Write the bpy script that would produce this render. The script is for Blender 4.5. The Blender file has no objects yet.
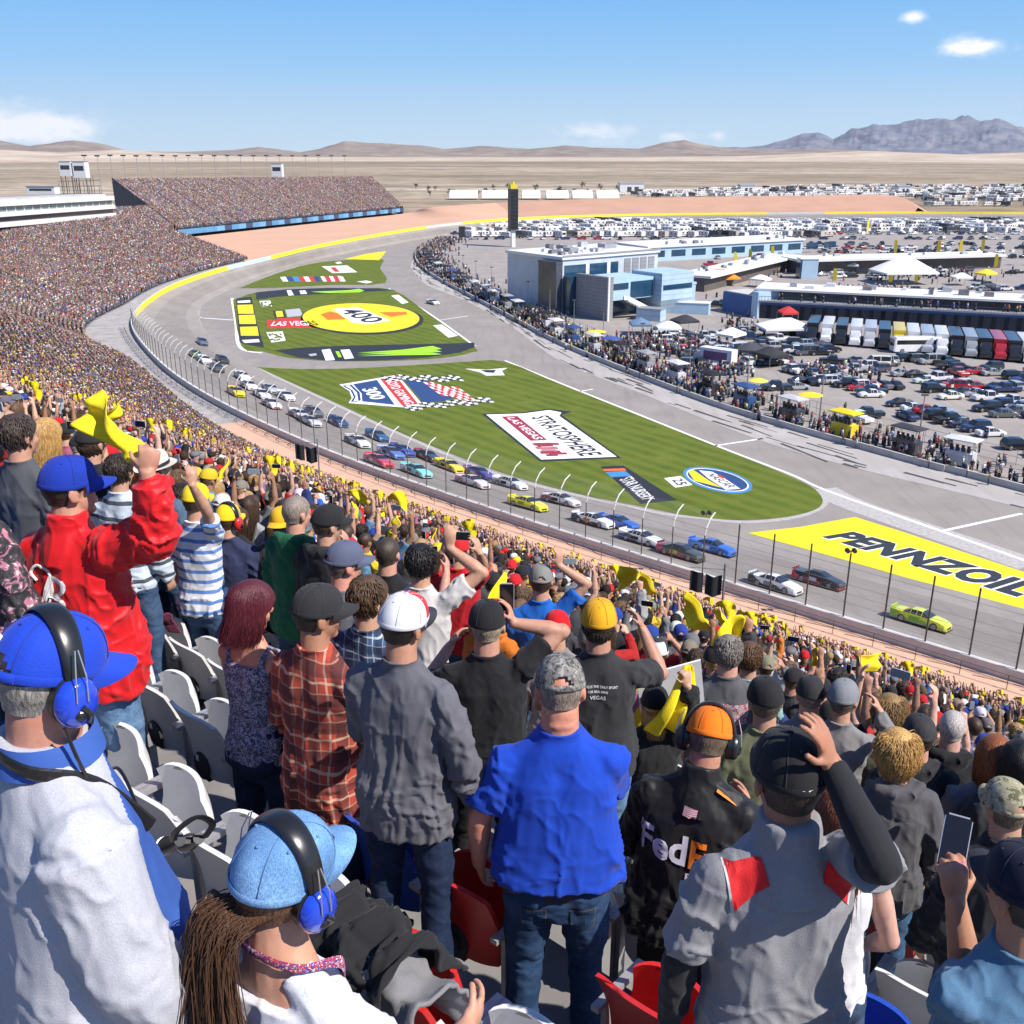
import bpy, bmesh, math, random
import numpy as np
from mathutils import Vector, Matrix
R = random.Random(7)
NR = np.random.RandomState(11)
SC = bpy.context.scene
COL = SC.collection
PI = math.pi
# ------------------------------------------------------------------ camera model (measured from the photograph)
FPX, CAM_H = 1000.0, 42.0
K = CAM_H / 25.0
PITCH = math.atan(362 / FPX)
CP, SP = math.cos(PITCH), math.sin(PITCH)
def gp(px, py, z=0.0):
 """Point of the plane at height z seen at that pixel of the photograph."""
 x, y = (px - 512) / FPX, (py - 512) / FPX
 t = (CAM_H - z) / (SP + CP * y)
 return Vector((x * t, (CP - SP * y) * t, z))
def dp(px, py, t):
 """Point at depth t on the ray of that pixel."""
 x, y = (px - 512) / FPX, (py - 512) / FPX
 return Vector((x * t, (CP - SP * y) * t, CAM_H - (SP + CP * y) * t))
def proj(p):
 z = CAM_H - p[2]
 t = p[1] * CP + z * SP
 return 512 + FPX * p[0] / t, 512 + FPX * (z * CP - p[1] * SP) / t, t
cam = bpy.data.cameras.new('camera')
camo = bpy.data.objects.new('camera', cam)
COL.objects.link(camo)
camo.location = (0, 0, CAM_H)
camo.rotation_euler = (PI / 2 - PITCH, 0, 0)
cam.sensor_width = 36
cam.lens = 36 * FPX / 1024
cam.clip_start = 0.1
cam.clip_end = 60000
SC.camera = camo
# ------------------------------------------------------------------ materials
def nt(name):
 m = bpy.data.materials.new(name)
 m.use_nodes = True
 t = m.node_tree
 b = t.nodes['Principled BSDF']
 return m, t, b
def N(t, kind, **kw):
 n = t.nodes.new(kind)
 for k, v in kw.items():
  if k in n.inputs: n.inputs[k].default_value = v
  else: setattr(n, k, v)
 return n
def c4(c): return (c[0], c[1], c[2], 1)
def coords(t, kind='Object', scale=(1, 1, 1), rot=(0, 0, 0)):
 tc = N(t, 'ShaderNodeTexCoord'); mp = N(t, 'ShaderNodeMapping')
 mp.inputs['Scale'].default_value = scale
 mp.inputs['Rotation'].default_value = rot
 t.links.new(tc.outputs[kind], mp.inputs['Vector'])
 return mp.outputs['Vector']
def mixc(t, fac, a, b, mode='MIX'):
 m = N(t, 'ShaderNodeMix', data_type='RGBA', blend_type=mode)
 for s, v in ((m.inputs[0], fac), (m.inputs[6], a), (m.inputs[7], b)):
  if hasattr(v, 'is_linked'): t.links.new(v, s)
  elif isinstance(v, (int, float)): s.default_value = v
  else: s.default_value = c4(v)
 return m.outputs[2]
def ramp(t, src, stops):
 r = N(t, 'ShaderNodeValToRGB'); cr = r.color_ramp
 while len(cr.elements) < len(stops): cr.elements.new(0.5)
 for e, (p, c) in zip(cr.elements, stops):
  e.position = p
  e.color = c4(c) if not isinstance(c, (int, float)) else (c, c, c, 1)
 t.links.new(src, r.inputs[0])
 return r.outputs[0]
def noise(t, vec, scale, detail=4, rough=0.6, dist=0):
 n = N(t, 'ShaderNodeTexNoise', Scale=scale, Detail=detail, Roughness=rough, Distortion=dist)
 if vec is not None: t.links.new(vec, n.inputs['Vector'])
 return n.outputs['Fac']
def bump(t, b, h, strength=0.3, dist=0.02):
 n = N(t, 'ShaderNodeBump', Strength=strength, Distance=dist)
 t.links.new(h, n.inputs['Height'])
 t.links.new(n.outputs[0], b.inputs['Normal'])
def setcol(t, b, c):
 if hasattr(c, 'is_linked'): t.links.new(c, b.inputs['Base Color'])
 else: b.inputs['Base Color'].default_value = c4(c)
def plain(name, c, rough=0.6, var=0.12, vscale=6, bmp=0.0, bscale=80, metal=0, spec=0.5, coat=0):
 """A surface of one colour with a little uneven wear."""
 m, t, b = nt(name)
 v = coords(t)
 f = noise(t, v, vscale, 5)
 a = [x * (1 - var) for x in c]; d = [min(1, x * (1 + var)) for x in c]
 setcol(t, b, ramp(t, f, [(0.3, a), (0.7, d)]))
 b.inputs['Roughness'].default_value = rough
 b.inputs['Metallic'].default_value = metal
 b.inputs['Specular IOR Level'].default_value = spec
 b.inputs['Coat Weight'].default_value = coat
 if bmp: bump(t, b, noise(t, v, bscale, 3), bmp, 0.01)
 return m
def objcol(name, rough=0.8, var=0.15, vscale=9, bmp=0.25, bscale=60, spec=0.3, coat=0, metal=0, stretch=(1, 1, 1)):
 """Takes the object's own colour (obj.color) with an uneven wear."""
 m, t, b = nt(name)
 oi = N(t, 'ShaderNodeObjectInfo')
 v = coords(t, scale=stretch)
 f = noise(t, v, vscale, 5)
 k = ramp(t, f, [(0.3, 1 - var), (0.7, 1 + 0 * var)])
 setcol(t, b, mixc(t, 1.0, oi.outputs['Color'], k, 'MULTIPLY'))
 b.inputs['Roughness'].default_value = rough
 b.inputs['Specular IOR Level'].default_value = spec
 b.inputs['Coat Weight'].default_value = coat
 b.inputs['Metallic'].default_value = metal
 if bmp: bump(t, b, noise(t, v, bscale, 3), bmp, 0.008)
 return m
def attrcol(name, rough=0.8, var=0.1, vscale=3):
 """Takes the colour stored on the mesh: the clothes, hair and skin of each figure of a crowd."""
 m, t, b = nt(name)
 a = N(t, 'ShaderNodeVertexColor', layer_name='col')
 k = ramp(t, noise(t, coords(t), vscale, 3), [(0.3, 1 - var), (0.7, 1.0)])
 setcol(t, b, mixc(t, 1.0, a.outputs[0], k, 'MULTIPLY'))
 b.inputs['Roughness'].default_value = rough
 b.inputs['Specular IOR Level'].default_value = 0.2
 return m
_pc = {}
def paint(c, rough=0.6, **kw):
 k = (tuple(round(x, 3) for x in c), rough, tuple(sorted(kw.items())))
 if k not in _pc: _pc[k] = plain('paint_%d' % len(_pc), c, rough, **kw)
 return _pc[k]
# ------------------------------------------------------------------ mesh helpers
class MB:
 def __init__(s): s.v, s.f, s.m = [], [], []
 def add(s, vs, fs, mi=0):
  o = len(s.v)
  s.v += [tuple(v) for v in vs]
  s.f += [tuple(i + o for i in f) for f in fs]
  s.m += [mi] * len(fs)
 def box(s, lo, hi, mi=0, M=None, taper=1.0):
  (x0, y0, z0), (x1, y1, z1) = lo, hi
  cx, cy = (x0 + x1) / 2, (y0 + y1) / 2
  q = lambda x, y: (cx + (x - cx) * taper, cy + (y - cy) * taper)
  vs = [(x0, y0, z0), (x1, y0, z0), (x1, y1, z0), (x0, y1, z0)] + [q(*p) + (z1,) for p in ((x0, y0), (x1, y0), (x1, y1), (x0, y1))]
  if M is not None: vs = [M @ Vector(v) for v in vs]
  s.add(vs, [(3, 2, 1, 0), (4, 5, 6, 7), (0, 1, 5, 4), (1, 2, 6, 5), (2, 3, 7, 6), (3, 0, 4, 7)], mi)
 def tube(s, pts, rad, n=8, mi=0, cap=True, up=None):
  pts = [Vector(p) for p in pts]
  rad = rad if isinstance(rad, list) else [rad] * len(pts)
  rings = []
  pu = Vector(up) if up is not None else None
  for i, p in enumerate(pts):
   d = (pts[min(i + 1, len(pts) - 1)] - pts[max(i - 1, 0)])
   d = d.normalized() if d.length > 1e-9 else Vector((0, 0, 1))
   if pu is None: pu = Vector((0, 0, 1)) if abs(d.z) < 0.9 else Vector((1, 0, 0))
   a = d.cross(pu); a = a.normalized() if a.length > 1e-6 else d.orthogonal().normalized()
   b = a.cross(d).normalized()
   if up is None: pu = b
   r = rad[i]; ra, rb = r if isinstance(r, tuple) else (r, r)
   rings.append([p + a * (math.cos(2 * PI * k / n) * ra) + b * (math.sin(2 * PI * k / n) * rb) for k in range(n)])
  s.rings(rings, mi, cap)
 def rings(s, rings, mi=0, cap=True, closed=True):
  n = len(rings[0]); vs = [p for r in rings for p in r]; fs = []
  for i in range(len(rings) - 1):
   for k in range(n if closed else n - 1):
    fs.append((i * n + k, i * n + (k + 1) % n, (i + 1) * n + (k + 1) % n, (i + 1) * n + k))
  if cap:
   fs.append(tuple(range(n - 1, -1, -1)))
   fs.append(tuple(range((len(rings) - 1) * n, len(rings) * n)))
  s.add(vs, fs, mi)
 def ell(s, c, r, nu=14, nv=9, mi=0, M=None):
  rings = []
  for j in range(1, nv):
   a = PI * j / nv
   rings.append([Vector((math.cos(2 * PI * k / nu) * math.sin(a) * r[0], math.sin(2 * PI * k / nu) * math.sin(a) * r[1], -math.cos(a) * r[2])) for k in range(nu)])
  if M is not None: rings = [[M @ p for p in q] for q in rings]
  c = Vector(c)
  rings = [[p + c for p in q] for q in rings]
  s.rings(rings, mi, True)
 def poly(s, pts, mi=0): s.add(pts, [tuple(range(len(pts)))], mi)
 def mesh(s, name, mats, smooth=None):
  me = bpy.data.meshes.new(name)
  me.from_pydata(s.v, [], s.f)
  for m in (mats if isinstance(mats, (list, tuple)) else [mats]): me.materials.append(m)
  me.polygons.foreach_set('material_index', s.m)
  if smooth is not None: shade(me, smooth)
  me.update()
  return me
 def build(s, name, mats, parent=None, smooth=None, loc=None):
  return link(name, s.mesh(name, mats, smooth), parent, loc)
def shade(me, angle):
 me.polygons.foreach_set('use_smooth', [True] * len(me.polygons))
 if angle < 179: me.set_sharp_from_angle(angle=math.radians(angle))
def link(name, me, parent=None, loc=None):
 o = bpy.data.objects.new(name, me)
 COL.objects.link(o)
 if parent is not None: o.parent = parent
 if loc is not None: o.location = loc
 return o
def npmesh(name, V, F, mats, mi=None, smooth=False):
 """Mesh from arrays; F is a list of equal-length face rows or a numpy array."""
 me = bpy.data.meshes.new(name)
 V = np.asarray(V, dtype=np.float32); F = np.asarray(F, dtype=np.int32)
 me.vertices.add(len(V)); me.vertices.foreach_set('co', V.ravel())
 me.loops.add(F.size); me.loops.foreach_set('vertex_index', F.ravel())
 me.polygons.add(len(F)); k = F.shape[1]
 me.polygons.foreach_set('loop_start', np.arange(len(F), dtype=np.int32) * k)
 for m in (mats if isinstance(mats, (list, tuple)) else [mats]): me.materials.append(m)
 if mi is not None: me.polygons.foreach_set('material_index', np.asarray(mi, dtype=np.int32))
 if smooth: me.polygons.foreach_set('use_smooth', np.ones(len(F), dtype=bool))
 me.update(calc_edges=True); me.validate()
 return me
def tag(o, label=None, cat=None, group=None, kind=None):
 if label: o['label'] = label
 if cat: o['category'] = cat
 if group: o['group'] = group
 if kind: o['kind'] = kind
 return o
def empty(name, loc=(0, 0, 0), rz=0.0, label=None, cat=None, group=None):
 o = bpy.data.objects.new(name, None)
 o.empty_display_size = 0.2
 COL.objects.link(o); o.location = loc; o.rotation_euler = (0, 0, rz)
 return tag(o, label, cat, group)
def copy_tree(o, parent=None):
 c = o.copy(); COL.objects.link(c)
 if parent is not None: c.parent = parent
 for ch in list(o.children): copy_tree(ch, c)
 return c
DG = None
def text_mesh(txt, shear=0.0, spacing=1.0, bold=0.0, depth=0.0):
 """Flat lettering as (verts, faces) scaled to a unit box (0..1, 0..1)."""
 cu = bpy.data.curves.new('lettering', 'FONT')
 cu.body = txt; cu.shear = shear; cu.space_character = spacing; cu.offset = bold; cu.extrude = depth
 cu.resolution_u = 3
 o = bpy.data.objects.new('lettering', cu); COL.objects.link(o)
 dg = bpy.context.evaluated_depsgraph_get()
 me = bpy.data.meshes.new_from_object(o.evaluated_get(dg))
 vs = [v.co.copy() for v in me.vertices]; fs = [tuple(p.vertices) for p in me.polygons]
 bpy.data.objects.remove(o); bpy.data.curves.remove(cu); bpy.data.meshes.remove(me)
 x0, x1 = min(v.x for v in vs), max(v.x for v in vs); y0, y1 = min(v.y for v in vs), max(v.y for v in vs)
 return [((v.x - x0) / (x1 - x0), (v.y - y0) / (y1 - y0), v.z) for v in vs], fs
def bilin(q, u, v):
 a, b, c, d = q   # bottom-left, bottom-right, top-right, top-left
 return a * ((1 - u) * (1 - v)) + b * (u * (1 - v)) + c * (u * v) + d * ((1 - u) * v)
def crom(pts, n):
 """Catmull-Rom curve through pts, n samples per span."""
 pts = [Vector(p) for p in pts]; out = []
 for i in range(len(pts) - 1):
  p0, p1, p2, p3 = pts[max(i - 1, 0)], pts[i], pts[i + 1], pts[min(i + 2, len(pts) - 1)]
  for k in range(n):
   t = k / n
   out.append(0.5 * (2 * p1 + (p2 - p0) * t + (2 * p0 - 5 * p1 + 4 * p2 - p3) * t * t + (3 * p1 - p0 - 3 * p2 + p3) * t ** 3))
 out.append(pts[-1].copy())
 return out
def resample(pts, n):
 pts = [Vector(p) for p in pts]
 L = [0.0]
 for a, b in zip(pts, pts[1:]): L.append(L[-1] + (b - a).length)
 out = []; j = 0
 for i in range(n):
  s = L[-1] * i / (n - 1)
  while j < len(pts) - 2 and L[j + 1] < s: j += 1
  f = (s - L[j]) / max(1e-9, L[j + 1] - L[j])
  out.append(pts[j].lerp(pts[j + 1], min(1, f)))
 return out
def strip(mb, A, B, mi=0):
 n = len(A)
 mb.add(list(A) + list(B), [(i, i + 1, n + i + 1, n + i) for i in range(n - 1)], mi)
def flat_poly(pts, z):
 """Triangulated flat polygon (may be concave)."""
 bm = bmesh.new()
 vs = [bm.verts.new((p[0], p[1], z)) for p in pts]
 f = bm.faces.new(vs)
 if f.normal.z < 0 or f.calc_area() >= 0:
  f.normal_update()
  if f.normal.z < 0: f.normal_flip()
 bmesh.ops.triangulate(bm, faces=bm.faces[:])
 bm.verts.index_update()
 r = [v.co.copy() for v in bm.verts], [tuple(v.index for v in f.verts) for f in bm.faces]
 bm.free()
 return r
def _hash(i, j, k):
 h = (i * 374761393 + j * 668265263 + k * 2147483647 + 1013904223) & 0xFFFFFFFF
 h = ((h ^ (h >> 13)) * 1274126177) & 0xFFFFFFFF
 return ((h ^ (h >> 16)) & 0xFFFF) / 65535.0
def vnoise(P):
 P = np.asarray(P, dtype=np.float64); I = np.floor(P).astype(np.int64); Fr = P - I
 Fr = Fr * Fr * (3 - 2 * Fr); r = 0
 for a in (0, 1):
  for b in (0, 1):
   for c in (0, 1):
    w = (Fr[:, 0] if a else 1 - Fr[:, 0]) * (Fr[:, 1] if b else 1 - Fr[:, 1]) * (Fr[:, 2] if c else 1 - Fr[:, 2])
    r = r + w * _hash(I[:, 0] + a, I[:, 1] + b, I[:, 2] + c)
 return r
def fbm(P, o=4):
 P = np.asarray(P, dtype=np.float64); s = 0; a = 0.5
 for i in range(o): s = s + a * vnoise(P * 2 ** i + i * 17.3); a *= 0.5
 return s
# ------------------------------------------------------------------ light, sky
SUN_AZ = Vector((0.87, -0.5, 0)).normalized()      # towards the sun, on the ground
SUN_EL = math.radians(47)
sd = bpy.data.lights.new('sun', 'SUN'); so = bpy.data.objects.new('sun', sd); COL.objects.link(so)
sd.energy = 4.9; sd.angle = math.radians(0.5); sd.color = (1.0, 0.93, 0.84)
sv = Vector((SUN_AZ.x * math.cos(SUN_EL), SUN_AZ.y * math.cos(SUN_EL), math.sin(SUN_EL)))
so.rotation_euler = sv.to_track_quat('Z', 'Y').to_euler()
W = bpy.data.worlds.new('World'); SC.world = W; W.use_nodes = True
wt = W.node_tree; bg = wt.nodes['Background']
sky = N(wt, 'ShaderNodeTexSky', sky_type='NISHITA')
sky.sun_disc = False; sky.sun_elevation = SUN_EL
sky.sun_rotation = math.atan2(SUN_AZ.x, SUN_AZ.y)
sky.air_density = 1.0; sky.dust_density = 0.2; sky.ozone_density = 1.0; sky.altitude = 600
tc = N(wt, 'ShaderNodeTexCoord')
sep = N(wt, 'ShaderNodeSeparateXYZ'); wt.links.new(tc.outputs['Generated'], sep.inputs[0])
def wm(op, a, b=None):
 m = N(wt, 'ShaderNodeMath', operation=op)
 for i, v in enumerate((a, b)):
  if v is None: continue
  if hasattr(v, 'is_linked'): wt.links.new(v, m.inputs[i])
  else: m.inputs[i].default_value = v
 return m.outputs[0]
az = wm('ARCTAN2', sep.outputs[0], sep.outputs[1])
el = wm('ARCSINE', sep.outputs[2])
cvec = N(wt, 'ShaderNodeMapping'); wt.links.new(tc.outputs['Generated'], cvec.inputs[0]); cvec.inputs['Scale'].default_value = (55, 55, 110)
cn = noise(wt, cvec.outputs[0], 1.0, 6, 0.62)
total = None
for px, py, wa, we, k in ((970, 47, 27, 8, .76), (912, 17, 12, 5, 0.66), (598, 131, 45, 8, 0.55), (674, 137, 28, 5, 0.5), (718, 136, 9, 5, 0.5), (30, 128, 60, 14, 0.85), (-60, 118, 70, 18, 0.9), (1180, 60, 60, 14, 0.9), (590, 142, 60, 4, 0.35), (1330, 120, 80, 14, 0.6), (-330, 90, 90, 18, 0.8)):
 v = dp(px, py, 1.0) - Vector((0, 0, CAM_H)); v.normalize()
 a0, e0 = math.atan2(v.x, v.y), math.asin(v.z)
 q = wm('ADD', wm('POWER', wm('ABSOLUTE', wm('MULTIPLY', wm('SUBTRACT', az, a0), 1000 / wa)), 2), wm('POWER', wm('ABSOLUTE', wm('MULTIPLY', wm('SUBTRACT', el, e0), 1000 / we)), 2))
 g = wm('MULTIPLY', wm('POWER', 2.718, wm('MULTIPLY', q, -0.7)), k)
 total = g if total is None else wm('MAXIMUM', total, g)
cm = wm('MULTIPLY', wm('SUBTRACT', wm('ADD', total, wm('MULTIPLY', cn, 1.1)), 0.78), 2.0)
mr = N(wt, 'ShaderNodeClamp'); wt.links.new(cm, mr.inputs[0])
cl = wm('MULTIPLY', mr.outputs[0], wm('MINIMUM', wm('MULTIPLY', total, 1.6), 1.0))
tint = mixc(wt, 1.0, sky.outputs[0], (0.68, 0.85, 1.20), 'MULTIPLY')
grad = ramp(wt, wm('MULTIPLY', wm('MAXIMUM', el, 0.0), 1 / math.radians(30)), [(0.0, (.560, .735, .87)), (.06, (.455, .665, .86)), (.14, (.27, .545, .855)), (.26, (.150, .435, .83)), (.55, (.085, .30, .70)), (1.0, (.055, .21, .58))])
grad = mixc(wt, 1.0, grad, (6.9, 6.9, 6.9), 'MULTIPLY')
low = N(wt, 'ShaderNodeClamp'); wt.links.new(wm('SUBTRACT', 1.25, wm('MULTIPLY', el, 1.9)), low.inputs[0])
skyc = mixc(wt, cl, mixc(wt, wm('MULTIPLY', low.outputs[0], .92), tint, grad), (7.0, 7.1, 7.3))
wt.links.new(skyc, bg.inputs['Color']); bg.inputs['Strength'].default_value = 0.11
SC.view_settings.view_transform = 'Standard'; SC.view_settings.look = 'None'
SC.view_settings.exposure = 0.55; SC.view_settings.gamma = 1.0; SC.view_settings.use_curve_mapping = False
SC.cycles.max_bounces = 6; SC.cycles.transparent_max_bounces = 24
# ------------------------------------------------------------------ desert and mountains
def ground_mat():
 m, t, b = nt('desert')
 v1 = coords(t, scale=(0.0004, 0.0015, 1)); v2 = coords(t, scale=(0.004, 0.012, 1)); v3 = coords(t, scale=(0.03, 0.08, 1))
 c = ramp(t, noise(t, v1, 1, 6, .65), [(0.30, (.22, .165, .115)), (0.44, (.36, .285, .21)), (0.55, (.44, .36, .275)), (0.70, (.64, .56, .46))])
 c = mixc(t, ramp(t, noise(t, v2, 1, 5), [(0.50, 0), (0.62, .7)]), c, (.20, .165, .12))
 c = mixc(t, ramp(t, noise(t, coords(t, scale=(0.0015, .03, 1)), 1, 4), [(0.52, 0), (0.62, .55)]), c, (.19, .155, .115))
 c = mixc(t, ramp(t, noise(t, v3, 1, 3), [(0.47, 0), (0.6, .6)]), c, (.135, .13, .085))
 setcol(t, b, c); b.inputs['Roughness'].default_value = 1; b.inputs['Specular IOR Level'].default_value = 0
 return m
DES = ground_mat()
mb = MB()
ys = [-400, -100, 100, 300, 500, 700, 1000, 1500, 2200, 3200, 4600, 6500, 9000, 15600]
xs = [-15600, -9000, -4000, -2000, -1000, -500, -200, 0, 200, 500, 1000, 2000, 4000, 9000, 15600]
mb.add([(x, y, -0.4) for y in ys for x in xs], [(j * len(xs) + i, j * len(xs) + i + 1, (j + 1) * len(xs) + i + 1, (j + 1) * len(xs) + i) for j in range(len(ys) - 1) for i in range(len(xs) - 1)])
tag(mb.build('desert_ground', DES), kind='structure')
def ridge(name, prof, r0, r1, mat, seed, rough=0.35, lo=-0.4, na=420, nr=26, base_h=0.0):
 """Range of mountains between two distances; prof gives the skyline as (px, py) of the photograph."""
 pxs = [p[0] for p in prof]; pys = [p[1] for p in prof]
 A = np.array([math.atan2((p - 512) / FPX, CP + SP * 0.36) for p in pxs])
 rm = r0 + 0.55 * (r1 - r0)
 Hh = np.array([max(0.0, (150.0 - q) / 1000.0 * rm * 0.94 + CAM_H) for q in pys])
 a = np.linspace(A[0], A[-1], na); rr = np.linspace(r0, r1, nr)
 hp = np.interp(a, A, Hh)
 AA, RR = np.meshgrid(a, rr)
 X = np.sin(AA) * RR; Y = np.cos(AA) * RR
 s = (RR - r0) / (r1 - r0)
 env = np.where(s < 0.55, (s / 0.55) ** 0.85, (1 - s) / 0.45)
 P = np.stack([X.ravel() / 900, Y.ravel() / 900, np.full(X.size, seed * 3.7)], 1)
 n = fbm(P, 6).reshape(X.shape)
 gl = np.abs(fbm(P * 2.3 + 40, 5).reshape(X.shape) - 0.48) * 2.2
 rid = 1 - np.abs(2 * fbm(P * 1.7 + 11, 6).reshape(X.shape) - .95)
 Z = hp[None, :] * env * (1 + rough * (n - 0.55) + rough * .9 * (rid - .8)) - hp[None, :] * gl * 0.5 * np.sin(np.clip(s, 0, .55) / .55 * PI) * rough * 2
 crest = np.abs(s - 0.55) < 0.03
 Z = np.where(crest, hp[None, :] * (1 + 0.55 * rough * (fbm(P * 5, 5).reshape(X.shape) - 0.47) + .5 * rough * (rid - .85)), Z)
 Z = np.maximum(Z, 0) + lo - 2 * (env < 0.02)
 idx = np.arange(na * nr).reshape(nr, na)
 F = np.stack([idx[:-1, :-1], idx[:-1, 1:], idx[1:, 1:], idx[1:, :-1]], -1).reshape(-1, 4)
 me = npmesh(name, np.stack([X.ravel(), Y.ravel(), Z.ravel()], 1), F, mat, smooth=False)
 return tag(link(name, me), kind='structure')
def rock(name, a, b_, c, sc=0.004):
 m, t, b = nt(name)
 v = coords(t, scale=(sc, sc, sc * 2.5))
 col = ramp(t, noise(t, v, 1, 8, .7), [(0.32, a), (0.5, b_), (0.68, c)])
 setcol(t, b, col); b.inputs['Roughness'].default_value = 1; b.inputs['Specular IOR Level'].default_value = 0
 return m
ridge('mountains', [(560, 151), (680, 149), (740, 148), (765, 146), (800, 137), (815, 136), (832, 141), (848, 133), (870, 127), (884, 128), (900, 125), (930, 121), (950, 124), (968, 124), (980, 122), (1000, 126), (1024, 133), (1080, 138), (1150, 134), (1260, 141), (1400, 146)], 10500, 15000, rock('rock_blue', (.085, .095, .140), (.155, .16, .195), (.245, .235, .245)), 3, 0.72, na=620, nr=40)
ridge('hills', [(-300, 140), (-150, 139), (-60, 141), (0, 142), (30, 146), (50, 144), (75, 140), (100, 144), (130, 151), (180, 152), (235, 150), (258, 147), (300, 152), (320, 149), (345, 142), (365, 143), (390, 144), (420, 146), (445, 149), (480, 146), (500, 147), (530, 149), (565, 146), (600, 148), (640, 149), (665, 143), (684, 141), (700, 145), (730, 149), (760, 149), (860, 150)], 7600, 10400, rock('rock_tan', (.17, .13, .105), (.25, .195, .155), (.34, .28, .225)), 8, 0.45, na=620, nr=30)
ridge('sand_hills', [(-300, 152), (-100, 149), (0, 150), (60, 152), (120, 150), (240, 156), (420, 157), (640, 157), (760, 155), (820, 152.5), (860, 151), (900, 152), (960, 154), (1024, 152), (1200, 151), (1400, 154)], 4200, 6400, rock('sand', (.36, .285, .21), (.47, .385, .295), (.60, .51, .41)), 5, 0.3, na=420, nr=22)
# ------------------------------------------------------------------ the speedway
WALL_PX = [(134, 329), (133, 314), (143, 303), (168, 286), (199, 274.5), (225, 266.5), (272, 255.5), (328, 242.5), (419, 227), (482, 220), (537, 216.5), (600, 214.5), (680, 213), (800, 212), (920, 211.5), (1024, 212)]
DIRN = Vector((0.663, 0.748, 0)).normalized()        # from the stand towards the track
DIRU = Vector((-DIRN.y, DIRN.x, 0))                  # along the rows, away to the left
w0 = gp(1000, 663, 3.3 * K); w1 = gp(600, 541, 3.3 * K); wd = (w1 - w0).normalized()
def dz(i): return K * (3.3 if i < 8 else max(2.2, 3.3 - 0.25 * (i - 7)))
straight = [w0 - wd * k * K for k in (180, 120, 70, 30)] + [w0, w0.lerp(w1, .33), w0.lerp(w1, .66), w1]
bend = [gp(px, py, 3.3 * K) for px, py in ((500, 510), (400, 476), (330, 450.5), (272, 425), (225, 403), (180, 376.5), (154, 354))]
turn = [gp(px, py, dz(i)) for i, (px, py) in enumerate(WALL_PX)]
far_end = [Vector((turn[-1].x + 120 * K, turn[-1].y - 2, 2.2 * K)), Vector((turn[-1].x + 330 * K, turn[-1].y - 30 * K, 2.2 * K))]
WALLC = resample(crom(straight + bend + turn + far_end, 14), 420)
for _ in range(8):
 WALLC = [WALLC[0]] + [(WALLC[i - 1] + WALLC[i] * 2 + WALLC[i + 1]) / 4 for i in range(1, len(WALLC) - 1)] + [WALLC[-1]]
foot_px = [(890, 573), (750, 538), (640, 513), (500, 483), (400, 444), (330, 408), (258, 368), (222, 345), (201, 325), (198, 314), (205, 303), (238, 285), (300, 264), (380, 247), (450, 235), (520, 227), (600, 223), (700, 221.5), (800, 221), (920, 221), (1024, 221)]
foot = [gp(px, py, 0) for px, py in foot_px]
r0 = foot[0]
foot = [r0 - DIRU * 200 * K, r0 - DIRU * 100 * K, r0 - DIRU * 40 * K] + foot + [Vector((foot[-1].x + 120 * K, foot[-1].y - 3, 0)), Vector((foot[-1].x + 330 * K, foot[-1].y - 30 * K, 0))]
FOOTC = resample(crom(foot, 14), 900)
def nearest(p, C):
 return min(C, key=lambda q: (q.x - p.x) ** 2 + (q.y - p.y) ** 2)
def nrm(C, i):
 d = (C[min(i + 1, len(C) - 1)] - C[max(i - 1, 0)]); d.z = 0; d.normalize()
 return Vector((d.y, -d.x, 0))                     # to the right of travel = towards the infield
IN = []
for i, p in enumerate(WALLC):
 IN.append(nearest(p, FOOTC))
for _ in range(6):
 IN = [IN[0]] + [(IN[i - 1] + IN[i] * 2 + IN[i + 1]) / 4 for i in range(1, len(IN) - 1)] + [IN[-1]]
EDGE = [Vector((p.x, p.y, p.z - 1.35)) for p in WALLC]
def asphalt(name, a, b_, sc=0.5, lines=False):
 m, t, b = nt(name)
 v = coords(t)
 c = ramp(t, noise(t, v, 0.12, 5, .6), [(0.3, a), (0.7, b_)])
 c = mixc(t, ramp(t, noise(t, v, 14, 3), [(0.35, .35), (0.6, 0)]), c, [x * .72 for x in a])
 vs = coords(t, scale=(0.5, 0.05, 1), rot=(0, 0, math.radians(-52)))
 c = mixc(t, ramp(t, noise(t, vs, 1.6, 4), [(0.5, 0), (0.75, .4)]), c, [x * .66 for x in a])
 setcol(t, b, c); b.inputs['Roughness'].default_value = 0.85; b.inputs['Specular IOR Level'].default_value = 0.25
 return m
ASPH = asphalt('asphalt', (.255, .230, .208), (.325, .296, .268))
LOT = asphalt('lot_paving', (.29, .258, .232), (.36, .325, .295))
CONC = plain('concrete', (.50, .47, .44), .9, .12, 2, .15, 25)
mb = MB()
def wall_in(k): return [IN[i].lerp(EDGE[i], k) for i in range(len(IN))]
prev = [Vector((p.x, p.y, 0.006)) for p in IN]
for k in (0.25, .5, .75, 1.0):
 cur = [IN[i].lerp(EDGE[i], k) + Vector((0, 0, 0.006 - 0.25 * k * (1 - k))) for i in range(len(IN))]
 strip(mb, prev, cur, 1 if k in (.5, .75) else 0); prev = cur
tag(mb.build('race_track', [ASPH, asphalt('asphalt_groove', (.215, .193, .174), (.285, .258, .232))], smooth=60), kind='structure')
vs, fs = flat_poly([(p.x, p.y) for p in WALLC[::3]] + [(700 * K, 300 * K), (700 * K, -120 * K), (120 * K, -160 * K)], -0.02)
mb = MB(); mb.add(vs, fs); tag(mb.build('infield_paving', ASPH), kind='structure')
PITW_PX = [(446, 236), (424, 246), (415, 256), (421, 268), (440, 281), (464, 294), (509, 318), (560, 345), (640, 378), (720, 408), (799, 432), (860, 449), (940, 471), (1023, 492)]
PITW = [gp(*p) for p in PITW_PX]
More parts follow.
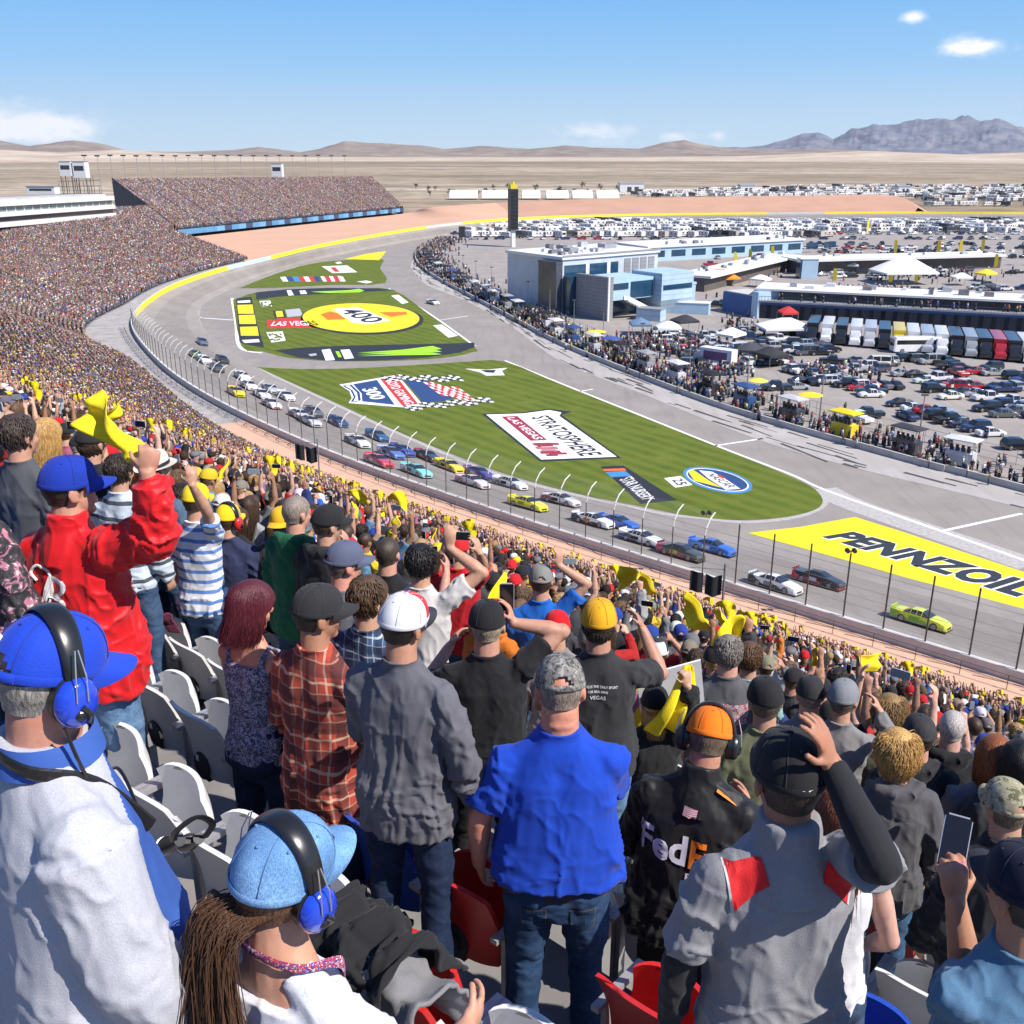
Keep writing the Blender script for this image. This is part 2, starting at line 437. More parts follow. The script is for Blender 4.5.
PITW = crom(PITW + [PITW[-1] + (PITW[-1] - PITW[-4]) * 3], 8)
FAR_IN = [gp(px, py) for px, py in ((1100, 225.5), (1024, 225.5), (800, 225), (600, 227), (520, 231))]
vs, fs = flat_poly([(p.x, p.y) for p in PITW] + [(220 * K, 20 * K), (420 * K, 380 * K)] + [(p.x, p.y) for p in FAR_IN], -0.012)
mb = MB(); mb.add(vs, fs); tag(mb.build('infield_lot', LOT), kind='structure')
lower = [gp(*p) for p in [(410, 266), (425, 284), (464, 300), (509, 325), (560, 361), (640, 393), (759, 440), (860, 469), (940, 488), (1023, 508)]]
lower = lower + [lower[-1] + (lower[-1] - lower[-3]) * 3]
A = resample(crom(PITW[2 * 8:], 2), 80); B = resample(crom(lower, 6), 80)
mb = MB()
strip(mb, [Vector((p.x, p.y, 0.0)) for p in A], [Vector((p.x, p.y, 0.0)) for p in B])
STALL = asphalt('pit_concrete', (.36, .335, .31), (.46, .435, .41))
tag(mb.build('pit_stalls', STALL), kind='structure')
mb = MB()
for k in range(150):
 i = R.randint(2, 76); v = R.uniform(.08, .95); L = R.uniform(.8, 2.5); w = R.uniform(.2, .8)
 p = A[i].lerp(B[i], v); q = A[i + 1].lerp(B[i + 1], v + R.uniform(-.06, .06)); d = (q - p).normalized(); n = Vector((-d.y, d.x, 0))
 q = p + d * L * R.uniform(1.5, 5)
 z = 0.006 + 0.0003 * k
 mb.add([(p - n * w * .5) + Vector((0, 0, z)), (q - n * w * .3) + Vector((0, 0, z)), (q + n * w * .3) + Vector((0, 0, z)), (p + n * w * .5) + Vector((0, 0, z))], [(0, 1, 2, 3)])
tag(mb.build('pit_road_markings', paint((.07, .065, .065), .9)), kind='structure')
def grass_mat():
 m, t, b = nt('turf')
 v = coords(t, rot=(0, 0, math.radians(-38)))
 c = ramp(t, noise(t, v, .18, 5, .6), [(0.3, (.084, .120, .017)), (0.55, (.122, .168, .023)), (0.75, (.200, .222, .045))])
 w = N(t, 'ShaderNodeTexWave', Scale=0.11, Distortion=1.2, Detail=2); t.links.new(v, w.inputs['Vector'])
 c = mixc(t, ramp(t, w.outputs['Fac'], [(0.35, 0), (0.65, .62)]), c, (.182, .208, .036))
 c = mixc(t, ramp(t, noise(t, v, 9, 4), [(0.36, .6), (0.64, 0)]), c, (.045, .075, .012))
 c = mixc(t, ramp(t, noise(t, v, .9, 5, .7), [(0.5, 0), (0.72, .45)]), c, (.17, .165, .045))
 setcol(t, b, c); b.inputs['Roughness'].default_value = .95; b.inputs['Specular IOR Level'].default_value = .1
 bump(t, b, noise(t, v, 30, 3), .6, .04)
 return m
TURF = grass_mat()
WHITE = (.78, .77, .75); YEL = (.80, .62, .010)
def pxpoly(pts, z, n=0, closed=True):
 w = [gp(*p) for p in pts]
 if n: w = crom(w + [w[0]], n)[:-1]
 return flat_poly([(p.x, p.y) for p in w], z)
def marking(name, pieces):
 """One painted area lying on the ground: pieces are (material, verts, faces) stacked upwards."""
 mb = MB(); mats = []
 for m, vs, fs in pieces:
  if m not in mats: mats.append(m)
  mb.add(vs, fs, mats.index(m))
 return tag(mb.build(name, mats), kind='structure')
G1 = [(257, 367), (300, 369), (360, 368), (430, 364), (470, 361.5), (505, 361.5), (560, 384), (640, 416), (720, 448), (780, 472), (810, 486), (821, 496), (822, 504), (812, 511), (785, 517), (740, 520), (690, 516), (640, 506), (575, 493), (500, 472), (440, 449), (390, 428), (330, 400)]
G2 = [(233, 300), (258, 292), (300, 289.5), (350, 289), (392, 289.5), (430, 315), (474, 347), (472, 352), (450, 357), (400, 360.5), (330, 361), (285, 357), (262, 351), (241, 345)]
G3 = [(240, 288), (275, 274), (310, 264), (345, 260), (382, 259), (380, 268), (385, 283), (330, 285), (270, 288)]
GC = [gp(*p) for p in G1]
def ring(pts, z, w, k=3):
 """Painted border of width w along a closed outline."""
 P = [gp(*p) for p in pts]; P = crom(P + [P[0]], k)[:-1]; n = len(P); out = []
 for i in range(n):
  d = (P[(i + 1) % n] - P[i - 1]); d.normalize(); out.append(P[i] + Vector((d.y, -d.x, 0)) * w)
 a = [(p.x, p.y, z) for p in P]; b = [(p.x, p.y, z) for p in out]
 return a + b, [(i, (i + 1) % n, n + (i + 1) % n, n + i) for i in range(n)]
for nm, g in (('infield_grass', G1), ('infield_grass', G2), ('infield_grass', G3)):
 vs, fs = pxpoly(g, 0.004, 3)
 mb = MB(); mb.add(vs, fs); tag(mb.build(nm, TURF), kind='structure')
_p0 = paint
def paint(c, rough=.6, **kw):
 return _p0(c, rough, **(dict(var=.22, vscale=2.2) if not kw else kw))
WP, YP, BP = paint(WHITE, .8), _p0(YEL, .75, var=.10, vscale=1.5), paint((.02, .021, .024), .7)
NAVY, REDP, GREYP = paint((.018, .055, .17), .8), paint((.52, .03, .025), .8), paint((.42, .42, .43), .8)
LIME, ORG, MAR, SKYP = paint((.33, .72, .01), .7), paint((.80, .16, .01), .8), paint((.30, .025, .05), .8), paint((.05, .22, .55), .8)
SLATE = paint((.025, .032, .042), .75)
def line(a, b, w, z=0.008):
 p, q = gp(*a), gp(*b); d = (q - p).normalized(); n = Vector((-d.y, d.x, 0)) * w * K / 2; k = Vector((0, 0, z))
 return [p - n + k, q - n + k, q + n + k, p + n + k], [(0, 1, 2, 3)]
def txt(s, quad, z, **kw):
 vs, fs = text_mesh(s, **kw); q = [gp(*p) for p in quad]
 return [bilin(q, v[0], v[1]) + Vector((0, 0, z)) for v in vs], fs
def band(pts, w, z):
 P = crom([gp(*p) for p in pts], 6); a, b = [], []
 for i in range(len(P)):
  d = (P[min(i + 1, len(P) - 1)] - P[max(0, i - 1)]).normalized(); n = Vector((-d.y, d.x, 0)) * w * K / 2
  a.append(P[i] - n + Vector((0, 0, z))); b.append(P[i] + n + Vector((0, 0, z)))
 return a + b, [(i, i + 1, len(P) + i + 1, len(P) + i) for i in range(len(P) - 1)]
def Q(pts, z): return [gp(*p) + Vector((0, 0, z)) for p in pts], [tuple(range(len(pts)))]
def zm(x0, y0, k, pts): return [(x0 + x / k, y0 + y / k) for x, y in pts]
marking('track_markings', [(WP,) + line(*l) for l in (
 ((175, 315), (202, 317.5), .45, .0), ((203, 318), (233, 320), .45, .0), ((703, 447.5), (763, 438.5), .3, .0), ((944, 530.5), (1022, 513.5), .3, .0), ((560, 395), (593, 389), .25, .0), ((440, 320), (468, 316), .3, .0))] +
 [(WP,) + band([(505, 360.5), (560, 383), (640, 415), (720, 447), (790, 474), (823, 489), (900, 516.5), (1024, 560), (1100, 588)], .32, .0),
 (WP,) + band([(389, 288.5), (430, 314), (475, 346)], .35, .0), (WP,) + band([(232, 298), (236, 322), (240, 347), (262, 353)], .5, .0),
 (paint((.40, .38, .36), .85),) + band([(822, 489), (850, 503), (900, 521), (960, 541), (1030, 565)], 2.6, -.002),
 (paint((.40, .375, .35), .85),) + band([(257, 368), (330, 402), (400, 434), (500, 475), (640, 509), (700, 518), (750, 522), (800, 516), (825, 503), (818, 489)], .5, .001),
 (paint((.36, .34, .32), .85),) + band([(215, 345), (201, 325), (199, 312), (206, 302), (238, 286), (300, 265)], .3, .0),
 (paint((.36, .34, .32), .85),) + band([(300, 372), (360, 371), (430, 367), (500, 360)], .25, .0)])
YPTS = [(748, 533), (800, 527), (855, 517), (900, 531), (960, 551), (1024, 572), (1110, 600), (1190, 640), (1024, 612), (960, 593), (890, 573), (820, 553)]
letters = txt('PENNZOIL', [(821, 537), (1019, 598), (1041, 584), (846, 529.5)], 0.011, shear=0.28, spacing=1.06, bold=0.055)
halo = txt('PENNZOIL', [(820.5, 537.6), (1019.5, 599), (1041.5, 583.4), (845.5, 529)], 0.0105, shear=0.28, spacing=1.06, bold=0.085)
marking('painted_track_sign', [(YP,) + pxpoly(YPTS, 0.008), (WP,) + halo, (SLATE,) + letters])
z2 = lambda p: zm(470, 390, 5.69, p)
st = [(BP,) + Q(z2([(65, 135), (400, 408), (862, 388), (520, 140), (585, 124), (450, 106), (290, 128)]), .008),
 (WP,) + Q(z2([(92, 140), (405, 396), (835, 380), (508, 148), (520, 128), (450, 114), (300, 134)]), .012),
 (MAR,) + Q(z2([(178, 152), (345, 290), (440, 285), (268, 148)]), .016),
 (WP,) + txt('LAS VEGAS', z2([(208, 158), (368, 282), (418, 278), (252, 156)]), .020, bold=.02),
 (BP,) + txt('STRATOSPHERE', z2([(345, 158), (628, 377), (760, 368), (440, 142)]), .016, bold=.02)]
for i in range(26):
 x, y = 345 + R.random() * 60, 300 + R.random() * 70
 x += (y - 300) * 0.9; w = R.uniform(30, 110)
 st.append((MAR if i % 3 else paint((.42, .16, .17), .8),) + Q(z2([(x, y), (x + 10, y + 12), (x + w + 10, y + 10), (x + w, y - 2)]), .016 + i * .0006))
marking('painted_grass_sign', st)
z1 = lambda p: zm(330, 360, 5.12, p)
sh = [(WP,) + Q(z1([(48, 126), (250, 92), (345, 76), (480, 235), (365, 242), (95, 220), (112, 195), (100, 160)]), .008),
 (NAVY,) + Q(z1([(62, 132), (110, 126), (152, 166), (158, 206), (135, 214), (106, 214), (122, 190), (105, 155)]), .012),
 (WP,) + Q(z1([(78, 133), (100, 130), (138, 168), (145, 208), (120, 212), (132, 188), (115, 155)]), .016),
 (NAVY,) + Q(z1([(118, 124), (240, 102), (332, 230), (165, 212), (162, 172)]), .012),
 (WP,) + txt('300', z1([(160, 150), (212, 204), (290, 196), (235, 138)]), .016, bold=.03),
 (REDP,) + Q(z1([(256, 96), (340, 84), (452, 226), (368, 232)]), .012),
 (WP,) + txt('BOYD GAMING', z1([(282, 108), (385, 228), (432, 222), (330, 98)]), .016, bold=.02),
 (NAVY,) + Q(z1([(378, 102), (505, 104), (560, 150), (640, 190), (575, 212), (478, 218)]), .013)]
for a, b, n, r in (((255, 88), (660, 92), 22, 3), ((370, 240), (815, 200), 22, 3)):
 for i in range(n):
  for j in range(r):
   x = a[0] + (b[0] - a[0]) * i / n + j * 9; y = a[1] + (b[1] - a[1]) * i / n + j * 8 - 8 + 6 * math.sin(i * .9); dx = (b[0] - a[0]) / n
   sh.append((WP if (i + j) % 2 else BP,) + Q(z1([(x, y), (x + 9, y + 8), (x + 9 + dx, y + 8), (x + dx, y)]), .017 + (i * 3 + j) * .00008))
for i in range(10):
 for j in range(6):
  x = 475 + i * 18 + j * 16; y = 112 + j * 12 + i * 3 - 5 * math.sin(i * .8)
  sh.append((REDP if (i + j) % 2 else WP,) + Q(z1([(x, y), (x + 16, y + 12), (x + 34, y + 14), (x + 18, y + 2)]), .019 + (i * 6 + j) * .00005))
sh += [(WP,) + Q(z1([(690, 44), (800, 50), (910, 40), (880, 56), (895, 78), (800, 80), (770, 64)]), .008), (BP,) + Q(z1([(770, 52), (850, 50), (840, 66), (800, 64)]), .0085)]
marking('painted_grass_sign', sh)
z3 = lambda p: zm(600, 440, 4.45, p)
SGN = [(BP,) + Q(z3([(0, 118), (180, 285), (345, 268), (105, 114)]), .008), (ORG,) + Q(z3([(12, 130), (20, 138), (118, 136), (108, 126)]), .012), (SKYP,) + Q(z3([(24, 142), (50, 166), (140, 160), (112, 138)]), .012),
 (WP,) + txt('STAR NURSERY', z3([(85, 178), (190, 268), (245, 262), (140, 160)]), .016, bold=.01)]
marking('painted_grass_sign', SGN)
marking('painted_grass_sign', [(WP,) + Q(z3([(285, 170), (335, 212), (412, 200), (360, 160)]), .008), (BP,) + txt('25', z3([(318, 178), (345, 204), (392, 196), (360, 170)]), .012, bold=.02)])
def ellq(c, a, b, z, n=40):
 """Ellipse spanned on the ground by the photograph's half axes a, b."""
 o, p, q = gp(*c), gp(c[0] + a[0], c[1] + a[1]), gp(c[0] + b[0], c[1] + b[1])
 return [o + (p - o) * math.cos(2 * PI * k / n) + (q - o) * math.sin(2 * PI * k / n) + Vector((0, 0, z)) for k in range(n)], [tuple(range(n))]
OC = (717, 479.5)
ov = [(SKYP,) + ellq(OC, (35, 9), (6, -9.6), .008), (WP,) + ellq(OC, (31.5, 8.1), (5.4, -8.4), .012), (NAVY,) + ellq(OC, (30, 7.6), (5.1, -7.9), .016),
 (YP,) + Q(z3([(395, 145), (420, 182), (540, 212), (480, 178), (440, 150), (410, 130)]), .02), (WP,) + Q(z3([(440, 135), (480, 170), (560, 222), (625, 218), (560, 175), (500, 142)]), .022),
 (BP,) + txt('NASCAR', z3([(470, 152), (570, 214), (610, 210), (510, 150)]), .026, bold=.02), (REDP,) + Q(z3([(520, 158), (545, 172), (560, 170), (535, 156)]), .027)]
marking('painted_grass_sign', ov)
z4 = lambda p: zm(230, 240, 4.096, p)
bl = [(BP,) + Q(z4([(25, 240), (88, 232), (108, 330), (140, 440), (60, 428), (38, 415)]), .008),
 (WP,) + Q(z4([(30, 250), (82, 246), (84, 256), (32, 258)]), .012), (WP,) + Q(z4([(48, 410), (118, 406), (122, 418), (60, 422)]), .012)]
for y in (266, 308, 356):
 bl.append((YP,) + Q(z4([(30 + (y - 266) * .12, y), (92 + (y - 266) * .22, y - 2), (98 + (y - 266) * .22, y + 36), (34 + (y - 266) * .12, y + 36)]), .012))
bl += [(BP,) + pxpoly(z4([(105, 215), (230, 202), (400, 196), (600, 198), (680, 206), (560, 212), (400, 220), (200, 232), (108, 245)]), .008),
 (BP,) + pxpoly(z4([(180, 452), (300, 440), (500, 432), (700, 428), (900, 424), (1000, 420), (1003, 438), (940, 462), (800, 482), (600, 494), (420, 496), (280, 482)]), .008)]
for j in range(3):
 bl.append((LIME,) + Q(z4([(520, 462 + j * 7), (700, 450 + j * 8), (830, 434 + j * 14), (868, 446 + j * 11), (840, 450 + j * 10), (700, 460 + j * 6)]), .012 + j * .002))
bl += [(LIME,) + Q(z4([(330, 212), (480, 206), (530, 200), (550, 208), (530, 214), (400, 217)]), .012),
 (WP,) + Q(z4([(375, 450), (410, 446), (430, 492), (392, 494)]), .012), (WP,) + Q(z4([(452, 450), (490, 448), (508, 484), (470, 488)]), .012), (LIME,) + Q(z4([(432, 456), (446, 456), (458, 480), (444, 480)]), .012),
 (WP,) + Q(z4([(232, 206), (250, 205), (262, 226), (240, 228)]), .012), (WP,) + Q(z4([(284, 208), (308, 206), (316, 220), (290, 222)]), .012), (GREYP,) + Q(z4([(320, 468), (352, 464), (356, 472), (330, 476)]), .012),
 (WP,) + Q(z4([(660, 228), (690, 224), (732, 256), (705, 262)]), .012), (WP,) + Q(z4([(832, 350), (868, 346), (934, 392), (895, 400)]), .012)]
EC = z4([(535, 314)])[0]
bl += [(BP,) + ellq((EC[0] + 1, EC[1] + .8), (61, -.3), (-5, -14.3), .012), (YP,) + ellq(EC, (58, -.3), (-4.6, -13.4), .016),
 (ORG,) + Q(z4([(370, 305), (410, 292), (440, 300), (475, 325), (400, 328)]), .02), (ORG,) + Q(z4([(610, 296), (720, 294), (728, 304), (660, 316)]), .02),
 (WP,) + Q(z4([(420, 282), (520, 274), (660, 330), (560, 346), (500, 338)]), .021), (BP,) + txt('400', z4([(440, 292), (560, 342), (640, 328), (520, 278)]), .025, bold=.02),
 (REDP,) + Q(z4([(150, 328), (190, 330), (196, 320), (330, 318), (365, 325), (372, 358), (155, 362)]), .012), (WP,) + txt('LAS VEGAS', z4([(165, 352), (365, 350), (345, 330), (180, 334)]), .016, bold=.02),
 (WP,) + Q(z4([(120, 250), (165, 248), (172, 272), (130, 276)]), .012), (WP,) + Q(z4([(148, 378), (215, 374), (228, 412), (170, 420)]), .012),
 (BP,) + Q(z4([(176, 290), (220, 286), (230, 318), (184, 320)]), .012), (YP,) + Q(z4([(186, 292), (214, 290), (220, 314), (192, 316)]), .016), (GREYP,) + Q(z4([(226, 286), (285, 280), (300, 310), (236, 316)]), .012)]
for i in range(40):
 x, y = R.choice(((122, 252), (150, 380))); x += R.random() * 55; y += R.random() * 30
 bl.append((TURF,) + Q(z4([(x, y), (x + 3, y + 6), (x + 12, y + 5), (x + 8, y - 1)]), .016 + i * .0003))
marking('painted_grass_sign', bl)
g3 = [(WP,) + Q(z4([(375, 108), (480, 104), (522, 132), (420, 136)]), .008), (REDP,) + Q(z4([(410, 112), (430, 111), (450, 130), (430, 131)]), .012), (YP,) + Q(z4([(470, 78), (560, 56), (640, 46), (612, 82)]), .008), (WP,) + Q(z4([(520, 170), (560, 166), (585, 172), (560, 178)]), .008), (WP,) + Q(z4([(430, 92), (450, 88), (460, 95), (440, 98)]), .008)]
for i, (x, m) in enumerate(((205, WP), (230, NAVY), (255, SKYP), (280, REDP), (300, WP), (320, REDP), (340, NAVY), (370, WP), (385, REDP), (405, WP), (420, REDP), (440, WP))):
 g3.append((m,) + Q(z4([(x, 152 - i * .5), (x + 12, 170), (x + 34, 170), (x + 22, 150)]), .008 + i * .001))
marking('painted_grass_sign', g3)
paint = _p0
# ------------------------------------------------------------------ walls, walkway, stands
NW = len(WALLC)
OUT = [-nrm(WALLC, i) for i in range(NW)]
for _ in range(10):
 OUT = [OUT[0]] + [(OUT[i - 1] + OUT[i] * 2 + OUT[i + 1]).normalized() for i in range(1, NW - 1)] + [OUT[-1]]
def sstep(a, b, x):
 t = max(0.0, min(1.0, (x - a) / (b - a))); return t * t * (3 - 2 * t)
def at_px(px, py, lo=0, hi=None):
 """Index of the wall curve nearest to that pixel of the photograph."""
 best = None
 for i in range(lo, hi or NW):
  q = proj(WALLC[i])
  if q[2] < 1: continue
  d = (q[0] - px) ** 2 + (q[1] - py) ** 2
  if best is None or d < best[0]: best = (d, i)
 return best[1]
I_END = at_px(262, 257.5)            # the main stand ends here
I_Y1, I_Y2, I_Y3 = at_px(140, 306), at_px(225, 266), at_px(272, 255)
WALK_Z = 2.75 * K
def walk_w(i):
 y = WALLC[i].y / K
 w = 6.0 - 3.0 * sstep(72, 104, y)
 if 100 < y < 175: w += 3.0 * sstep(108, 126, y) * (1 - sstep(132, 158, y))
 return w * K
def slope(i): return SLOPE - 0.19 * sstep(105, 175, WALLC[i].y / K)
def depth(i): return (41.5 - 15.5 * sstep(110, 165, WALLC[i].y / K)) * K
ROW, SLOPE = 0.82, 0.517
D_FRONT = w0.dot(DIRN) - 6.0 * K
FLOOR0 = CAM_H - 2.1 - SLOPE * D_FRONT
print('front floor', FLOOR0, 'walk', WALK_Z)
def fl0(i): return FLOOR0 - 1.7 * sstep(80, 118, WALLC[i].y / K)
SAL = plain('salmon_paint', (.60, .37, .255), .85, .08, .6)
WALLM = plain('wall_concrete', (.56, .54, .51), .85, .12, .8)
YWALL = plain('yellow_wall', (.84, .66, .03), .7, .1, .8)
BWALL = plain('pale_blue_wall', (.50, .62, .74), .7, .1, .8)
STEP = plain('stand_concrete', (.20, .19, .185), .9, .25, 1.2, .2, 20)  # concrete tone lowered for the shade of the crowd standing on it
mb = MB()
for i in range(NW - 1):
 p, q, n, m = WALLC[i], WALLC[i + 1], OUT[i], OUT[i + 1]
 mi = 0
 if I_Y1 - 2 <= i < I_Y2: mi = 1
 elif I_Y2 <= i < I_Y3: mi = 2
 elif i >= I_Y3: mi = 1 if (i // 9) % 7 else 0
 a, b = p + Vector((0, 0, -2.4)), q + Vector((0, 0, -2.4))
 mb.add([a, b, q, p], [(0, 1, 2, 3)], mi)
 mb.add([p, q, q + m * .45, p + n * .45], [(0, 1, 2, 3)], 0)
 mb.add([p + n * .45, q + m * .45, b + m * .45, a + n * .45], [(0, 1, 2, 3)], 0)
tag(mb.build('perimeter_wall', [WALLM, YWALL, BWALL]), 'low concrete wall around the track with yellow and white painted stretches', 'wall')
mb = MB()
WK = range(0, I_END + 3)
strip(mb, [Vector((WALLC[i].x, WALLC[i].y, WALK_Z)) + OUT[i] * .45 for i in WK], [Vector((WALLC[i].x, WALLC[i].y, WALK_Z)) + OUT[i] * (walk_w(i) + .02) for i in WK])
wk = mb.build('walkway', [SAL, plain('walk_grey', (.34, .32, .30), .9, .2, .5)]); tag(wk, kind='structure')
yy = [WALLC[i].y for i in WK]
wk.data.polygons.foreach_set('material_index', [1 if yy[k] > 84 * K else 0 for k in range(len(wk.data.polygons))])
mb = MB(); NROW = 86
sel = list(range(0, I_END + 1, 2)) + ([I_END] if I_END % 2 else [])
def stand_pt(i, w, z): return Vector((WALLC[i].x, WALLC[i].y, z)) + OUT[i] * (walk_w(i) + w)
for k in range(NROW):
 ok = [i for i in sel if depth(i) > k * ROW]
 z = [fl0(i) + k * ROW * slope(i) for i in ok]; zb = [WALK_Z if k == 0 else fl0(i) + (k - 1) * ROW * slope(i) for i in ok]
 f0 = [stand_pt(i, k * ROW, b) for i, b in zip(ok, zb)]; f1 = [stand_pt(i, k * ROW, a) for i, a in zip(ok, z)]
 f2 = [stand_pt(i, (k + 1) * ROW, a) for i, a in zip(ok, z)]
 strip(mb, f0, f1); strip(mb, f1, f2)
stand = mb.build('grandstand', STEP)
tag(stand, 'long curved concrete grandstand packed with standing spectators along the front straight', 'grandstand')
mb = MB(); DARK = plain('dark_steel', (.05, .05, .055), .7, .2, 2)
for k in range(0, 45):
 z = fl0(I_END) + k * ROW * slope(I_END)
 a, b = stand_pt(I_END, k * ROW, z), stand_pt(I_END, (k + 1) * ROW, z)
 d = (WALLC[I_END] - WALLC[I_END - 1]).normalized(); d.z = 0
 mb.add([a + d * .1, b + d * .1, b + d * .1 + Vector((0, 0, .2 + 1.0)), a + d * .1 + Vector((0, 0, .2 + 1.0)), Vector((a.x, a.y, 0)) + d * .1, Vector((b.x, b.y, 0)) + d * .1], [(0, 1, 2, 3), (4, 5, 1, 0)])
mb.build('end_wall', DARK, stand)
S2 = [dp(176, 229, 272 * K), dp(403, 207.5, 405 * K)]
S2B = [dp(112, 181, 322 * K), dp(372, 178, 455 * K)]
S2[0] = S2[0] + (S2[0] - S2[1]) * .34; S2B[0] = S2B[0] + (S2B[0] - S2B[1]) * .34
U0 = .34 / 1.34; VL = .40
def s2(u, v): return S2[0].lerp(S2[1], u).lerp(S2B[0].lerp(S2B[1], u), v)
mb = MB(); K2 = 75
for k in range(K2):
 ul = 0 if k / K2 < VL else U0
 a0, a1 = s2(ul, k / K2), s2(1, k / K2); b0, b1 = s2(ul, (k + 1) / K2), s2(1, (k + 1) / K2)
 z0, z1 = a0.z, a1.z
 b0z, b1z = Vector((b0.x, b0.y, z0)), Vector((b1.x, b1.y, z1))
 mb.add([a0, a1, b1z, b0z, b1, b0], [(0, 1, 2, 3), (3, 2, 4, 5)])
for u in (0, 1):
 f, bk = s2(u or U0, 0), s2(u or U0, 1)
 mb.add([f, bk, Vector((bk.x, bk.y, 0)), Vector((f.x, f.y, 0))], [(0, 1, 2, 3)], 1)
 f, bk = s2(u or U0, -.01) + Vector((-.3, 0, 0)), s2(u or U0, 1)
 mb.add([f, bk, bk + Vector((0, 0, 1.9 - u)), f + Vector((0, 0, 1.8 - u))], [(0, 1, 2, 3)], 1)
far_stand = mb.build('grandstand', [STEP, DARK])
tag(far_stand, 'far grandstand in the turn above the blue wall, packed with spectators', 'grandstand')
BLUEW = [paint(c, .7, vscale=.3) for c in ((.09, .24, .42), (.04, .06, .12), (.13, .32, .52))]
mb = MB()
for j in range(40):
 u0, u1 = U0 + (1 - U0) * j / 40, U0 + (1 - U0) * (j + 1) / 40
 a, b = s2(u0, -.02), s2(u1, -.02); h = Vector((0, 0, 1.6))
 mb.add([a - h * 1.4, b - h * 1.4, b + h * .1, a + h * .1], [(0, 1, 2, 3)], 0 if j < 5 else (1 if j % 3 == 0 else (0 if j % 3 == 1 else 2)))
mb.build('front_wall', BLUEW, far_stand)
far_top = [gp(430, 207.5, 4.2 * K), gp(470, 204.5, 5 * K), gp(520, 201.5, 5.6 * K), gp(600, 198.5, 6.2 * K), gp(700, 196.8, 6.5 * K), gp(800, 195.6, 6.6 * K), gp(892, 195.4, 6.6 * K), gp(918, 207.5, 3.2 * K)]
low = [WALLC[i] + OUT[i] * .5 + Vector((0, 0, -.5)) for i in range(I_END - 2, at_px(918, 211.5) + 1)]
hi = crom([s2(U0 - .02, -.03) + Vector((0, 0, -3.3)), s2(.5, -.03) + Vector((0, 0, -3.3)), s2(.78, -.03) + Vector((0, 0, -3.3)), s2(1, -.03) + Vector((0, 0, -3.2))] + far_top, 8)
n = 160; lo_, hi_ = resample(low, n), resample(hi, n)
mb = MB()
for k in range(6):
 strip(mb, [a.lerp(b, k / 6) for a, b in zip(lo_, hi_)], [a.lerp(b, (k + 1) / 6) for a, b in zip(lo_, hi_)])
back = [p + nrm(hi_, i) * -24 + Vector((0, 0, -13)) for i, p in enumerate(hi_)]
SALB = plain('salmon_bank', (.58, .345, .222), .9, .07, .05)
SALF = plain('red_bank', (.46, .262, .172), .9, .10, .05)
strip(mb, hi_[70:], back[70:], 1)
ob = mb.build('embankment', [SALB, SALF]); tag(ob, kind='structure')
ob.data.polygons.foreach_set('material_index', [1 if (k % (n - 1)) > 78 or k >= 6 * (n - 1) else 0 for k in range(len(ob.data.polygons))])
# ------------------------------------------------------------------ catch fence
STEEL = plain('galvanised', (.33, .33, .33), .45, .15, 3, metal=.6)
DSTEEL = plain('weathered_steel', (.085, .082, .08), .6, .2, 3, metal=.3)
ARM = plain('pale_arm', (.62, .61, .58), .5, .1, 3)
fence = empty('catch_fence', WALLC[60], 0, 'tall steel catch fence with curved post tops along the track wall', 'fence')
FL = Vector(fence.location)
FC = resample(WALLC[:at_px(134, 322)], 4000); FO = resample([Vector(o) for o in OUT[:at_px(134, 322)]], 4000)
acc, last, posts = 0, None, []
for i in range(1, 4000):
 acc += (FC[i] - FC[i - 1]).length
 q = proj(FC[i])
 if q[2] < 5 or q[0] > 1120 or q[0] < 100: continue
 if last is None or acc - last >= 3.3: last = acc; posts.append(i)
def fprof(i):
 """Profile of a post: upright, then an arm leaning over the track."""
 j = min(range(NW), key=lambda k: (WALLC[k] - FC[i]).length_squared)
 n = -OUT[j]; b = FC[i] - n * .2
 return b, n, [b + Vector((0, 0, z)) + n * y for y, z in ((0, 0), (0, 3.7), (.2, 4.4), (.75, 5.1), (1.55, 5.5))]
print('posts', len(posts))
for k, i in enumerate(posts[:100]):
 b, n, pr = fprof(i); px = proj(b)[0]
 mb = MB(); rel = [p - FL for p in pr]
 if px > 725:
  mb.tube([rel[0] + Vector((0, 0, -.1)), rel[0] + Vector((0, 0, 5.6))], .07, 6)
 else:
  mb.tube([rel[0] + Vector((0, 0, -.1)), rel[1]], .055, 6); mb.tube(rel[1:], [.055, .07, .07, .06], 6, 1)
 mb.build('post', [DSTEEL, ARM], fence)
mb = MB()
for y, z, r in ((0, .5, .016), (0, 1.3, .016), (0, 2.1, .016), (0, 2.9, .016), (0, 3.7, .016), (0, 4.4, .018)):
 pr = [fprof(i)[0] + Vector((0, 0, z)) - FL for i in posts]
 mb.tube(pr, r, 4, cap=False)
mb.build('cables', STEEL, fence)
mm, t, b = nt('wire_mesh')
tr = N(t, 'ShaderNodeBsdfTransparent'); mx = N(t, 'ShaderNodeMixShader'); setcol(t, b, (.36, .36, .36)); b.inputs['Roughness'].default_value = .6
mx.inputs[0].default_value = .05
t.links.new(tr.outputs[0], mx.inputs[1]); t.links.new(b.outputs[0], mx.inputs[2]); t.links.new(mx.outputs[0], t.nodes['Material Output'].inputs[0])
mb = MB()
pa = [fprof(i)[2] for i in posts]
for a, b_ in ((0, 1), (1, 2), (2, 3), (3, 4)):
 if a:
  strip(mb, [p[a] - FL for p in pa if proj(p[0])[0] < 725], [p[b_] - FL for p in pa if proj(p[0])[0] < 725])
 else: strip(mb, [p[0] - FL for p in pa], [p[1] - FL for p in pa])
mb.build('wire_mesh', mm, fence)
mb = MB()
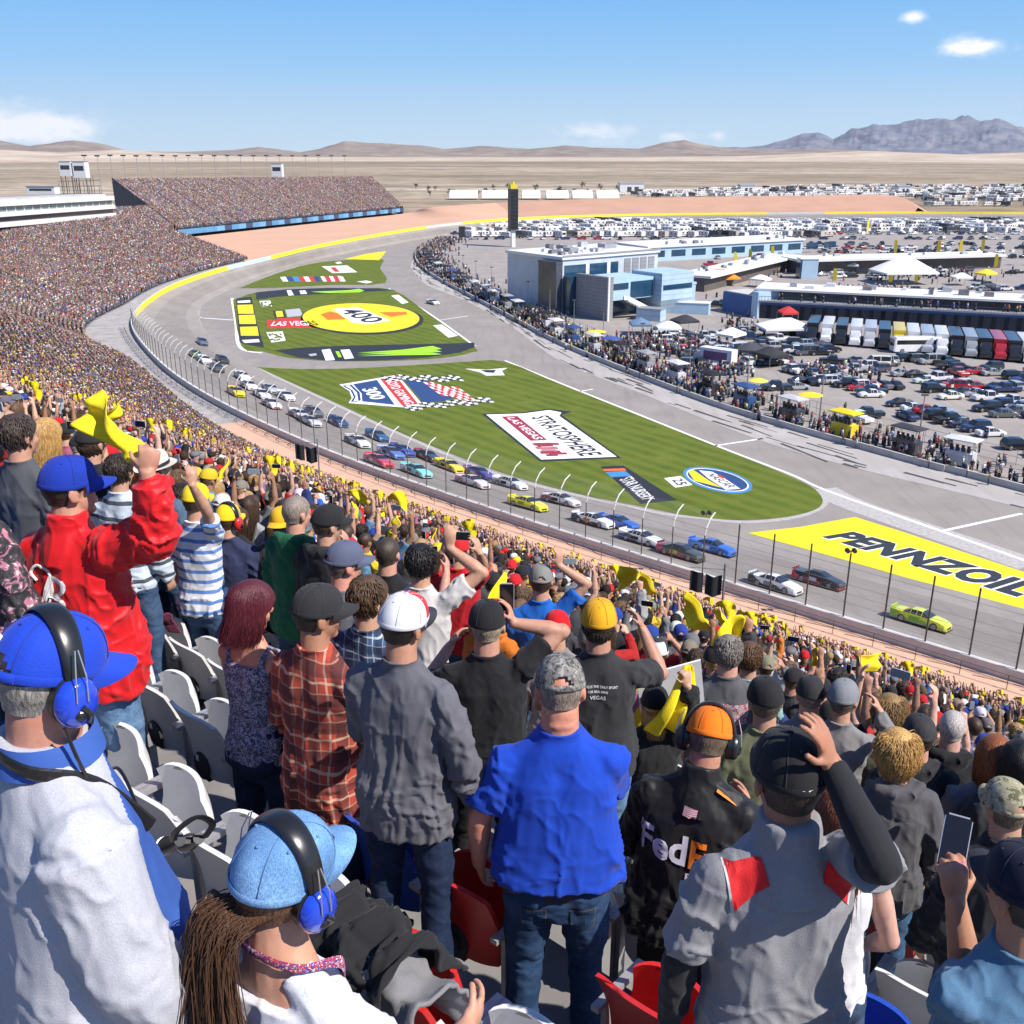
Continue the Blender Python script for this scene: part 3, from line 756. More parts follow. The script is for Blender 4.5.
for i in posts[::1]:
 b = fprof(i)[0] - fprof(i)[1] * 1.8; b.z = WALK_Z; mb.tube([b, b + Vector((0, 0, 1.15))], .03, 5)
rl = [Vector((q.x, q.y, WALK_Z)) for q in (fprof(i)[0] - fprof(i)[1] * 1.8 for i in posts)]
for z in (.55, 1.15): mb.tube([p + Vector((0, 0, z)) for p in rl], .025, 5, cap=False)
tag(mb.build('walkway_railing', DSTEEL), 'low grey pipe railing on the salmon walkway behind the catch fence', 'railing')
# ------------------------------------------------------------------ crowd figures (far ones): small templates copied into one mesh
SHIRTS = [((.018, .018, .02), 26), ((.05, .05, .055), 12), ((.16, .16, .17), 12), ((.30, .30, .31), 8), ((.72, .72, .72), 13), ((.42, .02, .02), 8), ((.02, .035, .12), 9), ((.03, .10, .42), 7), ((.10, .22, .36), 5), ((.02, .11, .05), 2), ((.55, .42, .05), 3), ((.58, .16, .02), 2), ((.36, .10, .16), 3), ((.33, .27, .20), 4), ((.45, .30, .30), 3)]
PANTS = [((.03, .05, .10), 5), ((.06, .10, .18), 4), ((.015, .015, .018), 4), ((.20, .17, .12), 2)]
HAIRS = [((.02, .013, .009), 8), ((.045, .026, .015), 8), ((.10, .06, .032), 3), ((.28, .19, .09), 1.6), ((.22, .21, .20), 1.5)]
CAPS = [((.02, .02, .022), 11), ((.6, .6, .6), 5), ((.02, .05, .25), 5), ((.42, .02, .02), 4), ((.14, .14, .15), 4), ((.72, .48, .02), 1.6), ((.22, .2, .15), 2)]
SKINS = [((.50, .30, .21), 6), ((.42, .235, .155), 6), ((.30, .165, .10), 3), ((.56, .36, .27), 4), ((.12, .065, .04), 1)]
TOWEL = (.86, .66, .02)
def pick(tab, r=R):
 x = r.random() * sum(w for _, w in tab)
 for c, w in tab:
  x -= w
  if x <= 0: return c
 return tab[-1][0]
def figure(lod, pose):
 """Template of a standing figure facing +y: slots 0 skin, 1 hair or cap, 2 shirt, 3 trousers, 4 towel."""
 mb = MB()
 if lod == 0:
  mb.box((-.25, -.13, .0), (.25, .13, .85), 3); mb.box((-.22, -.14, .82), (.22, .14, 1.46), 2)
  mb.ell((0, .01, 1.63), (.115, .125, .15), 6, 4, 0); mb.ell((0, -.015, 1.675), (.125, .13, .12), 6, 4, 1)
  n = 4
 else:
  n = 8
  z = [(.02, .19, .10), (.5, .20, .12), (.88, .21, .14)]
  for s in (-1, 1): mb.tube([(s * .11, .02, .03), (s * .11, .02, .5), (s * .10, 0, .9)], [.07, .085, .12], 6, 3)
  prof = [(.84, .19, .125), (1.0, .185, .12), (1.2, .20, .125), (1.36, .22, .125), (1.45, .18, .10), (1.50, .08, .07)]
  mb.rings([[Vector((math.cos(2 * PI * k / 10) * a, math.sin(2 * PI * k / 10) * b, zz)) for k in range(10)] for zz, a, b in prof], 2)
  mb.tube([(0, 0, 1.47), (0, .01, 1.56)], .055, 6, 0)
  mb.ell((0, .015, 1.64), (.075, .095, .125), 9, 7, 0); mb.ell((0, -.012, 1.672), (.086, .102, .105), 9, 7, 1)
  if pose % 2: mb.box((-.07, .07, 1.672), (.07, .17, 1.69), 1)
  mb.ell((0, .11, 1.63), (.014, .014, .02), 5, 4, 0)
 arms = {0: ((.27, .02, 1.1), (.27, .14, .9)), 1: ((.27, .14, 1.2), (.12, .34, 1.22)), 2: ((.33, .1, 1.62), (.26, .16, 1.9)), 3: ((.30, .2, 1.32), (.12, .28, 1.62)), 4: ((.31, .1, 1.66), (.22, .16, 1.95))}
 for s in (-1, 1):
  e, h = arms[pose if not (pose == 4 and s < 0) else 1]
  sh, e, h = Vector((s * .2, 0, 1.42)), Vector((s * e[0], e[1], e[2])), Vector((s * h[0], h[1], h[2]))
  mb.tube([sh, e], [.062, .05], n if n == 4 else 6, 2); mb.tube([e, h], [.044, .034], n if n == 4 else 6, 0)
  if lod: mb.ell(h + (h - e).normalized() * .06, (.04, .03, .06), 6, 5, 0)
  if pose == 4 and s > 0:
   q = lambda u, v: h + Vector((-.02 + .34 * u, .05 * math.sin(u * 6 + v * 2), .06 - .04 * u + (v - .5) * (.08 + .22 * u) + .06 * math.sin(u * 4)))
   for i_ in range(3):
    for j_ in range(2): mb.poly([q(i_ / 3, j_ / 2), q((i_ + 1) / 3, j_ / 2), q((i_ + 1) / 3, (j_ + 1) / 2), q(i_ / 3, (j_ + 1) / 2)], 4)
 tr, sl = [], []
 for f, m in zip(mb.f, mb.m):
  for k in range(1, len(f) - 1): tr.append((f[0], f[k], f[k + 1])); sl.append(m)
 return np.array(mb.v, dtype=np.float32), np.array(tr, dtype=np.int32), np.array(sl)
MIDT = {}
def crowd_mesh(name, people, mat):
 """people: list of (x, y, z, heading, scale, lod, pose, colours[5])."""
 T = {(l, p): figure(l, p) for l in (0, 1) for p in range(5)}; T.update(MIDT)
 Vs, Fs, Cs, o = [], [], [], 0
 by = {}
 for q in people: by.setdefault((q[5], q[6]), []).append(q)
 for k, L in by.items():
  v, f, s = T[k]; n = len(L)
  A = np.array([q[:5] for q in L], dtype=np.float32)
  c, si = np.cos(A[:, 3])[:, None], np.sin(A[:, 3])[:, None]
  wide = NR.uniform(.9, 1.18, (n, 1)) * A[:, 4:5]
  x, y = v[None, :, 0] * wide, v[None, :, 1] * wide
  lean = NR.uniform(-.04, .05, (n, 1)) * v[None, :, 2]
  X = x * c - (y + lean) * si + A[:, 0:1]; Y = x * si + (y + lean) * c + A[:, 1:2]; Z = v[None, :, 2] * A[:, 4:5] + A[:, 2:3]
  Vs.append(np.stack([X, Y, Z], -1).reshape(-1, 3))
  Fs.append((f[None] + (np.arange(n) * len(v))[:, None, None] + o).reshape(-1, 3)); o += n * len(v)
  C = np.array([q[7] for q in L], dtype=np.float32)          # n x 5 x 3
  Cs.append(C[:, s, :].reshape(-1, 3))
 V, F, Cc = np.concatenate(Vs), np.concatenate(Fs), np.concatenate(Cs)
 me = npmesh(name, V, F, mat)
 a = me.color_attributes.new('col', 'FLOAT_COLOR', 'CORNER')
 col = np.ones((len(F) * 3, 4), dtype=np.float32); col[:, :3] = np.repeat(Cc, 3, axis=0)
 a.data.foreach_set('color', col.ravel())
 return me
def dress(r=R, warm=1.0):
 v = r.uniform(.8, 1.15)
 return [tuple(x * v for x in pick(SKINS, r)), pick(CAPS, r) if r.random() < .5 else pick(HAIRS, r), tuple(min(.9, x * r.uniform(.7, 1.3)) for x in pick(SHIRTS, r)), pick(PANTS, r), TOWEL]
# ------------------------------------------------------------------ vehicles
GLASS = plain('dark_glass', (.018, .02, .024), .12, .1, 2, spec=.7)
TYRE = plain('tyre_rubber', (.018, .018, .018), .85, .2, 9)
RIM = plain('wheel_metal', (.30, .30, .31), .4, .15, 8, metal=.6)
CARP = objcol('car_paint', .3, .06, 2, 0, coat=.6, spec=.5)
TRIM = plain('black_trim', (.02, .02, .021), .6, .2, 5)
HLAMP = plain('lamp_glass', (.7, .7, .68), .2, .05, 4)
TLAMP = plain('tail_lamp', (.35, .015, .015), .3, .05, 4)
def livery_mat():
 m, t, b = nt('race_livery')
 oi = N(t, 'ShaderNodeObjectInfo'); at = N(t, 'ShaderNodeAttribute', attribute_type='OBJECT', attribute_name='livery')
 v = coords(t); s = N(t, 'ShaderNodeSeparateXYZ'); t.links.new(v, s.inputs[0])
 def mth(op, a, b_=0.0):
  n = N(t, 'ShaderNodeMath', operation=op)
  for i, q in enumerate((a, b_)):
   if hasattr(q, 'is_linked'): t.links.new(q, n.inputs[i])
   else: n.inputs[i].default_value = q
  return n.outputs[0]
 f = mth('ADD', mth('MULTIPLY', s.outputs[2], 1.3), mth('MULTIPLY', s.outputs[1], .22))
 wv = mth('SINE', mth('ADD', mth('MULTIPLY', s.outputs[1], 2.3), mth('MULTIPLY', oi.outputs['Random'], 9.0)))
 f = mth('ADD', f, mth('MULTIPLY', wv, .28))
 msk = mth('LESS_THAN', f, .62)
 c = mixc(t, msk, oi.outputs['Color'], at.outputs['Color'])
 n = N(t, 'ShaderNodeTexVoronoi', Scale=5.5); t.links.new(v, n.inputs['Vector'])
 small = mth('MULTIPLY', mth('LESS_THAN', n.outputs['Distance'], .22), mth('LESS_THAN', s.outputs[2], .72))
 sp = ramp(t, n.outputs['Color'], [(.35, (.75, .75, .75)), (.5, (.03, .03, .035)), (.7, (.7, .55, .05))])
 c = mixc(t, mth('MULTIPLY', small, .75), c, sp)
 setcol(t, b, c); b.inputs['Roughness'].default_value = .3; b.inputs['Coat Weight'].default_value = .6
 return m
LIV = livery_mat()
def car_body(st, greens, cut=0):
 """Loft over stations (y, zlow, zbelt, ztop, wbelt, wtop); greens: spans whose upper faces are glass. Returns body and window builders."""
 body, win = MB(), MB(); rings = []
 for y, zl, zb, zt, w, wt in st:
  zm = zl + (zb - zl) * .55
  L = [(w * .90, zl), (w * .985, zl + .10), (w, zm), (w * .97, zb), (wt, zt), (wt * .55, zt + .025)]
  rings.append([Vector((-x, y, z)) for x, z in L] + [Vector((x, y, z)) for x, z in reversed(L)])
 n = len(rings[0])
 for i in range(len(rings) - 1):
  for k in range(n - 1):
   q = [rings[i][k], rings[i][k + 1], rings[i + 1][k + 1], rings[i + 1][k]]
   g = greens.get(i)
   kind = 'side' if k in (3, 7) else ('top' if k in (4, 5, 6) else '')
   if g and kind and kind in g:
    c = sum(q, Vector()) / 4; nn = (q[1] - q[0]).cross(q[2] - q[0]).normalized()
    if nn.dot(c - Vector((0, c.y, .5))) < 0: nn = -nn
    s = .93 if kind == 'side' else 1.0
    win.add([c + (p - c) * s + nn * .004 for p in q], [(0, 1, 2, 3)])
   body.add(q, [(0, 1, 2, 3)])
  body.add([rings[i][0], rings[i][-1], rings[i + 1][-1], rings[i + 1][0]], [(3, 2, 1, 0)])
 body.add(rings[0], [tuple(range(n))]); body.add(rings[-1], [tuple(range(n - 1, -1, -1))])
 return body, win
def wheel_mb(r=.33, w=.22, side=1):
 ty, rm = MB(), MB()
 rg = lambda x, q: [Vector((x, q * math.cos(2 * PI * k / 16), q * math.sin(2 * PI * k / 16))) for k in range(16)]
 ty.rings([rg(-w / 2, r * .9), rg(-w / 2 + .03, r), rg(w / 2 - .03, r), rg(w / 2, r * .9)], 0, True)
 x = side * (w / 2 + .004)
 rm.rings([rg(x, r * .64), rg(x + side * .012, r * .6), rg(x - side * .0, r * .15)], 0, True)
 return ty, rm
def finish_car(root, body, win, wheels, mat, extra=(), smooth=38):
 b = body.build('body', mat, root, smooth)
 if win.f: win.build('windows', GLASS, root, 30)
 for x, y, r in wheels:
  ty, rm = wheel_mb(r, .22, 1 if x > 0 else -1)
  w = ty.build('wheel', TYRE, root, 40, (x, y, r)); rm.build('rim', RIM, w, 40)
 for nm, mb, m in extra: mb.build(nm, m, root, 30)
 return root
def paint_tree(o, c, livery=None):
 for ch in o.children:
  if ch.name.split('.')[0] in ('body', 'spoiler', 'hood'):
   ch.color = c4(c)
   if livery: ch['livery'] = [float(x) for x in livery]
def make_stock():
 root = empty('race_car')
 st = [(-2.48, .26, .84, .90, .84, .78), (-2.36, .20, .92, .98, .93, .84), (-1.5, .18, .93, .99, .98, .86), (-1.35, .18, .93, 1.0, .98, .80), (-.72, .17, .93, 1.28, .98, .62), (-.2, .16, .92, 1.32, .98, .61), (.25, .16, .91, 1.29, .98, .62), (1.02, .16, .88, .95, .98, .84), (1.2, .16, .87, .93, .98, .84), (1.85, .14, .78, .83, .97, .80), (2.3, .12, .64, .70, .92, .70), (2.47, .12, .46, .52, .80, .58)]
 body, win = car_body(st, {3: ('top', 'side'), 4: ('side',), 5: ('side',), 6: ('top', 'side')})
 sp = MB(); sp.box((-.80, -2.50, .96), (.80, -2.47, 1.14));
 for x in (-.5, 0, .5): sp.box((x - .01, -2.47, .96), (x + .01, -2.36, 1.10))
 spl = MB(); spl.box((-.92, 2.1, .07), (.92, 2.56, .10)); spl.box((-1.0, -1.9, .09), (-.95, 1.4, .22)); spl.box((.95, -1.9, .09), (1.0, 1.4, .22))
 gr = MB(); gr.box((-.52, 2.462, .22), (.52, 2.478, .40))
 hl = MB()
 for s in (-1, 1): hl.add([(s * .42, 2.46, .54), (s * .74, 2.39, .56), (s * .70, 2.31, .66), (s * .44, 2.36, .66)], [(0, 1, 2, 3) if s < 0 else (3, 2, 1, 0)])
 finish_car(root, body, win, [(-.88, 1.42, .34), (.88, 1.42, .34), (-.88, -1.38, .34), (.88, -1.38, .34)], LIV, [('spoiler', sp, LIV), ('splitter', spl, TRIM), ('grille', gr, TRIM), ('headlamp_decal', hl, HLAMP)])
 pan = MB(); pan.add([(-.994, -.75, .40), (-.994, .15, .40), (-.990, .15, .76), (-.990, -.75, .76)], [(0, 1, 2, 3)]); pan.add([(.994, -.75, .40), (.994, .15, .40), (.990, .15, .76), (.990, -.75, .76)], [(3, 2, 1, 0)])
 pan.build('door_panel', objcol('panel_paint', .4, .3, 6, 0), root)
 return root
CARK = {}
def make_car(kind):
 root = empty('parked_car' if kind in ('sedan', 'hatch') else {'suv': 'parked_suv', 'pickup': 'pickup_truck', 'van': 'parked_van'}[kind])
 if kind == 'sedan':
  st = [(-2.3, .35, .78, .86, .78, .66), (-2.2, .25, .86, .95, .86, .74), (-1.55, .20, .90, 1.0, .90, .76), (-.75, .20, .90, 1.42, .90, .58), (0, .20, .90, 1.46, .90, .58), (.35, .20, .90, 1.42, .90, .60), (1.1, .20, .88, .98, .90, .78), (1.8, .22, .80, .86, .88, .72), (2.2, .25, .68, .74, .82, .62), (2.32, .3, .5, .58, .72, .56)]
  g = {2: ('top', 'side'), 3: ('side',), 4: ('side',), 5: ('top', 'side')}; wh = [(-.82, 1.42, .32), (.82, 1.42, .32), (-.82, -1.38, .32), (.82, -1.38, .32)]
 elif kind == 'suv':
  st = [(-2.35, .4, .95, 1.0, .84, .78), (-2.3, .3, 1.0, 1.2, .93, .80), (-2.0, .28, 1.05, 1.72, .95, .72), (-.8, .28, 1.05, 1.80, .95, .72), (.25, .28, 1.05, 1.76, .95, .72), (1.0, .28, 1.03, 1.12, .95, .84), (1.9, .28, .98, 1.04, .93, .80), (2.3, .3, .8, .9, .88, .72), (2.4, .36, .6, .66, .8, .66)]
  g = {1: ('top', 'side'), 2: ('side',), 3: ('side',), 4: ('top', 'side')}; wh = [(-.86, 1.48, .38), (.86, 1.48, .38), (-.86, -1.45, .38), (.86, -1.45, .38)]
 elif kind == 'pickup':
  st = [(-2.8, .5, 1.0, 1.04, .92, .88), (-2.75, .42, 1.05, 1.1, .95, .90), (-1.0, .38, 1.05, 1.1, .96, .90), (-.95, .38, 1.06, 1.2, .96, .82), (-.75, .36, 1.06, 1.82, .96, .72), (.6, .36, 1.06, 1.84, .96, .72), (1.25, .36, 1.06, 1.2, .96, .86), (2.3, .36, 1.02, 1.1, .95, .84), (2.75, .4, .9, .98, .92, .78), (2.85, .45, .6, .7, .86, .74)]
  g = {3: ('top', 'side'), 4: ('side',), 5: ('top', 'side')}; wh = [(-.86, 1.8, .40), (.86, 1.8, .40), (-.86, -1.75, .40), (.86, -1.75, .40)]
 else:
  st = [(-2.7, .4, 1.1, 1.2, .9, .86), (-2.65, .3, 1.15, 2.1, .98, .84), (-.5, .3, 1.15, 2.2, .98, .84), (1.1, .3, 1.15, 2.15, .98, .82), (1.9, .3, 1.1, 1.2, .98, .88), (2.5, .32, .95, 1.05, .95, .80), (2.7, .4, .6, .7, .86, .7)]
  g = {1: ('side',), 2: ('side',), 3: ('top', 'side')}; wh = [(-.88, 1.7, .36), (.88, 1.7, .36), (-.88, -1.7, .36), (.88, -1.7, .36)]
 body, win = car_body(st, g)
 hl, tl = MB(), MB(); y0, y1 = st[0][0] - .004, st[-1][0] + .004; zb, zf = st[1][2] - .12, st[-2][2] - .1
 for s in (-1, 1):
  hl.box((s * .62 - .14, y1 - .12, zf - .08), (s * .62 + .14, y1 + .0, zf + .06)); tl.box((s * .66 - .12, y0 - .02, zb - .12), (s * .66 + .12, y0 + .1, zb + .04))
 return finish_car(root, body, win, wh, CARP, [('headlight', hl, HLAMP), ('tail_light', tl, TLAMP)] + ([('load_bed', bed_mb(), TRIM)] if kind == 'pickup' else []))
def bed_mb():
 m = MB(); m.box((-.78, -2.7, 1.118), (.78, -1.05, 1.128)); return m
CPROTO = {k: make_car(k) for k in ('sedan', 'suv', 'pickup', 'van')}
used_proto = set()
def put(proto, key, p, rz, c, label, cat, group, livery=None, z=0.0, pitch=None):
 if key in used_proto: o = copy_tree(proto)
 else: o = proto; used_proto.add(key)
 o.location = (p[0], p[1], p[2] if len(p) > 2 and z is None else z); o.rotation_euler = (pitch or (0, 0))[0], (pitch or (0, 0))[1], rz
 tag(o, label, cat, group); paint_tree(o, c, livery)
 return o
def heading(d): return math.atan2(-d[0], d[1])       # rotation that turns local +y to d
# --- race cars: pixel of the car's middle, colours, what tells it apart
def track_pose(px, py):
 """Point on the banked track under that pixel, with the direction of travel and the bank."""
 best = None
 for i in range(2, NW - 2):
  for k in (0.05, .15, .25, .35, .45, .55, .65, .75, .85, .95):
   p = IN[i].lerp(EDGE[i], k); q = proj(p)
   if q[2] < 3: continue
   d = (q[0] - px) ** 2 + (q[1] - py) ** 2
   if best is None or d < best[0]: best = (d, i, k)
 _, i, k = best; bb = None
 for da in range(-10, 11):
  for dk in range(-6, 7):
   f = da / 10; k2 = min(.97, max(.03, k + dk * .017)); j = i + (1 if f > 0 else -1)
   p = IN[i].lerp(IN[j], abs(f)).lerp(EDGE[i].lerp(EDGE[j], abs(f)), k2); q = proj(p); dd = (q[0] - px) ** 2 + (q[1] - py) ** 2
   if bb is None or dd < bb[0]: bb = (dd, p)
 p = bb[1]; d = (IN[i - 1].lerp(EDGE[i - 1], k) - IN[i + 1].lerp(EDGE[i + 1], k)).normalized()
 sl = EDGE[i] - IN[i];
 return p, d, math.atan2(sl.z, math.hypot(sl.x, sl.y))
STOCK = make_stock()
CW, CK, CG = (.72, .72, .72), (.02, .02, .022), (.30, .30, .31)
CARS = [  # px, py (foot of the car), body colour, second colour, panel colour, label
 (920, 626, (.62, .66, .03), (.30, .46, .03), (.25, .6, .05), 'lime yellow race car running alone nearest the yellow painted panel'),
 (818, 588, CK, (.60, .02, .06), CW, 'black race car with a red and white nose beside the fence'),
 (776, 588, CW, CK, CG, 'white and black race car directly behind the black and red one'),
 (712, 556, (.02, .12, .55), (.10, .35, .75), CW, 'bright blue race car on the lane nearest the grass tip'),
 (680, 559, (.05, .05, .04), (.42, .03, .08), (.6, .6, .05), 'black and crimson race car with yellow trim beside the bright blue car'),
 (640, 545, CW, (.04, .06, .20), CK, 'white race car with navy nose and dark windows, ahead of the orange trimmed one'),
 (617, 526, (.02, .10, .42), (.15, .35, .62), CW, 'blue race car just below the small black lawn sign'),
 (592, 528, CW, CK, (.7, .2, .05), 'white and black race car with a small orange panel'),
 (561, 506, (.6, .6, .6), (.25, .05, .08), CK, 'silver race car with maroon flanks behind the blue one'),
 (527, 510, (.74, .68, .02), (.70, .62, .02), (.35, .32, .02), 'plain yellow race car nearest the wall in the middle of the pack'),
 (510, 489, CW, CG, CK, 'white race car below the white lawn panel'),
 (472, 487, (.66, .58, .60), (.55, .18, .22), CW, 'white and pink race car beside the purple one'),
 (478, 477, (.07, .05, .26), (.62, .22, .06), CW, 'purple race car with orange stripe'),
 (449, 471, (.76, .62, .02), (.60, .42, .01), CK, 'yellow race car tucked behind a black and green one'),
 (427, 461, (.04, .05, .04), (.42, .04, .10), (.4, .6, .05), 'black race car with red tail and lime roof edge'),
 (415, 476, (.22, .60, .56), CW, CK, 'mint green and white race car by the wall'),
 (378, 466, (.52, .05, .08), (.60, .20, .22), CW, 'red race car close to the wall ahead of a white and black one'),
 (401, 455, (.04, .07, .28), (.55, .60, .70), CW, 'navy race car with pale blue nose, second of three blue cars'),
 (391, 458, (.10, .16, .42), CW, CK, 'blue and white race car right against the navy one'),
 (377, 441, (.02, .09, .20), (.05, .20, .34), CW, 'dark teal race car leading three blue cars'),
 (357, 446, CW, CK, CG, 'white and black race car between the red car and the dark blue one'),
 (337, 426, (.02, .05, .14), (.10, .22, .34), CW, 'dark blue race car alone beside the grass edge'),
 (310, 426, (.5, .5, .52), (.12, .12, .13), CW, 'grey race car at the rear of three pale cars'),
 (299, 419, (.7, .7, .7), CK, (.6, .1, .1), 'white race car with black skirts abreast of a dark one'),
 (313, 416, (.10, .10, .10), CW, CK, 'black topped race car beside two pale ones'),
 (271, 408, CW, (.55, .15, .25), CK, 'white race car with pink flank in the far pack'),
 (286, 400, (.66, .68, .74), CW, CK, 'pale silver race car on the inside lane of the far pack'),
 (262, 398, CW, CG, CK, 'white race car in the middle of the far pack'),
 (270, 393, (.4, .4, .42), CK, CW, 'grey race car next to the grass corner'),
 (236, 396, (.70, .55, .03), (.40, .12, .04), CW, 'yellow race car with red tail close to the wall in the far pack'),
 (248, 389, CW, (.5, .55, .3), CK, 'white race car ahead of two stacked white ones'),
 (242, 379, (.68, .68, .68), CK, CW, 'white race car trailing the far pack'),
 (217, 371, (.05, .05, .05), (.25, .10, .14), CW, 'dark maroon race car in the last group'),
 (204, 363, CW, (.10, .18, .45), CK, 'white and blue race car in the last group'),
 (222, 363, CK, CG, CW, 'black race car on the inside of the last group'),
 (196, 357, (.08, .16, .05), (.5, .2, .1), CW, 'green race car in the last group by the wall'),
 (202, 345, (.08, .10, .16), CG, CW, 'dark race car last of all, behind the green one'),
]
for px, py, a, b, pc, lab in CARS:
 p, d, bank = track_pose(px, py - 3.5 * (py - 300) / 326)
 o = put(STOCK, 'stock', p, 0, a, lab, 'race car', 'race cars on the front straight', b)
 up = Vector((OUT[0])) if False else None
 y = d; right = y.cross(Vector((0, 0, 1))).normalized()
 i = min(range(NW), key=lambda j: (WALLC[j] - p).length)
 sl = (EDGE[i] - IN[i]).normalized(); zax = sl.cross(y) if sl.cross(y).z > 0 else y.cross(sl); zax.normalize(); x = y.cross(zax).normalized()
 M = Matrix((x, y, zax)).transposed(); o.rotation_euler = M.to_euler(); o.location = p + zax * .01
 for ch in o.children:
  if ch.name.startswith('door_panel'): ch.color = c4(pc)
p = gp(433, 304); o = put(STOCK, 'stock', p, heading(Vector((.55, -.83, 0))), CW, 'white and black race car rolling alone on pit road', 'race car', None, CK)
# --- parked cars in the near lot
XD = Vector((1, .12, 0)).normalized()
KC = dict(k=((.012, .012, .014), 'black'), w=((.70, .70, .70), 'white'), s=((.36, .37, .38), 'silver'), g=((.10, .10, .11), 'dark grey'), r=((.42, .012, .02), 'red'), n=((.012, .025, .07), 'navy'), e=((.015, .04, .03), 'dark green'), b=((.04, .12, .30), 'blue'))
LOTC = [  # row name, then (px, py of the car's foot, kind, colour)
 ('in the pit fence row', [(871, 397, 'sedan', 'w'), (899, 406, 'sedan', 'k'), (914, 411, 'sedan', 'w'), (926, 413, 'sedan', 'r'), (938, 419, 'suv', 'k'), (950, 423, 'pickup', 'k'), (962, 427, 'sedan', 'n'), (975, 431, 'suv', 'n'), (990, 436, 'sedan', 'w'), (1017, 449, 'suv', 'k'), (1040, 456, 'sedan', 's')]),
 ('in the second lot row', [(834, 384, 'suv', 'w'), (846, 387, 'suv', 'k'), (858, 390, 'sedan', 'r'), (925, 383, 'sedan', 'w'), (937, 381, 'pickup', 'w'), (934, 392, 'suv', 'k'), (950, 399, 'sedan', 'w'), (959, 388, 'suv', 'w'), (976, 389, 'sedan', 'r'), (974, 396, 'sedan', 's'), (990, 400, 'suv', 'k'), (986, 411, 'suv', 'k'), (998, 408, 'suv', 'n'), (1003, 417, 'sedan', 'g'), (1012, 405, 'pickup', 'w'), (1020, 413, 'sedan', 'w'), (1036, 418, 'suv', 'k')]),
 ('in the row near the coach', [(866, 369, 'suv', 'w'), (878, 372, 'suv', 'g'), (876, 366, 'van', 'w'), (902, 376, 'sedan', 's'), (916, 377, 'sedan', 'k'), (906, 361, 'suv', 'k'), (920, 362, 'suv', 'g'), (931, 364, 'van', 's'), (949, 369, 'pickup', 'k'), (960, 371, 'suv', 'k'), (976, 374, 'sedan', 'r'), (991, 370, 'suv', 'e'), (1008, 358, 'pickup', 'w'), (1014, 379, 'suv', 'k'), (1024, 390, 'sedan', 'b'), (1035, 372, 'sedan', 's')]),
 ('beside the team tent', [(790, 345, 'suv', 'k'), (802, 347, 'suv', 's'), (812, 346, 'pickup', 'g'), (786, 353, 'pickup', 'k'), (820, 355, 'pickup', 'k'), (830, 352, 'suv', 'k'), (806, 355, 'van', 'g'), (777, 349, 'suv', 's'), (764, 343, 'sedan', 'k')]),
 ('before the blue garages', [(747, 339, 'sedan', 'w'), (742, 352, 'van', 'w'), (728, 356, 'pickup', 'k'), (757, 360, 'suv', 'k')]),
]
KN = dict(sedan='sedan', suv='SUV', pickup='pickup', van='van')
for row, cars in LOTC:
 seen = {}
 for px, py, k, c in cars: seen[(k, c)] = seen.get((k, c), 0) + 1
 cnt = {}
 for px, py, k, c in sorted(cars):
  cnt[(k, c)] = cnt.get((k, c), 0) + 1
  ordn = '' if seen[(k, c)] == 1 else (['first', 'second', 'third', 'fourth', 'fifth'][cnt[(k, c)] - 1] + ' from the left of the ')
  lab = (ordn and KC[c][1] + ' ' + KN[k] + ', ' + ordn.split()[0] + ' of its colour from the left ' + row) or (KC[c][1] + ' ' + KN[k] + ' parked ' + row)
  d = (XD + Vector((0, R.uniform(-.12, .12), 0))) * (1 if R.random() < .6 else -1)
  cc = tuple(x * R.uniform(.85, 1.1) for x in KC[c][0])
  put(CPROTO[k], k, gp(px, py), heading(d), cc, lab, {'suv': 'car', 'sedan': 'car', 'pickup': 'pickup', 'van': 'van'}[k], 'cars parked in the near infield lot')
# --- coach
def boxy(mb, w, y0, y1, z0, z1, r=.12, mi=0):
 """Box body with rounded long edges."""
 prof = [(-w, z0), (w, z0), (w, z1 - r), (w - r * .3, z1 - r * .3), (w - r, z1), (-w + r, z1), (-w + r * .3, z1 - r * .3), (-w, z1 - r)]
 mb.rings([[Vector((x, y, z)) for x, z in prof] for y in (y0, y1)], mi, True)
bus = empty('coach_bus', gp(914, 352), heading(Vector((-1, -.06, 0))), 'long white coach with a dark window band parked below the transporters', 'coach')
mb = MB(); boxy(mb, 1.3, -5.2, 4.9, .35, 3.45, .2); mb.rings([[Vector((x * s, y, z)) for x, z in ((-1.3, .4), (1.3, .4), (1.3, 3.2), (-1.3, 3.2))] for y, s in ((4.9, 1), (5.2, .93))], 0)
mb.build('body', plain('coach_white', (.72, .72, .71), .3, .05, 1, coat=.5), bus, 30)
mb = MB()
for s in (-1, 1): mb.box((s * 1.303 - .004, -5.0, 1.9), (s * 1.303 + .004, 4.7, 2.85))
mb.box((-1.05, 5.16, 1.5), (1.05, 5.215, 3.0)); mb.build('windows', GLASS, bus)
for x, y in ((-1.2, 3.3), (1.2, 3.3), (-1.2, -2.6), (1.2, -2.6), (-1.2, -3.6), (1.2, -3.6)):
 ty, rm = wheel_mb(.5, .3, 1 if x > 0 else -1); w = ty.build('wheel', TYRE, bus, 40, (x, y, .5)); rm.build('rim', RIM, w)
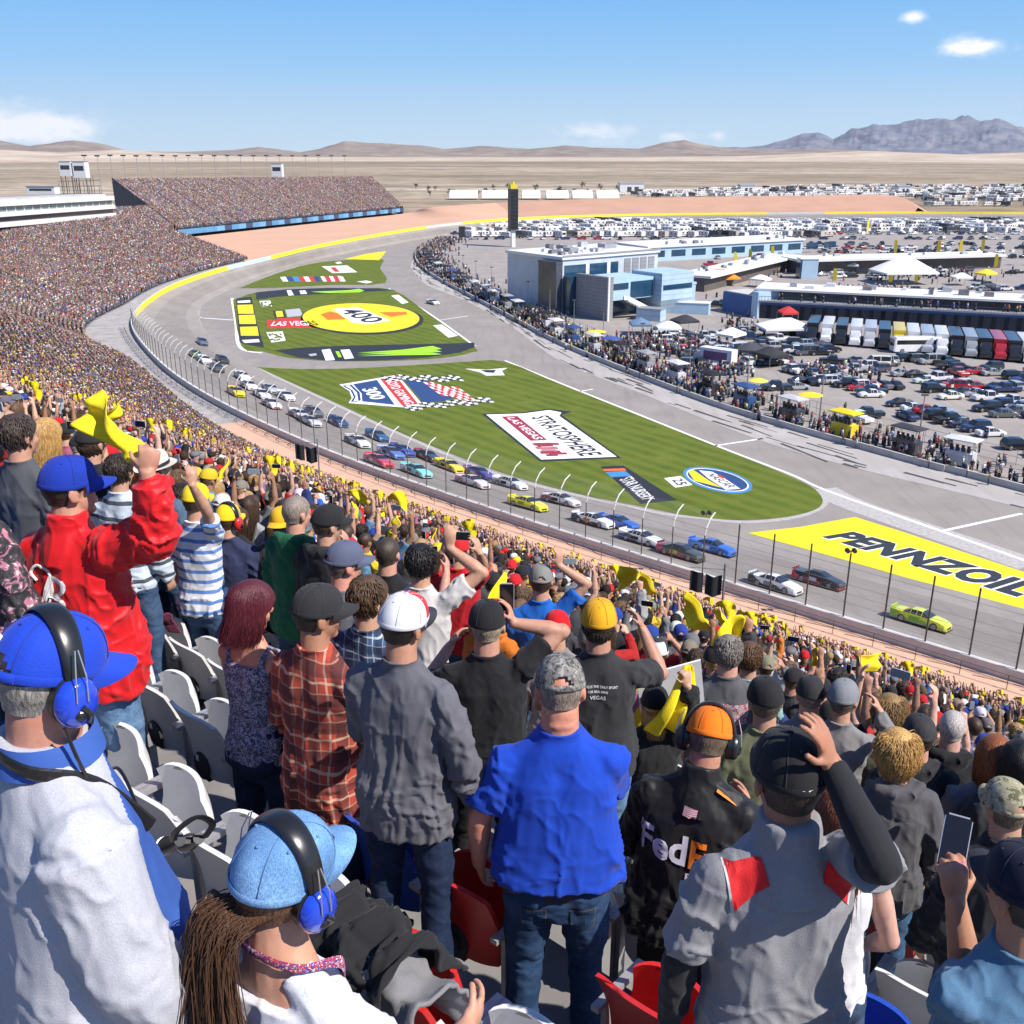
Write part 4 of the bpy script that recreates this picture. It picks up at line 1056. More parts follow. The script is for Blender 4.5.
# --- transporters in a row
def make_hauler():
 r = empty('transporter_truck')
 mb = MB(); boxy(mb, 1.3, -9.5, 3.2, .95, 4.1, .14); mb.build('body', CARP, r, 30)
 mb = MB(); mb.box((-1.28, -9.4, .45), (1.28, 2.6, .95)); mb.build('skirt', TRIM, r)
 mb = MB(); mb.rings([[Vector((x, y, z)) for x, z in ((-1.2, .5), (1.2, .5), (1.2, h * .8), (1.0, h), (-1.0, h), (-1.2, h * .8))] for y, h in ((3.5, 3.3), (4.9, 3.4), (5.4, 2.6), (5.5, 1.9), (6.6, 1.7), (6.75, 1.3))], 0)
 mb.build('hood', CARP, r, 30)
 mb = MB(); mb.add([(-.95, 4.97, 3.2), (.95, 4.97, 3.2), (1.0, 5.43, 2.2), (-1.0, 5.43, 2.2)], [(0, 3, 2, 1)]); mb.build('windshield', GLASS, r)
 for x in (-1.1, 1.1):
  for y in (5.9, 3.9, 2.9, -7.2, -8.3):
   ty, rm = wheel_mb(.5, .3, 1 if x > 0 else -1); w = ty.build('wheel', TYRE, r, 40, (x, y, .5)); rm.build('rim', RIM, w)
 return r
HAUL = make_hauler()
HC = [('dark', CK), ('white', CW), ('black', CK), ('white', CW), ('pale grey', (.5, .5, .52)), ('black', CK), ('yellow', (.76, .56, .02)), ('white', CW), ('silver', (.4, .42, .45)), ('white', CW), ('black', CK), ('silver grey', (.32, .34, .36)), ('black', CK), ('red', (.42, .02, .03)), ('black', CK), ('white', CW)]
hn = {}
for j, (cn_, c) in enumerate(HC):
 px = 812 + j * 14.2; py = 338 + j * 1.35; hn[cn_] = hn.get(cn_, 0) + 1
 n_ = sum(1 for q in HC if q[0] == cn_)
 lab = (cn_ + ' transporter truck in the long row below the garages') if n_ == 1 else 'the %s of the %s transporter trucks from the left below the garages' % (['first', 'second', 'third', 'fourth', 'fifth'][hn[cn_] - 1], cn_)
 put(HAUL, 'haul', gp(px, py), heading(Vector((-.35, -1, 0))), c, lab, 'truck', 'transporter trucks parked side by side')
bt = empty('box_truck', gp(712, 366), heading(Vector((-.75, .66, 0))), 'white box truck with a purple side panel standing behind the pit boxes', 'truck')
mb = MB(); boxy(mb, 1.25, -5.0, 2.4, .9, 3.9, .1); mb.build('body', paint((.66, .66, .67), .4), bt, 30)
mb = MB(); mb.box((-1.262, -4.0, 1.5), (-1.252, 1.5, 3.3)); mb.build('side_panel', paint((.16, .07, .16), .5), bt)
mb = MB(); mb.rings([[Vector((x, y, z)) for x, z in ((-1.15, .5), (1.15, .5), (1.15, h), (-1.15, h))] for y, h in ((2.5, 2.7), (3.6, 2.6), (4.0, 1.8), (4.8, 1.5))], 0); mb.build('cab', paint((.6, .6, .61), .4), bt, 30)
for x in (-1.05, 1.05):
 for y in (3.9, -3.4, -4.3): ty, rm = wheel_mb(.48, .28, 1 if x > 0 else -1); w = ty.build('wheel', TYRE, bt, 40, (x, y, .48)); rm.build('rim', RIM, w)
# --- motorhomes and trailers in the infield rows and beyond the far straight
RVM = [plain('rv_white', (.66, .65, .63), .5, .1, .5), plain('rv_window', (.03, .03, .035), .2, .1, 1), plain('rv_stripe', (.22, .2, .2), .5, .3, .3), TYRE, plain('rv_tan', (.46, .41, .35), .5, .1, .5), plain('rv_black', (.03, .03, .034), .4, .1, .5)]
def rv_mesh(v):
 mb = MB(); bc = (0, 0, 4, 0, 5, 0)[v]
 L = (10.5, 8.2, 9.5, 7.0, 11, 6.4)[v]; h = (3.3, 3.0, 3.2, 2.7, 3.5, 2.5)[v]
 boxy(mb, 1.25, -L / 2, L / 2, .6, h, .15, bc)
 if v in (1, 3): mb.rings([[Vector((x, y, z)) for x, z in ((-1.1, .5), (1.1, .5), (1.1, zz), (-1.1, zz))] for y, zz in ((L / 2, 2.1), (L / 2 + .5, 1.9), (L / 2 + .8, 1.3), (L / 2 + 1.7, 1.1))], bc); mb.box((-1.2, L / 2, 2.05), (1.2, L / 2 + .9, h - .05), bc, taper=.9)
 for s in (-1, 1):
  mb.box((s * 1.256 - .004, -L / 2 + .4, 1.15), (s * 1.256 + .004, L / 2 - .3, 1.45), 2)
  for k in range(3): mb.box((s * 1.26 - .005, -L / 2 + 1 + k * L / 3.3, 1.75), (s * 1.26 + .005, -L / 2 + 2.2 + k * L / 3.3, 2.45), 1)
  for y in (-L * .28, L * .33): mb.box((s * 1.0 - .14, y - .42, 0), (s * 1.0 + .14, y + .42, .8), 3)
 mb.box((-1.0, L / 2 + .002, 1.5), (1.0, L / 2 + .012, 2.6), 1) if v not in (1, 3) else mb.box((-.9, L / 2 + .3, 1.35), (.9, L / 2 + .56, 1.95), 1)
 mb.box((-.4, -1.2, h), (.4, -.2, h + .28), 0); mb.box((-.35, 1.6, h), (.35, 2.3, h + .22), 4)
 return mb.mesh('motorhome', RVM, 30)
RVS = [rv_mesh(v) for v in range(6)]
RVN = ['white motorhome', 'white camper with an overcab', 'tan motorhome', 'white travel trailer', 'black motor coach', 'small white van camper']
nrv = 0
def rv(p, rz, v, where):
 global nrv
 o = link('motorhome', RVS[v], None, (p[0], p[1], 0)); o.rotation_euler = (0, 0, rz); nrv += 1
 return tag(o, RVN[v] + ' among many alike ' + where, 'motorhome', RVN[v] + 's ' + where)
for py, dx, x0, x1 in ((223.5, 6.5, 500, 1040), (226, 7, 490, 1040), (229, 8, 480, 1040), (232.5, 9, 470, 1040), (237, 10, 470, 1040), (242, 11, 640, 1040), (247, 12, 690, 1040)):
 x = x0
 while x < x1:
  if R.random() < .95 and nrv < 300 and not (x < 528 and py > 238): rv(gp(x, py + R.uniform(-.5, .5)), R.choice((0, 0, PI / 2, PI)) + R.uniform(-.15, .15) + .5, R.choices(range(6), (5, 4, 2, 5, 1.4, 3))[0], 'in the infield camping rows')
  x += dx * R.uniform(.8, 1.3)
FARRV = []
for y, dx, x0, x1 in ((600, 4.6, 640, 1050), (622, 4.2, 615, 1050), (655, 4.5, 640, 1050), (690, 5, 700, 1050), (720, 6, 735, 1050), (575, 5, 920, 1050), (545, 6, 925, 1050), (500, 7, 930, 1050), (760, 7, 790, 1050)):
 x = x0
 while x < x1:
  if R.random() < .84: FARRV.append((((x - 512) / 1000 * y * K / 1.045, (y + R.uniform(-5, 5)) * K), R.uniform(-.3, .3) + R.choice((0, PI / 2)) + .4, R.choices(range(6), (5, 4, 2, 5, 1.2, 3))[0]))
  x += dx * R.uniform(.75, 1.3)
print('motorhomes', nrv)
mb = MB()
for p, rz, v in FARRV:
 M = Matrix.Translation((p[0], p[1], 0)) @ Matrix.Rotation(rz, 4, 'Z')
 for m_ in range(6):
  mb.add([M @ q.co for q in RVS[v].vertices], [tuple(f.vertices) for f in RVS[v].polygons if f.material_index == m_], m_)
tag(mb.build('distant_camp', RVM), 'motorhomes and trailers of the camp beyond the far straight', 'camp', None, 'stuff')
CM = []
for k in ('sedan', 'suv', 'pickup'):
 pr = make_car(k); mb = MB(); mats = [None, GLASS, TYRE]
 for ch in list(pr.children):
  nm = ch.name.split('.')[0]
  mi = {'body': 0, 'windows': 1, 'wheel': 2}.get(nm)
  if mi is not None:
   off = ch.location
   mb.add([Vector(v.co) + off for v in ch.data.vertices], [tuple(p.vertices) for p in ch.data.polygons], mi)
  for g in list(ch.children): bpy.data.objects.remove(g)
  bpy.data.objects.remove(ch)
 bpy.data.objects.remove(pr)
 CM.append(mb.mesh('distant_car', [CARP, GLASS, TYRE], 38))
FCN = [('white', (.7, .7, .7)), ('black', (.015, .015, .017)), ('silver', (.36, .37, .38)), ('red', (.4, .015, .02)), ('dark blue', (.015, .03, .1)), ('grey', (.12, .12, .13))]
nfc = 0
def fcar(p, rz, where):
 global nfc
 nm, c = R.choices(FCN, (6, 5, 4, 2, 2, 3))[0]; k = R.randrange(3)
 o = link('distant_car', CM[k], None, (p[0], p[1], 0)); o.rotation_euler = (0, 0, rz); o.color = c4(c); nfc += 1
 tag(o, nm + ' ' + ('sedan', 'sport utility car', 'pickup truck')[k] + ' among many parked ' + where, 'car', nm + ' ' + ('sedan', 'sport utility', 'pickup')[k] + ' cars parked ' + where)
for py, x0, x1, dx in ((227.5, 470, 1040, 13), (231, 462, 1040, 13), (234.5, 455, 1040, 12), (239.5, 450, 1040, 12), (245, 690, 1040, 13), (249, 690, 1040, 11), (253, 815, 1040, 10), (258, 940, 1040, 11)):
 x = x0
 while x < x1:
  if R.random() < .8 and not (x < 530 and py > 240): fcar(gp(x, py), R.choice((0, PI / 2)) + R.uniform(-.2, .2), 'in the infield camping rows')
  x += dx * R.uniform(.6, 1.4)
print('far cars', nfc)
for x0, x1, y0, y1, n in ((655, 800, 333, 372, 46), (770, 850, 352, 392, 16), (880, 1030, 286, 296, 12), (700, 800, 300, 309, 8), (850, 1035, 362, 425, 26), (820, 1030, 262, 281, 26), (700, 830, 256, 268, 14)):
 for _ in range(n): fcar(gp(R.uniform(x0, x1), R.uniform(y0, y1)), R.choice((1.45, 1.7, -1.4, .2)) + R.uniform(-.15, .15), 'between the pits and the garages')
# ------------------------------------------------------------------ infield buildings
def hp(p, dy): return dy * proj(p)[2] / (FPX * CP)
def frame(o, d):
 d = Vector((d[0], d[1], 0)).normalized(); n = Vector((-d.y, d.x, 0))
 return Matrix(((d.x, n.x, 0, 0), (d.y, n.y, 0, 0), (0, 0, 1, 0), (0, 0, 0, 1)))
def lbox(mb, a, b, mi=0, taper=1.0): mb.box(a, b, mi, None, taper)
BW, BLU, LBLU, GRY = plain('cladding_white', (.66, .66, .66), .6, .06, .3), plain('garage_blue', (.025, .085, .26), .6, .15, .4), plain('cladding_pale_blue', (.36, .50, .62), .6, .08, .3), plain('cladding_grey', (.25, .26, .28), .6, .15, .4)
def slat_mat(name, c, k=5.0):
 m, t, b = nt(name); v = coords(t); s = N(t, 'ShaderNodeSeparateXYZ'); t.links.new(v, s.inputs[0])
 f = N(t, 'ShaderNodeMath', operation='FRACT'); g = N(t, 'ShaderNodeMath', operation='MULTIPLY'); t.links.new(s.outputs[2], g.inputs[0]); g.inputs[1].default_value = k / 4; t.links.new(g.outputs[0], f.inputs[0])
 setcol(t, b, mixc(t, ramp(t, f.outputs[0], [(.0, 1), (.08, 0), (.9, 0), (1, 1)]), mixc(t, ramp(t, noise(t, v, .4, 4), [(.3, 0), (.7, 1)]), c, [x * .82 for x in c]), [x * .55 for x in c])); b.inputs['Roughness'].default_value = .6
 return m
SLB, SLG = slat_mat('slatted_blue', (.40, .54, .66), 3), slat_mat('panelled_grey', (.27, .275, .29), 4)
BGL = plain('blue_glass', (.012, .05, .10), .15, .3, .4, spec=.8)
def clutter(o, L, y0, y1, z, n, seed):
 r = random.Random(seed)
 for k in range(n):
  x, y, w, d, h = r.uniform(.03, .95) * L, r.uniform(y0, y1), r.uniform(.8, 2.6), r.uniform(.8, 2.0), r.uniform(.5, 1.3)
  mb = MB(); mb.box((x, y, z), (x + w, y + d, z + h)); mb.box((x + .15, y + .15, z + h), (x + w - .15, y + d - .15, z + h + .12)); mb.build('roof_unit', RU[k % 3], o)
RU = [plain('roof_unit_grey', (.40, .40, .41), .6, .2, .6), plain('roof_unit_dark', (.16, .16, .17), .6, .2, .6), plain('roof_unit_white', (.6, .6, .6), .6, .15, .6)]
P0 = gp(608, 321); E1 = (.80, .60)
hq = empty('club_building', P0, math.atan2(E1[1], E1[0]), 'white and grey infield club building with slatted blue block and stairs', 'building')
U = 1.55
def hb(name, boxes, mats):
 mb = MB()
 for q in boxes: mb.box(tuple(v * U for v in q[0]), tuple(v * U for v in q[1]), q[2] if len(q) > 2 else 0, None, q[3] if len(q) > 3 else 1.0)
 return mb.build(name, mats, hq)
hb('main_hall', [((-1, 11, 0), (22, 27, 9.2)), ((-1.3, 10.7, 9.2), (22.3, 27.3, 9.7), 1)], [plain('hall_grey_blue', (.47, .52, .57), .6, .1, .3), BW])
hb('hall_window', [((-.6, 10.9, 5.2), (12, 10.99, 8.2))], [BGL])
for x in (4.2, 9.2): hb('window_pillar', [((x, 10.8, 5.2), (x + .8, 10.89, 8.2))], [BW])
hb('roof_unit', [((4, 15, 9.7), (6, 17, 10.6)), ((9, 22, 9.7), (10.5, 23.5, 10.4)), ((15, 18, 9.7), (18, 20, 10.5))], [GRY])
hb('grey_block', [((0, 0, 0), (1.0, 8.5, 6.9)), ((-.05, -.05, 6.9), (1.05, 8.6, 7.1))], [SLG])
hb('corner_post', [((-.35, -.25, 0), (0, 0, 7.3))], [BW])
hb('recess', [((-1.2, 8.7, 0), (8, 10.6, 6.5))], [BGL])
hb('glass_wing', [((-2.4, 11, 0), (-1.1, 16, 8.6)), ((-2.5, 10.9, 8.6), (-1.05, 16.1, 8.9))], [plain('tinted_wall', (.07, .08, .10), .25, .3, .3, spec=.6), GRY])
hb('front_wing', [((1.1, .3, 3.2), (10.6, 8.4, 6.6)), ((1.1, 3.4, 0), (10.6, 8.4, 3.2))], [LBLU])
hb('wing_opening', [((5.2, .2, 3.4), (10.4, .29, 6.1)), ((1.2, 3.3, .1), (10.4, 3.39, 3.1))], [BGL])
mb = MB()
for k in range(9): mb.box(((3.6 + k * .7) * U, -.9 * U, (3.0 - k * .34) * U), ((4.7 + k * .7) * U, .1 * U, (3.25 - k * .34) * U))
for y in (-.95, .14): mb.add([(3.6 * U, y * U, 3.1 * U), (10 * U, y * U, .2 * U), (10 * U, y * U, 1.1 * U), (3.6 * U, y * U, 4.0 * U)], [(0, 1, 2, 3)])
mb.build('stairs', [BW], hq)
mb = MB(); mb.box((10.8 * U, -1.5 * U, 2.6 * U), (18.6 * U, 6 * U, 7.2 * U)); mb.rings([[Vector((x * U, y * U, z * U)) for x, y in q] for z, q in ((0, ((12.2, 0), (16.5, 0), (16.5, 5), (12.2, 5))), (2.6, ((10.8, -1.5), (18.6, -1.5), (18.6, 6), (10.8, 6))))])
mb.build('slatted_block', [SLB], hq)
hb('terrace', [((18.8, 2, 0), (23, 10.8, 4.2)), ((18.7, 1.9, 4.2), (23.1, 10.9, 4.6))], [LBLU])
BLD = []
def longbld(name, a, b, dep, lab, parts, cat='building'):
 """Long building whose front runs between two ground points; parts: (name, y0, y1, z0, z1, material, x0, x1)."""
 A, B = gp(*a), gp(*b); d = B - A; L = d.length
 o = empty(name, A, math.atan2(d.y, d.x), lab, cat); BLD.append(o)
 for nm, y0, y1, z0, z1, m, x0, x1 in parts:
  mb = MB(); mb.box((x0 * L, y0, z0), (x1 * L, y1, z1)); mb.build(nm, m, o)
 return o, L
clutter(hq, 21 * U, 13 * U, 25 * U, 9.7 * U, 22, 4)
for x in (13.5, 15.5, 17.5, 19.5): hb('facade_panel', [((x, 10.93, 1.0), (x + 1.6, 10.99, 8.6))], [SLG])
hb('parapet_rail', [((-1.3, 10.6, 9.7), (22.3, 10.66, 9.95))], [GRY])
hb('lower_window', [((1.3, .18, 5.0), (4.6, .29, 6.0)), ((11.2, -1.6, 4.4), (18.2, -1.51, 5.2))], [BGL])
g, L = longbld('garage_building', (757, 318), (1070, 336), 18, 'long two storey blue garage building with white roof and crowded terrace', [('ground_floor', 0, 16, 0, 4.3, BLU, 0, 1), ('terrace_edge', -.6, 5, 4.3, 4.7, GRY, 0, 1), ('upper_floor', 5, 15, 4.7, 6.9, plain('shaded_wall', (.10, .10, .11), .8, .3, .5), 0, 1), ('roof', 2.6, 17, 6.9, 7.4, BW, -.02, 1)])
for k in range(26):
 mb = MB(); x = (k + .5) / 26 * L; mb.box((x - 2.0, -.06, .1), (x + 2.0, -.005, 3.6)); mb.build('garage_door', plain('door_dark', (.02, .025, .04), .6, .2, 1) if k == 0 else bpy.data.materials['door_dark'], g)
mb = MB()
for k in range(90): mb.box((k / 90 * L, -.5, 4.7), (k / 90 * L + .08, -.42, 5.8))
mb.box((0, -.5, 5.75), (L, -.42, 5.85)); mb.build('railing', DSTEEL, g)
g2, L2 = longbld('garage_wing', (722, 311), (757, 318), 10, 'low curved blue wing at the left end of the garages', [('wall', 0, 9, 0, 5.4, BLU, 0, .86), ('end_bay', -.5, 9, 0, 6.8, LBLU, .86, 1.03), ('terrace', .5, 8.5, 5.4, 5.6, CONC, 0, .86)])
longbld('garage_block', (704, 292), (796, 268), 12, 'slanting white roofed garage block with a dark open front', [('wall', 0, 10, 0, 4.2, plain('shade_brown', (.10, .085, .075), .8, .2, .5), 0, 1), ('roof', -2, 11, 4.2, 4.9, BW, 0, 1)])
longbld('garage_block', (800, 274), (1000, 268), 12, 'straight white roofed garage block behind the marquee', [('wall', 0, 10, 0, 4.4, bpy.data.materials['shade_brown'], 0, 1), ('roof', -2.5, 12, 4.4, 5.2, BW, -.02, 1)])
longbld('media_building', (648, 262), (802, 253), 20, 'long pale blue and white media building with a flat roof', [('wall', 0, 22, 0, 5.4, LBLU, 0, 1), ('roof', -.6, 24, 5.4, 6.0, BW, -.01, 1.01)])
longbld('stair_tower', (801, 279), (817, 279), 5, 'square pale blue stair tower between the garage blocks', [('wall', 0, 5, 0, 6.6, LBLU, 0, 1), ('dark_side', -.02, 5, 0, 6.4, BGL, -.12, -.005), ('cap', -.2, 5.2, 6.6, 6.9, BW, -.14, 1.02)])
longbld('team_store', (665, 313), (727, 316), 5, 'low pale blue storage container by the club building', [('wall', 0, 4, 0, 2.9, LBLU, 0, .7), ('lid', -.1, 4.1, 2.9, 3.1, BW, 0, .71)])
longbld('office_cabin', (636, 320), (660, 322), 4, 'blue grey cabin beneath the slatted block', [('wall', 0, 4, 0, 3, SLB, 0, 1), ('lid', -.1, 4.1, 3, 3.2, GRY, 0, 1.02)])
def tent(p, w, d, h, eave, lab, m, peak=1, rz=0.1, rg=.45):
 o = empty('marquee' if w > 12 else 'team_tent', p, rz, lab, 'tent')
 mb = MB()
 e = [Vector(q) for q in ((-w, -d, eave), (w, -d, eave), (w, d, eave), (-w, d, eave))]
 mid = [Vector((x * w * (rg if rg < .9 else 1), y * d * .3, eave + (h - eave) * .72)) for x, y in ((-1, -1), (1, -1), (1, 1), (-1, 1))]
 top = [Vector((x * w * (.2 if rg < .9 else .99), 0, h)) for x in (-1, 1, 1, -1)]
 mb.rings([e, mid, top], 0, False)
 mb.rings([[q + Vector((0, 0, -.5)) for q in e], e], 0, False)
 mb.build('canopy', m, o, 50)
 for x in (-1, 1):
  for y in (-1, 1): pb = MB(); pb.tube([(x * w * .97, y * d * .97, 0), (x * w * .97, y * d * .97, eave)], .06, 6); pb.build('pole', STEEL, o)
 return o
TW = plain('tent_white', (.72, .71, .70), .7, .06, .6)
clutter(g, L, 6, 15, 7.4, 16, 5)
for o_, L_, z_ in ((BLD[2], 95, 4.9), (BLD[3], 190, 5.2), (BLD[4], 150, 6.0)): clutter(o_, L_ * .9, 2, 8, z_, 12, int(L_))
for k in range(10): mb = MB(); mb.box((k * 10.2 + 1, -.03, 1.6), (k * 10.2 + 8, -.004, 4.2)); mb.build('window', BGL, BLD[4])
tent(gp(902, 283), 9.0, 7, 8.6, 4.0, 'large white peaked marquee between the garage roofs', TW)
tent(gp(784, 337), 6.0, 4, 4.6, 2.6, 'white team tent left of the transporters', TW)
tent(gp(786, 332), 2, 2, 6.2, 5.0, 'small red canopy above the white team tent', paint((.5, .03, .03), .7))
tent(gp(719, 285), 6, 4, 5.2, 2.6, 'orange hospitality tent beside the slanting garage block', paint((.75, .25, .02), .7))
for i, (x0, x1) in enumerate(((450, 478), (482, 512), (522, 540), (546, 568), (572, 592), (596, 618))):
 p = dp((x0 + x1) / 2, 199, 545 * K); p.z = 0
 tent(p, (x1 - x0) * .5 * .545 * K, 11, 7.4, 1.3, ['first', 'second', 'third', 'fourth', 'fifth', 'sixth'][i] + ' from the left of six white pavilions beyond the bank', TW, rz=.02, rg=.95)
py = empty('scoring_pylon', gp(513, 247), .3, 'tall dark scoring pylon with a yellow cap and white base', 'scoreboard')
PH = hp(gp(513, 247), 56)
mb = MB(); mb.box((-1.9, -1.9, PH * .28), (1.9, 1.9, PH * .93)); mb.build('tower', plain('pylon_dark', (.022, .024, .028), .4, .3, .3), py)
mb = MB(); mb.box((-.9, -.9, 0), (.9, .9, PH * .28)); mb.build('base', BW, py)
mb = MB(); mb.box((-1.6, -1.6, PH * .93), (1.6, 1.6, PH)); mb.tube([(0, 0, PH), (0, 0, PH * 1.04)], .6, 8); mb.build('cap', paint((.62, .5, .03), .5), py)
for k in range(10): mb = MB(); z = PH * (.31 + k * .06); mb.box((-1.5, -1.94, z), (1.5, -1.905, z + PH * .035)); mb.build('score_panel', plain('score_face', (.012, .012, .014), .3, .2, 3) if k == 0 else bpy.data.materials['score_face'], py)
sb = empty('screen_tower', gp(462, 243), .2, 'small black speaker tower near the entry of pit road', 'tower')
h = hp(gp(462, 243), 15); mb = MB(); mb.tube([(0, 0, 0), (0, 0, h)], .25, 8); mb.build('mast', DSTEEL, sb); mb = MB(); mb.box((-1.4, -.8, h * .35), (1.4, .8, h)); mb.build('box', paint((.02, .02, .022), .5), sb)
def feather(p, h, lab):
 o = empty('feather_flag', p, R.uniform(-.6, .6), lab, 'flag')
 mb = MB(); mb.tube([(0, 0, 0), (0, 0, h * .9), (.25, 0, h)], .05, 5); mb.build('pole', STEEL, o)
 mb = MB(); q = [(0.06, h * .2), (0.06, h * .92), (.3, h), (1.1, h * .93), (1.3, h * .7), (1.2, h * .2)]
 mb.rings([[Vector((x, y, z)) for x, z in q] for y in (-.02, .02)], 0); mb.build('banner', paint((.80, .60, .02), .7), o)
for j, (x, y, c, nm) in enumerate(((668, 338, (.7, .7, .7), 'white'), (684, 331, (.03, .03, .035), 'black'), (730, 345, (.7, .7, .7), 'white'), (748, 361, (.05, .05, .06), 'dark'), (640, 334, (.12, .2, .3), 'blue grey'), (770, 366, (.03, .03, .03), 'black'), (760, 287, (.7, .7, .7), 'white'), (850, 272, (.7, .7, .7), 'white'), (960, 285, (.7, .7, .7), 'white'), (985, 281, (.75, .55, .03), 'yellow'), (830, 300, (.7, .7, .7), 'white'))):
 tent(gp(x, y), 2.8, 2.4, 4.0, 2.7, nm + ' pop-up canopy ' + ['left of the club stairs crowd', 'below the slatted block', 'behind the box truck', 'beside the yellow umbrella', 'before the grey blue cabin', 'at the pit fence', 'between the garage blocks', 'left of the marquee', 'right of the marquee', 'on the right of the white canopies', 'behind the garage terrace'][j], paint(c, .7), rz=.4 * j)
FF = [(733, 268, 'in front of the slanting garage block'), (748, 265, 'above the white roof'), (770, 262, 'beside the media building'), (888, 285, 'on the left of the marquee front'), (914, 285, 'on the right of the marquee front'), (832, 284, 'between the tower and the marquee'), (893, 256, 'behind the marquee'), (958, 256, 'furthest but one on the right behind the marquee'), (980, 255, 'rightmost of all'), (993, 270, 'at the end of the straight garage block'), (936, 256, 'in the middle behind the marquee'), (866, 236, 'among the camping rows')]
for x, y, w in FF: feather(gp(x, y), hp(gp(x, y), 15), 'yellow feather flag ' + w)
for px, w, h, lab in ((632, 26, 8, 'large white warehouse at the left end of the far camp'), (748, 16, 6, 'white shed in the middle of the far camp'), (905, 14, 5, 'small white shed beyond the right part of the far bank')):
 p = dp(px, 190, 640 * K); p.z = 0; o = empty('warehouse', p, .05, lab, 'building')
 mb = MB(); mb.box((-w / 2, 0, 0), (w / 2, 14, h)); mb.build('wall', BW, o); mb = MB(); mb.rings([[V for V in (Vector((x, y, z)) for y, z in ((-.5, h), (14.5, h), (7, h + 1.6)))] for x in (-w / 2 - .4, w / 2 + .4)], 0); mb.build('roof', GRY, o)
 mb = MB(); mb.box((-w * .2, -.05, 0), (-w * .02, -.01, h * .6)); mb.box((w * .1, -.05, 0), (w * .28, -.01, h * .6)); mb.build('gate', DARK, o)
CAN = objcol('canopy_cloth', .75, .12, 3, .1, 30)
def make_pitbox():
 o = empty('pit_box')
 mb = MB(); mb.box((-1.9, -.9, .25), (1.9, .9, 2.1)); mb.box((-1.5, -.8, 2.1), (1.5, .8, 2.25)); mb.build('cabinet', CARP, o)
 for x in (-1.8, 1.8):
  for y in (-.9, .9): mb = MB(); mb.tube([(x, y, 2.0), (x, y, 3.9)], .04, 5); mb.build('post', STEEL, o)
 mb = MB(); mb.rings([[Vector((x * s, y * s, z)) for x, y in ((-2.3, -1.4), (2.3, -1.4), (2.3, 1.4), (-2.3, 1.4))] for s, z in ((1, 3.85), (1, 4.0), (.3, 4.3))], 0); mb.build('canopy', CAN, o)
 mb = MB()
 for x in (-1.2, -.4, .4, 1.2): mb.box((x - .22, -.75, 2.25), (x + .22, -.3, 2.7)); mb.box((x - .22, -.8, 2.7), (x + .22, -.72, 3.2))
 mb.build('bench', TRIM, o)
 for x in (-1.4, 1.4): ty, rm = wheel_mb(.3, .18, 1); ty.build('wheel', TYRE, o, 40, (x, -.75, .3))
 return o
PBX = make_pitbox()
PBC = [('black', CK), ('black', CK), ('dark grey', (.08, .08, .09)), ('silver', (.3, .31, .33)), ('black', CK), ('dark grey', (.05, .05, .06)), ('blue', (.03, .08, .22)), ('maroon', (.2, .02, .03)), ('white', (.6, .6, .6))]
PW = resample(PITW[2 * 8:], 200)
cntp = {}
npb = 0
for k in range(5, 180, 5):
 p = PW[k]; d = (PW[k + 1] - PW[k - 1]).normalized(); n = Vector((-d.y, d.x, 0))
 px = proj(p)[0]
 nm, c = R.choice(PBC)
 special = None
 if abs(px - 824) < 9: nm, c, special = 'yellow', (.75, .58, .02), 1
 elif abs(px - 578) < 8: nm, c = 'pale', (.5, .5, .5)
 o = put(PBX, 'pitbox', p + n * R.uniform(3.2, 4.6), math.atan2(d.y, d.x), c, '', 'pit box', 'pit boxes along the pit wall')
 npb += 1; side = 'towards the turn' if px < 560 else ('by the club building' if px < 690 else ('behind the lawn signs' if px < 840 else 'towards the near end'))
 cc = c if nm in ('black', 'yellow') or R.random() < .4 else R.choice(((.02, .02, .02), (.05, .05, .06), (.5, .5, .5)))
 for ch in o.children:
  if ch.name.startswith(('cabinet', 'canopy')): ch.color = c4(c if ch.name.startswith('cabinet') else cc)
 key = (nm, side); cntp[key] = cntp.get(key, 0) + 1
 o['label'] = nm + ' pit box ' + side + ('' if cntp[key] == 1 else ', %s of its colour' % ['', '', 'second', 'third', 'fourth', 'fifth', 'sixth', 'seventh', 'eighth', 'ninth', 'tenth', 'eleventh', 'twelfth', 'thirteenth', 'fourteenth'][min(cntp[key], 14)])
mb = MB()
pw2 = resample(PITW, 260)
nn = [Vector((-(pw2[min(i + 1, 259)] - pw2[max(i - 1, 0)]).y, (pw2[min(i + 1, 259)] - pw2[max(i - 1, 0)]).x, 0)).normalized() for i in range(260)]
mb.rings([[p + n * a + Vector((0, 0, z)) for a, z in ((0, -.1), (0, .95), (.35, .95), (.35, -.1))] for p, n in zip(pw2, nn)], 0)
tag(mb.build('pit_wall', plain('pit_wall_white', (.44, .43, .41), .8, .15, .6)), 'low white concrete pit wall lined with crews and their boxes', 'wall')
def umbrella(p, c, lab, r=1.6, h=2.9):
 o = empty('umbrella', p, 0, lab, 'umbrella')
 mb = MB(); mb.tube([(0, 0, 0), (0, 0, h)], .04, 6); mb.build('pole', STEEL, o)
 mb = MB(); mb.rings([[Vector((math.cos(2 * PI * k / 10) * q, math.sin(2 * PI * k / 10) * q, z)) for k in range(10)] for q, z in ((r, h - .35), (r * .6, h - .12), (.05, h + .05))], 0); mb.build('canopy', paint(c, .7), o)
umbrella(gp(596, 345), (.80, .62, .03), 'yellow umbrella in the crowded pit near the club building', 2.3, 3.4)
umbrella(gp(611, 351), (.04, .08, .32), 'blue umbrella just right of the yellow one', 2.2, 3.2)
umbrella(gp(757, 396), (.78, .66, .05), 'yellow umbrella in the middle of the pit boxes', 1.8, 3.2)
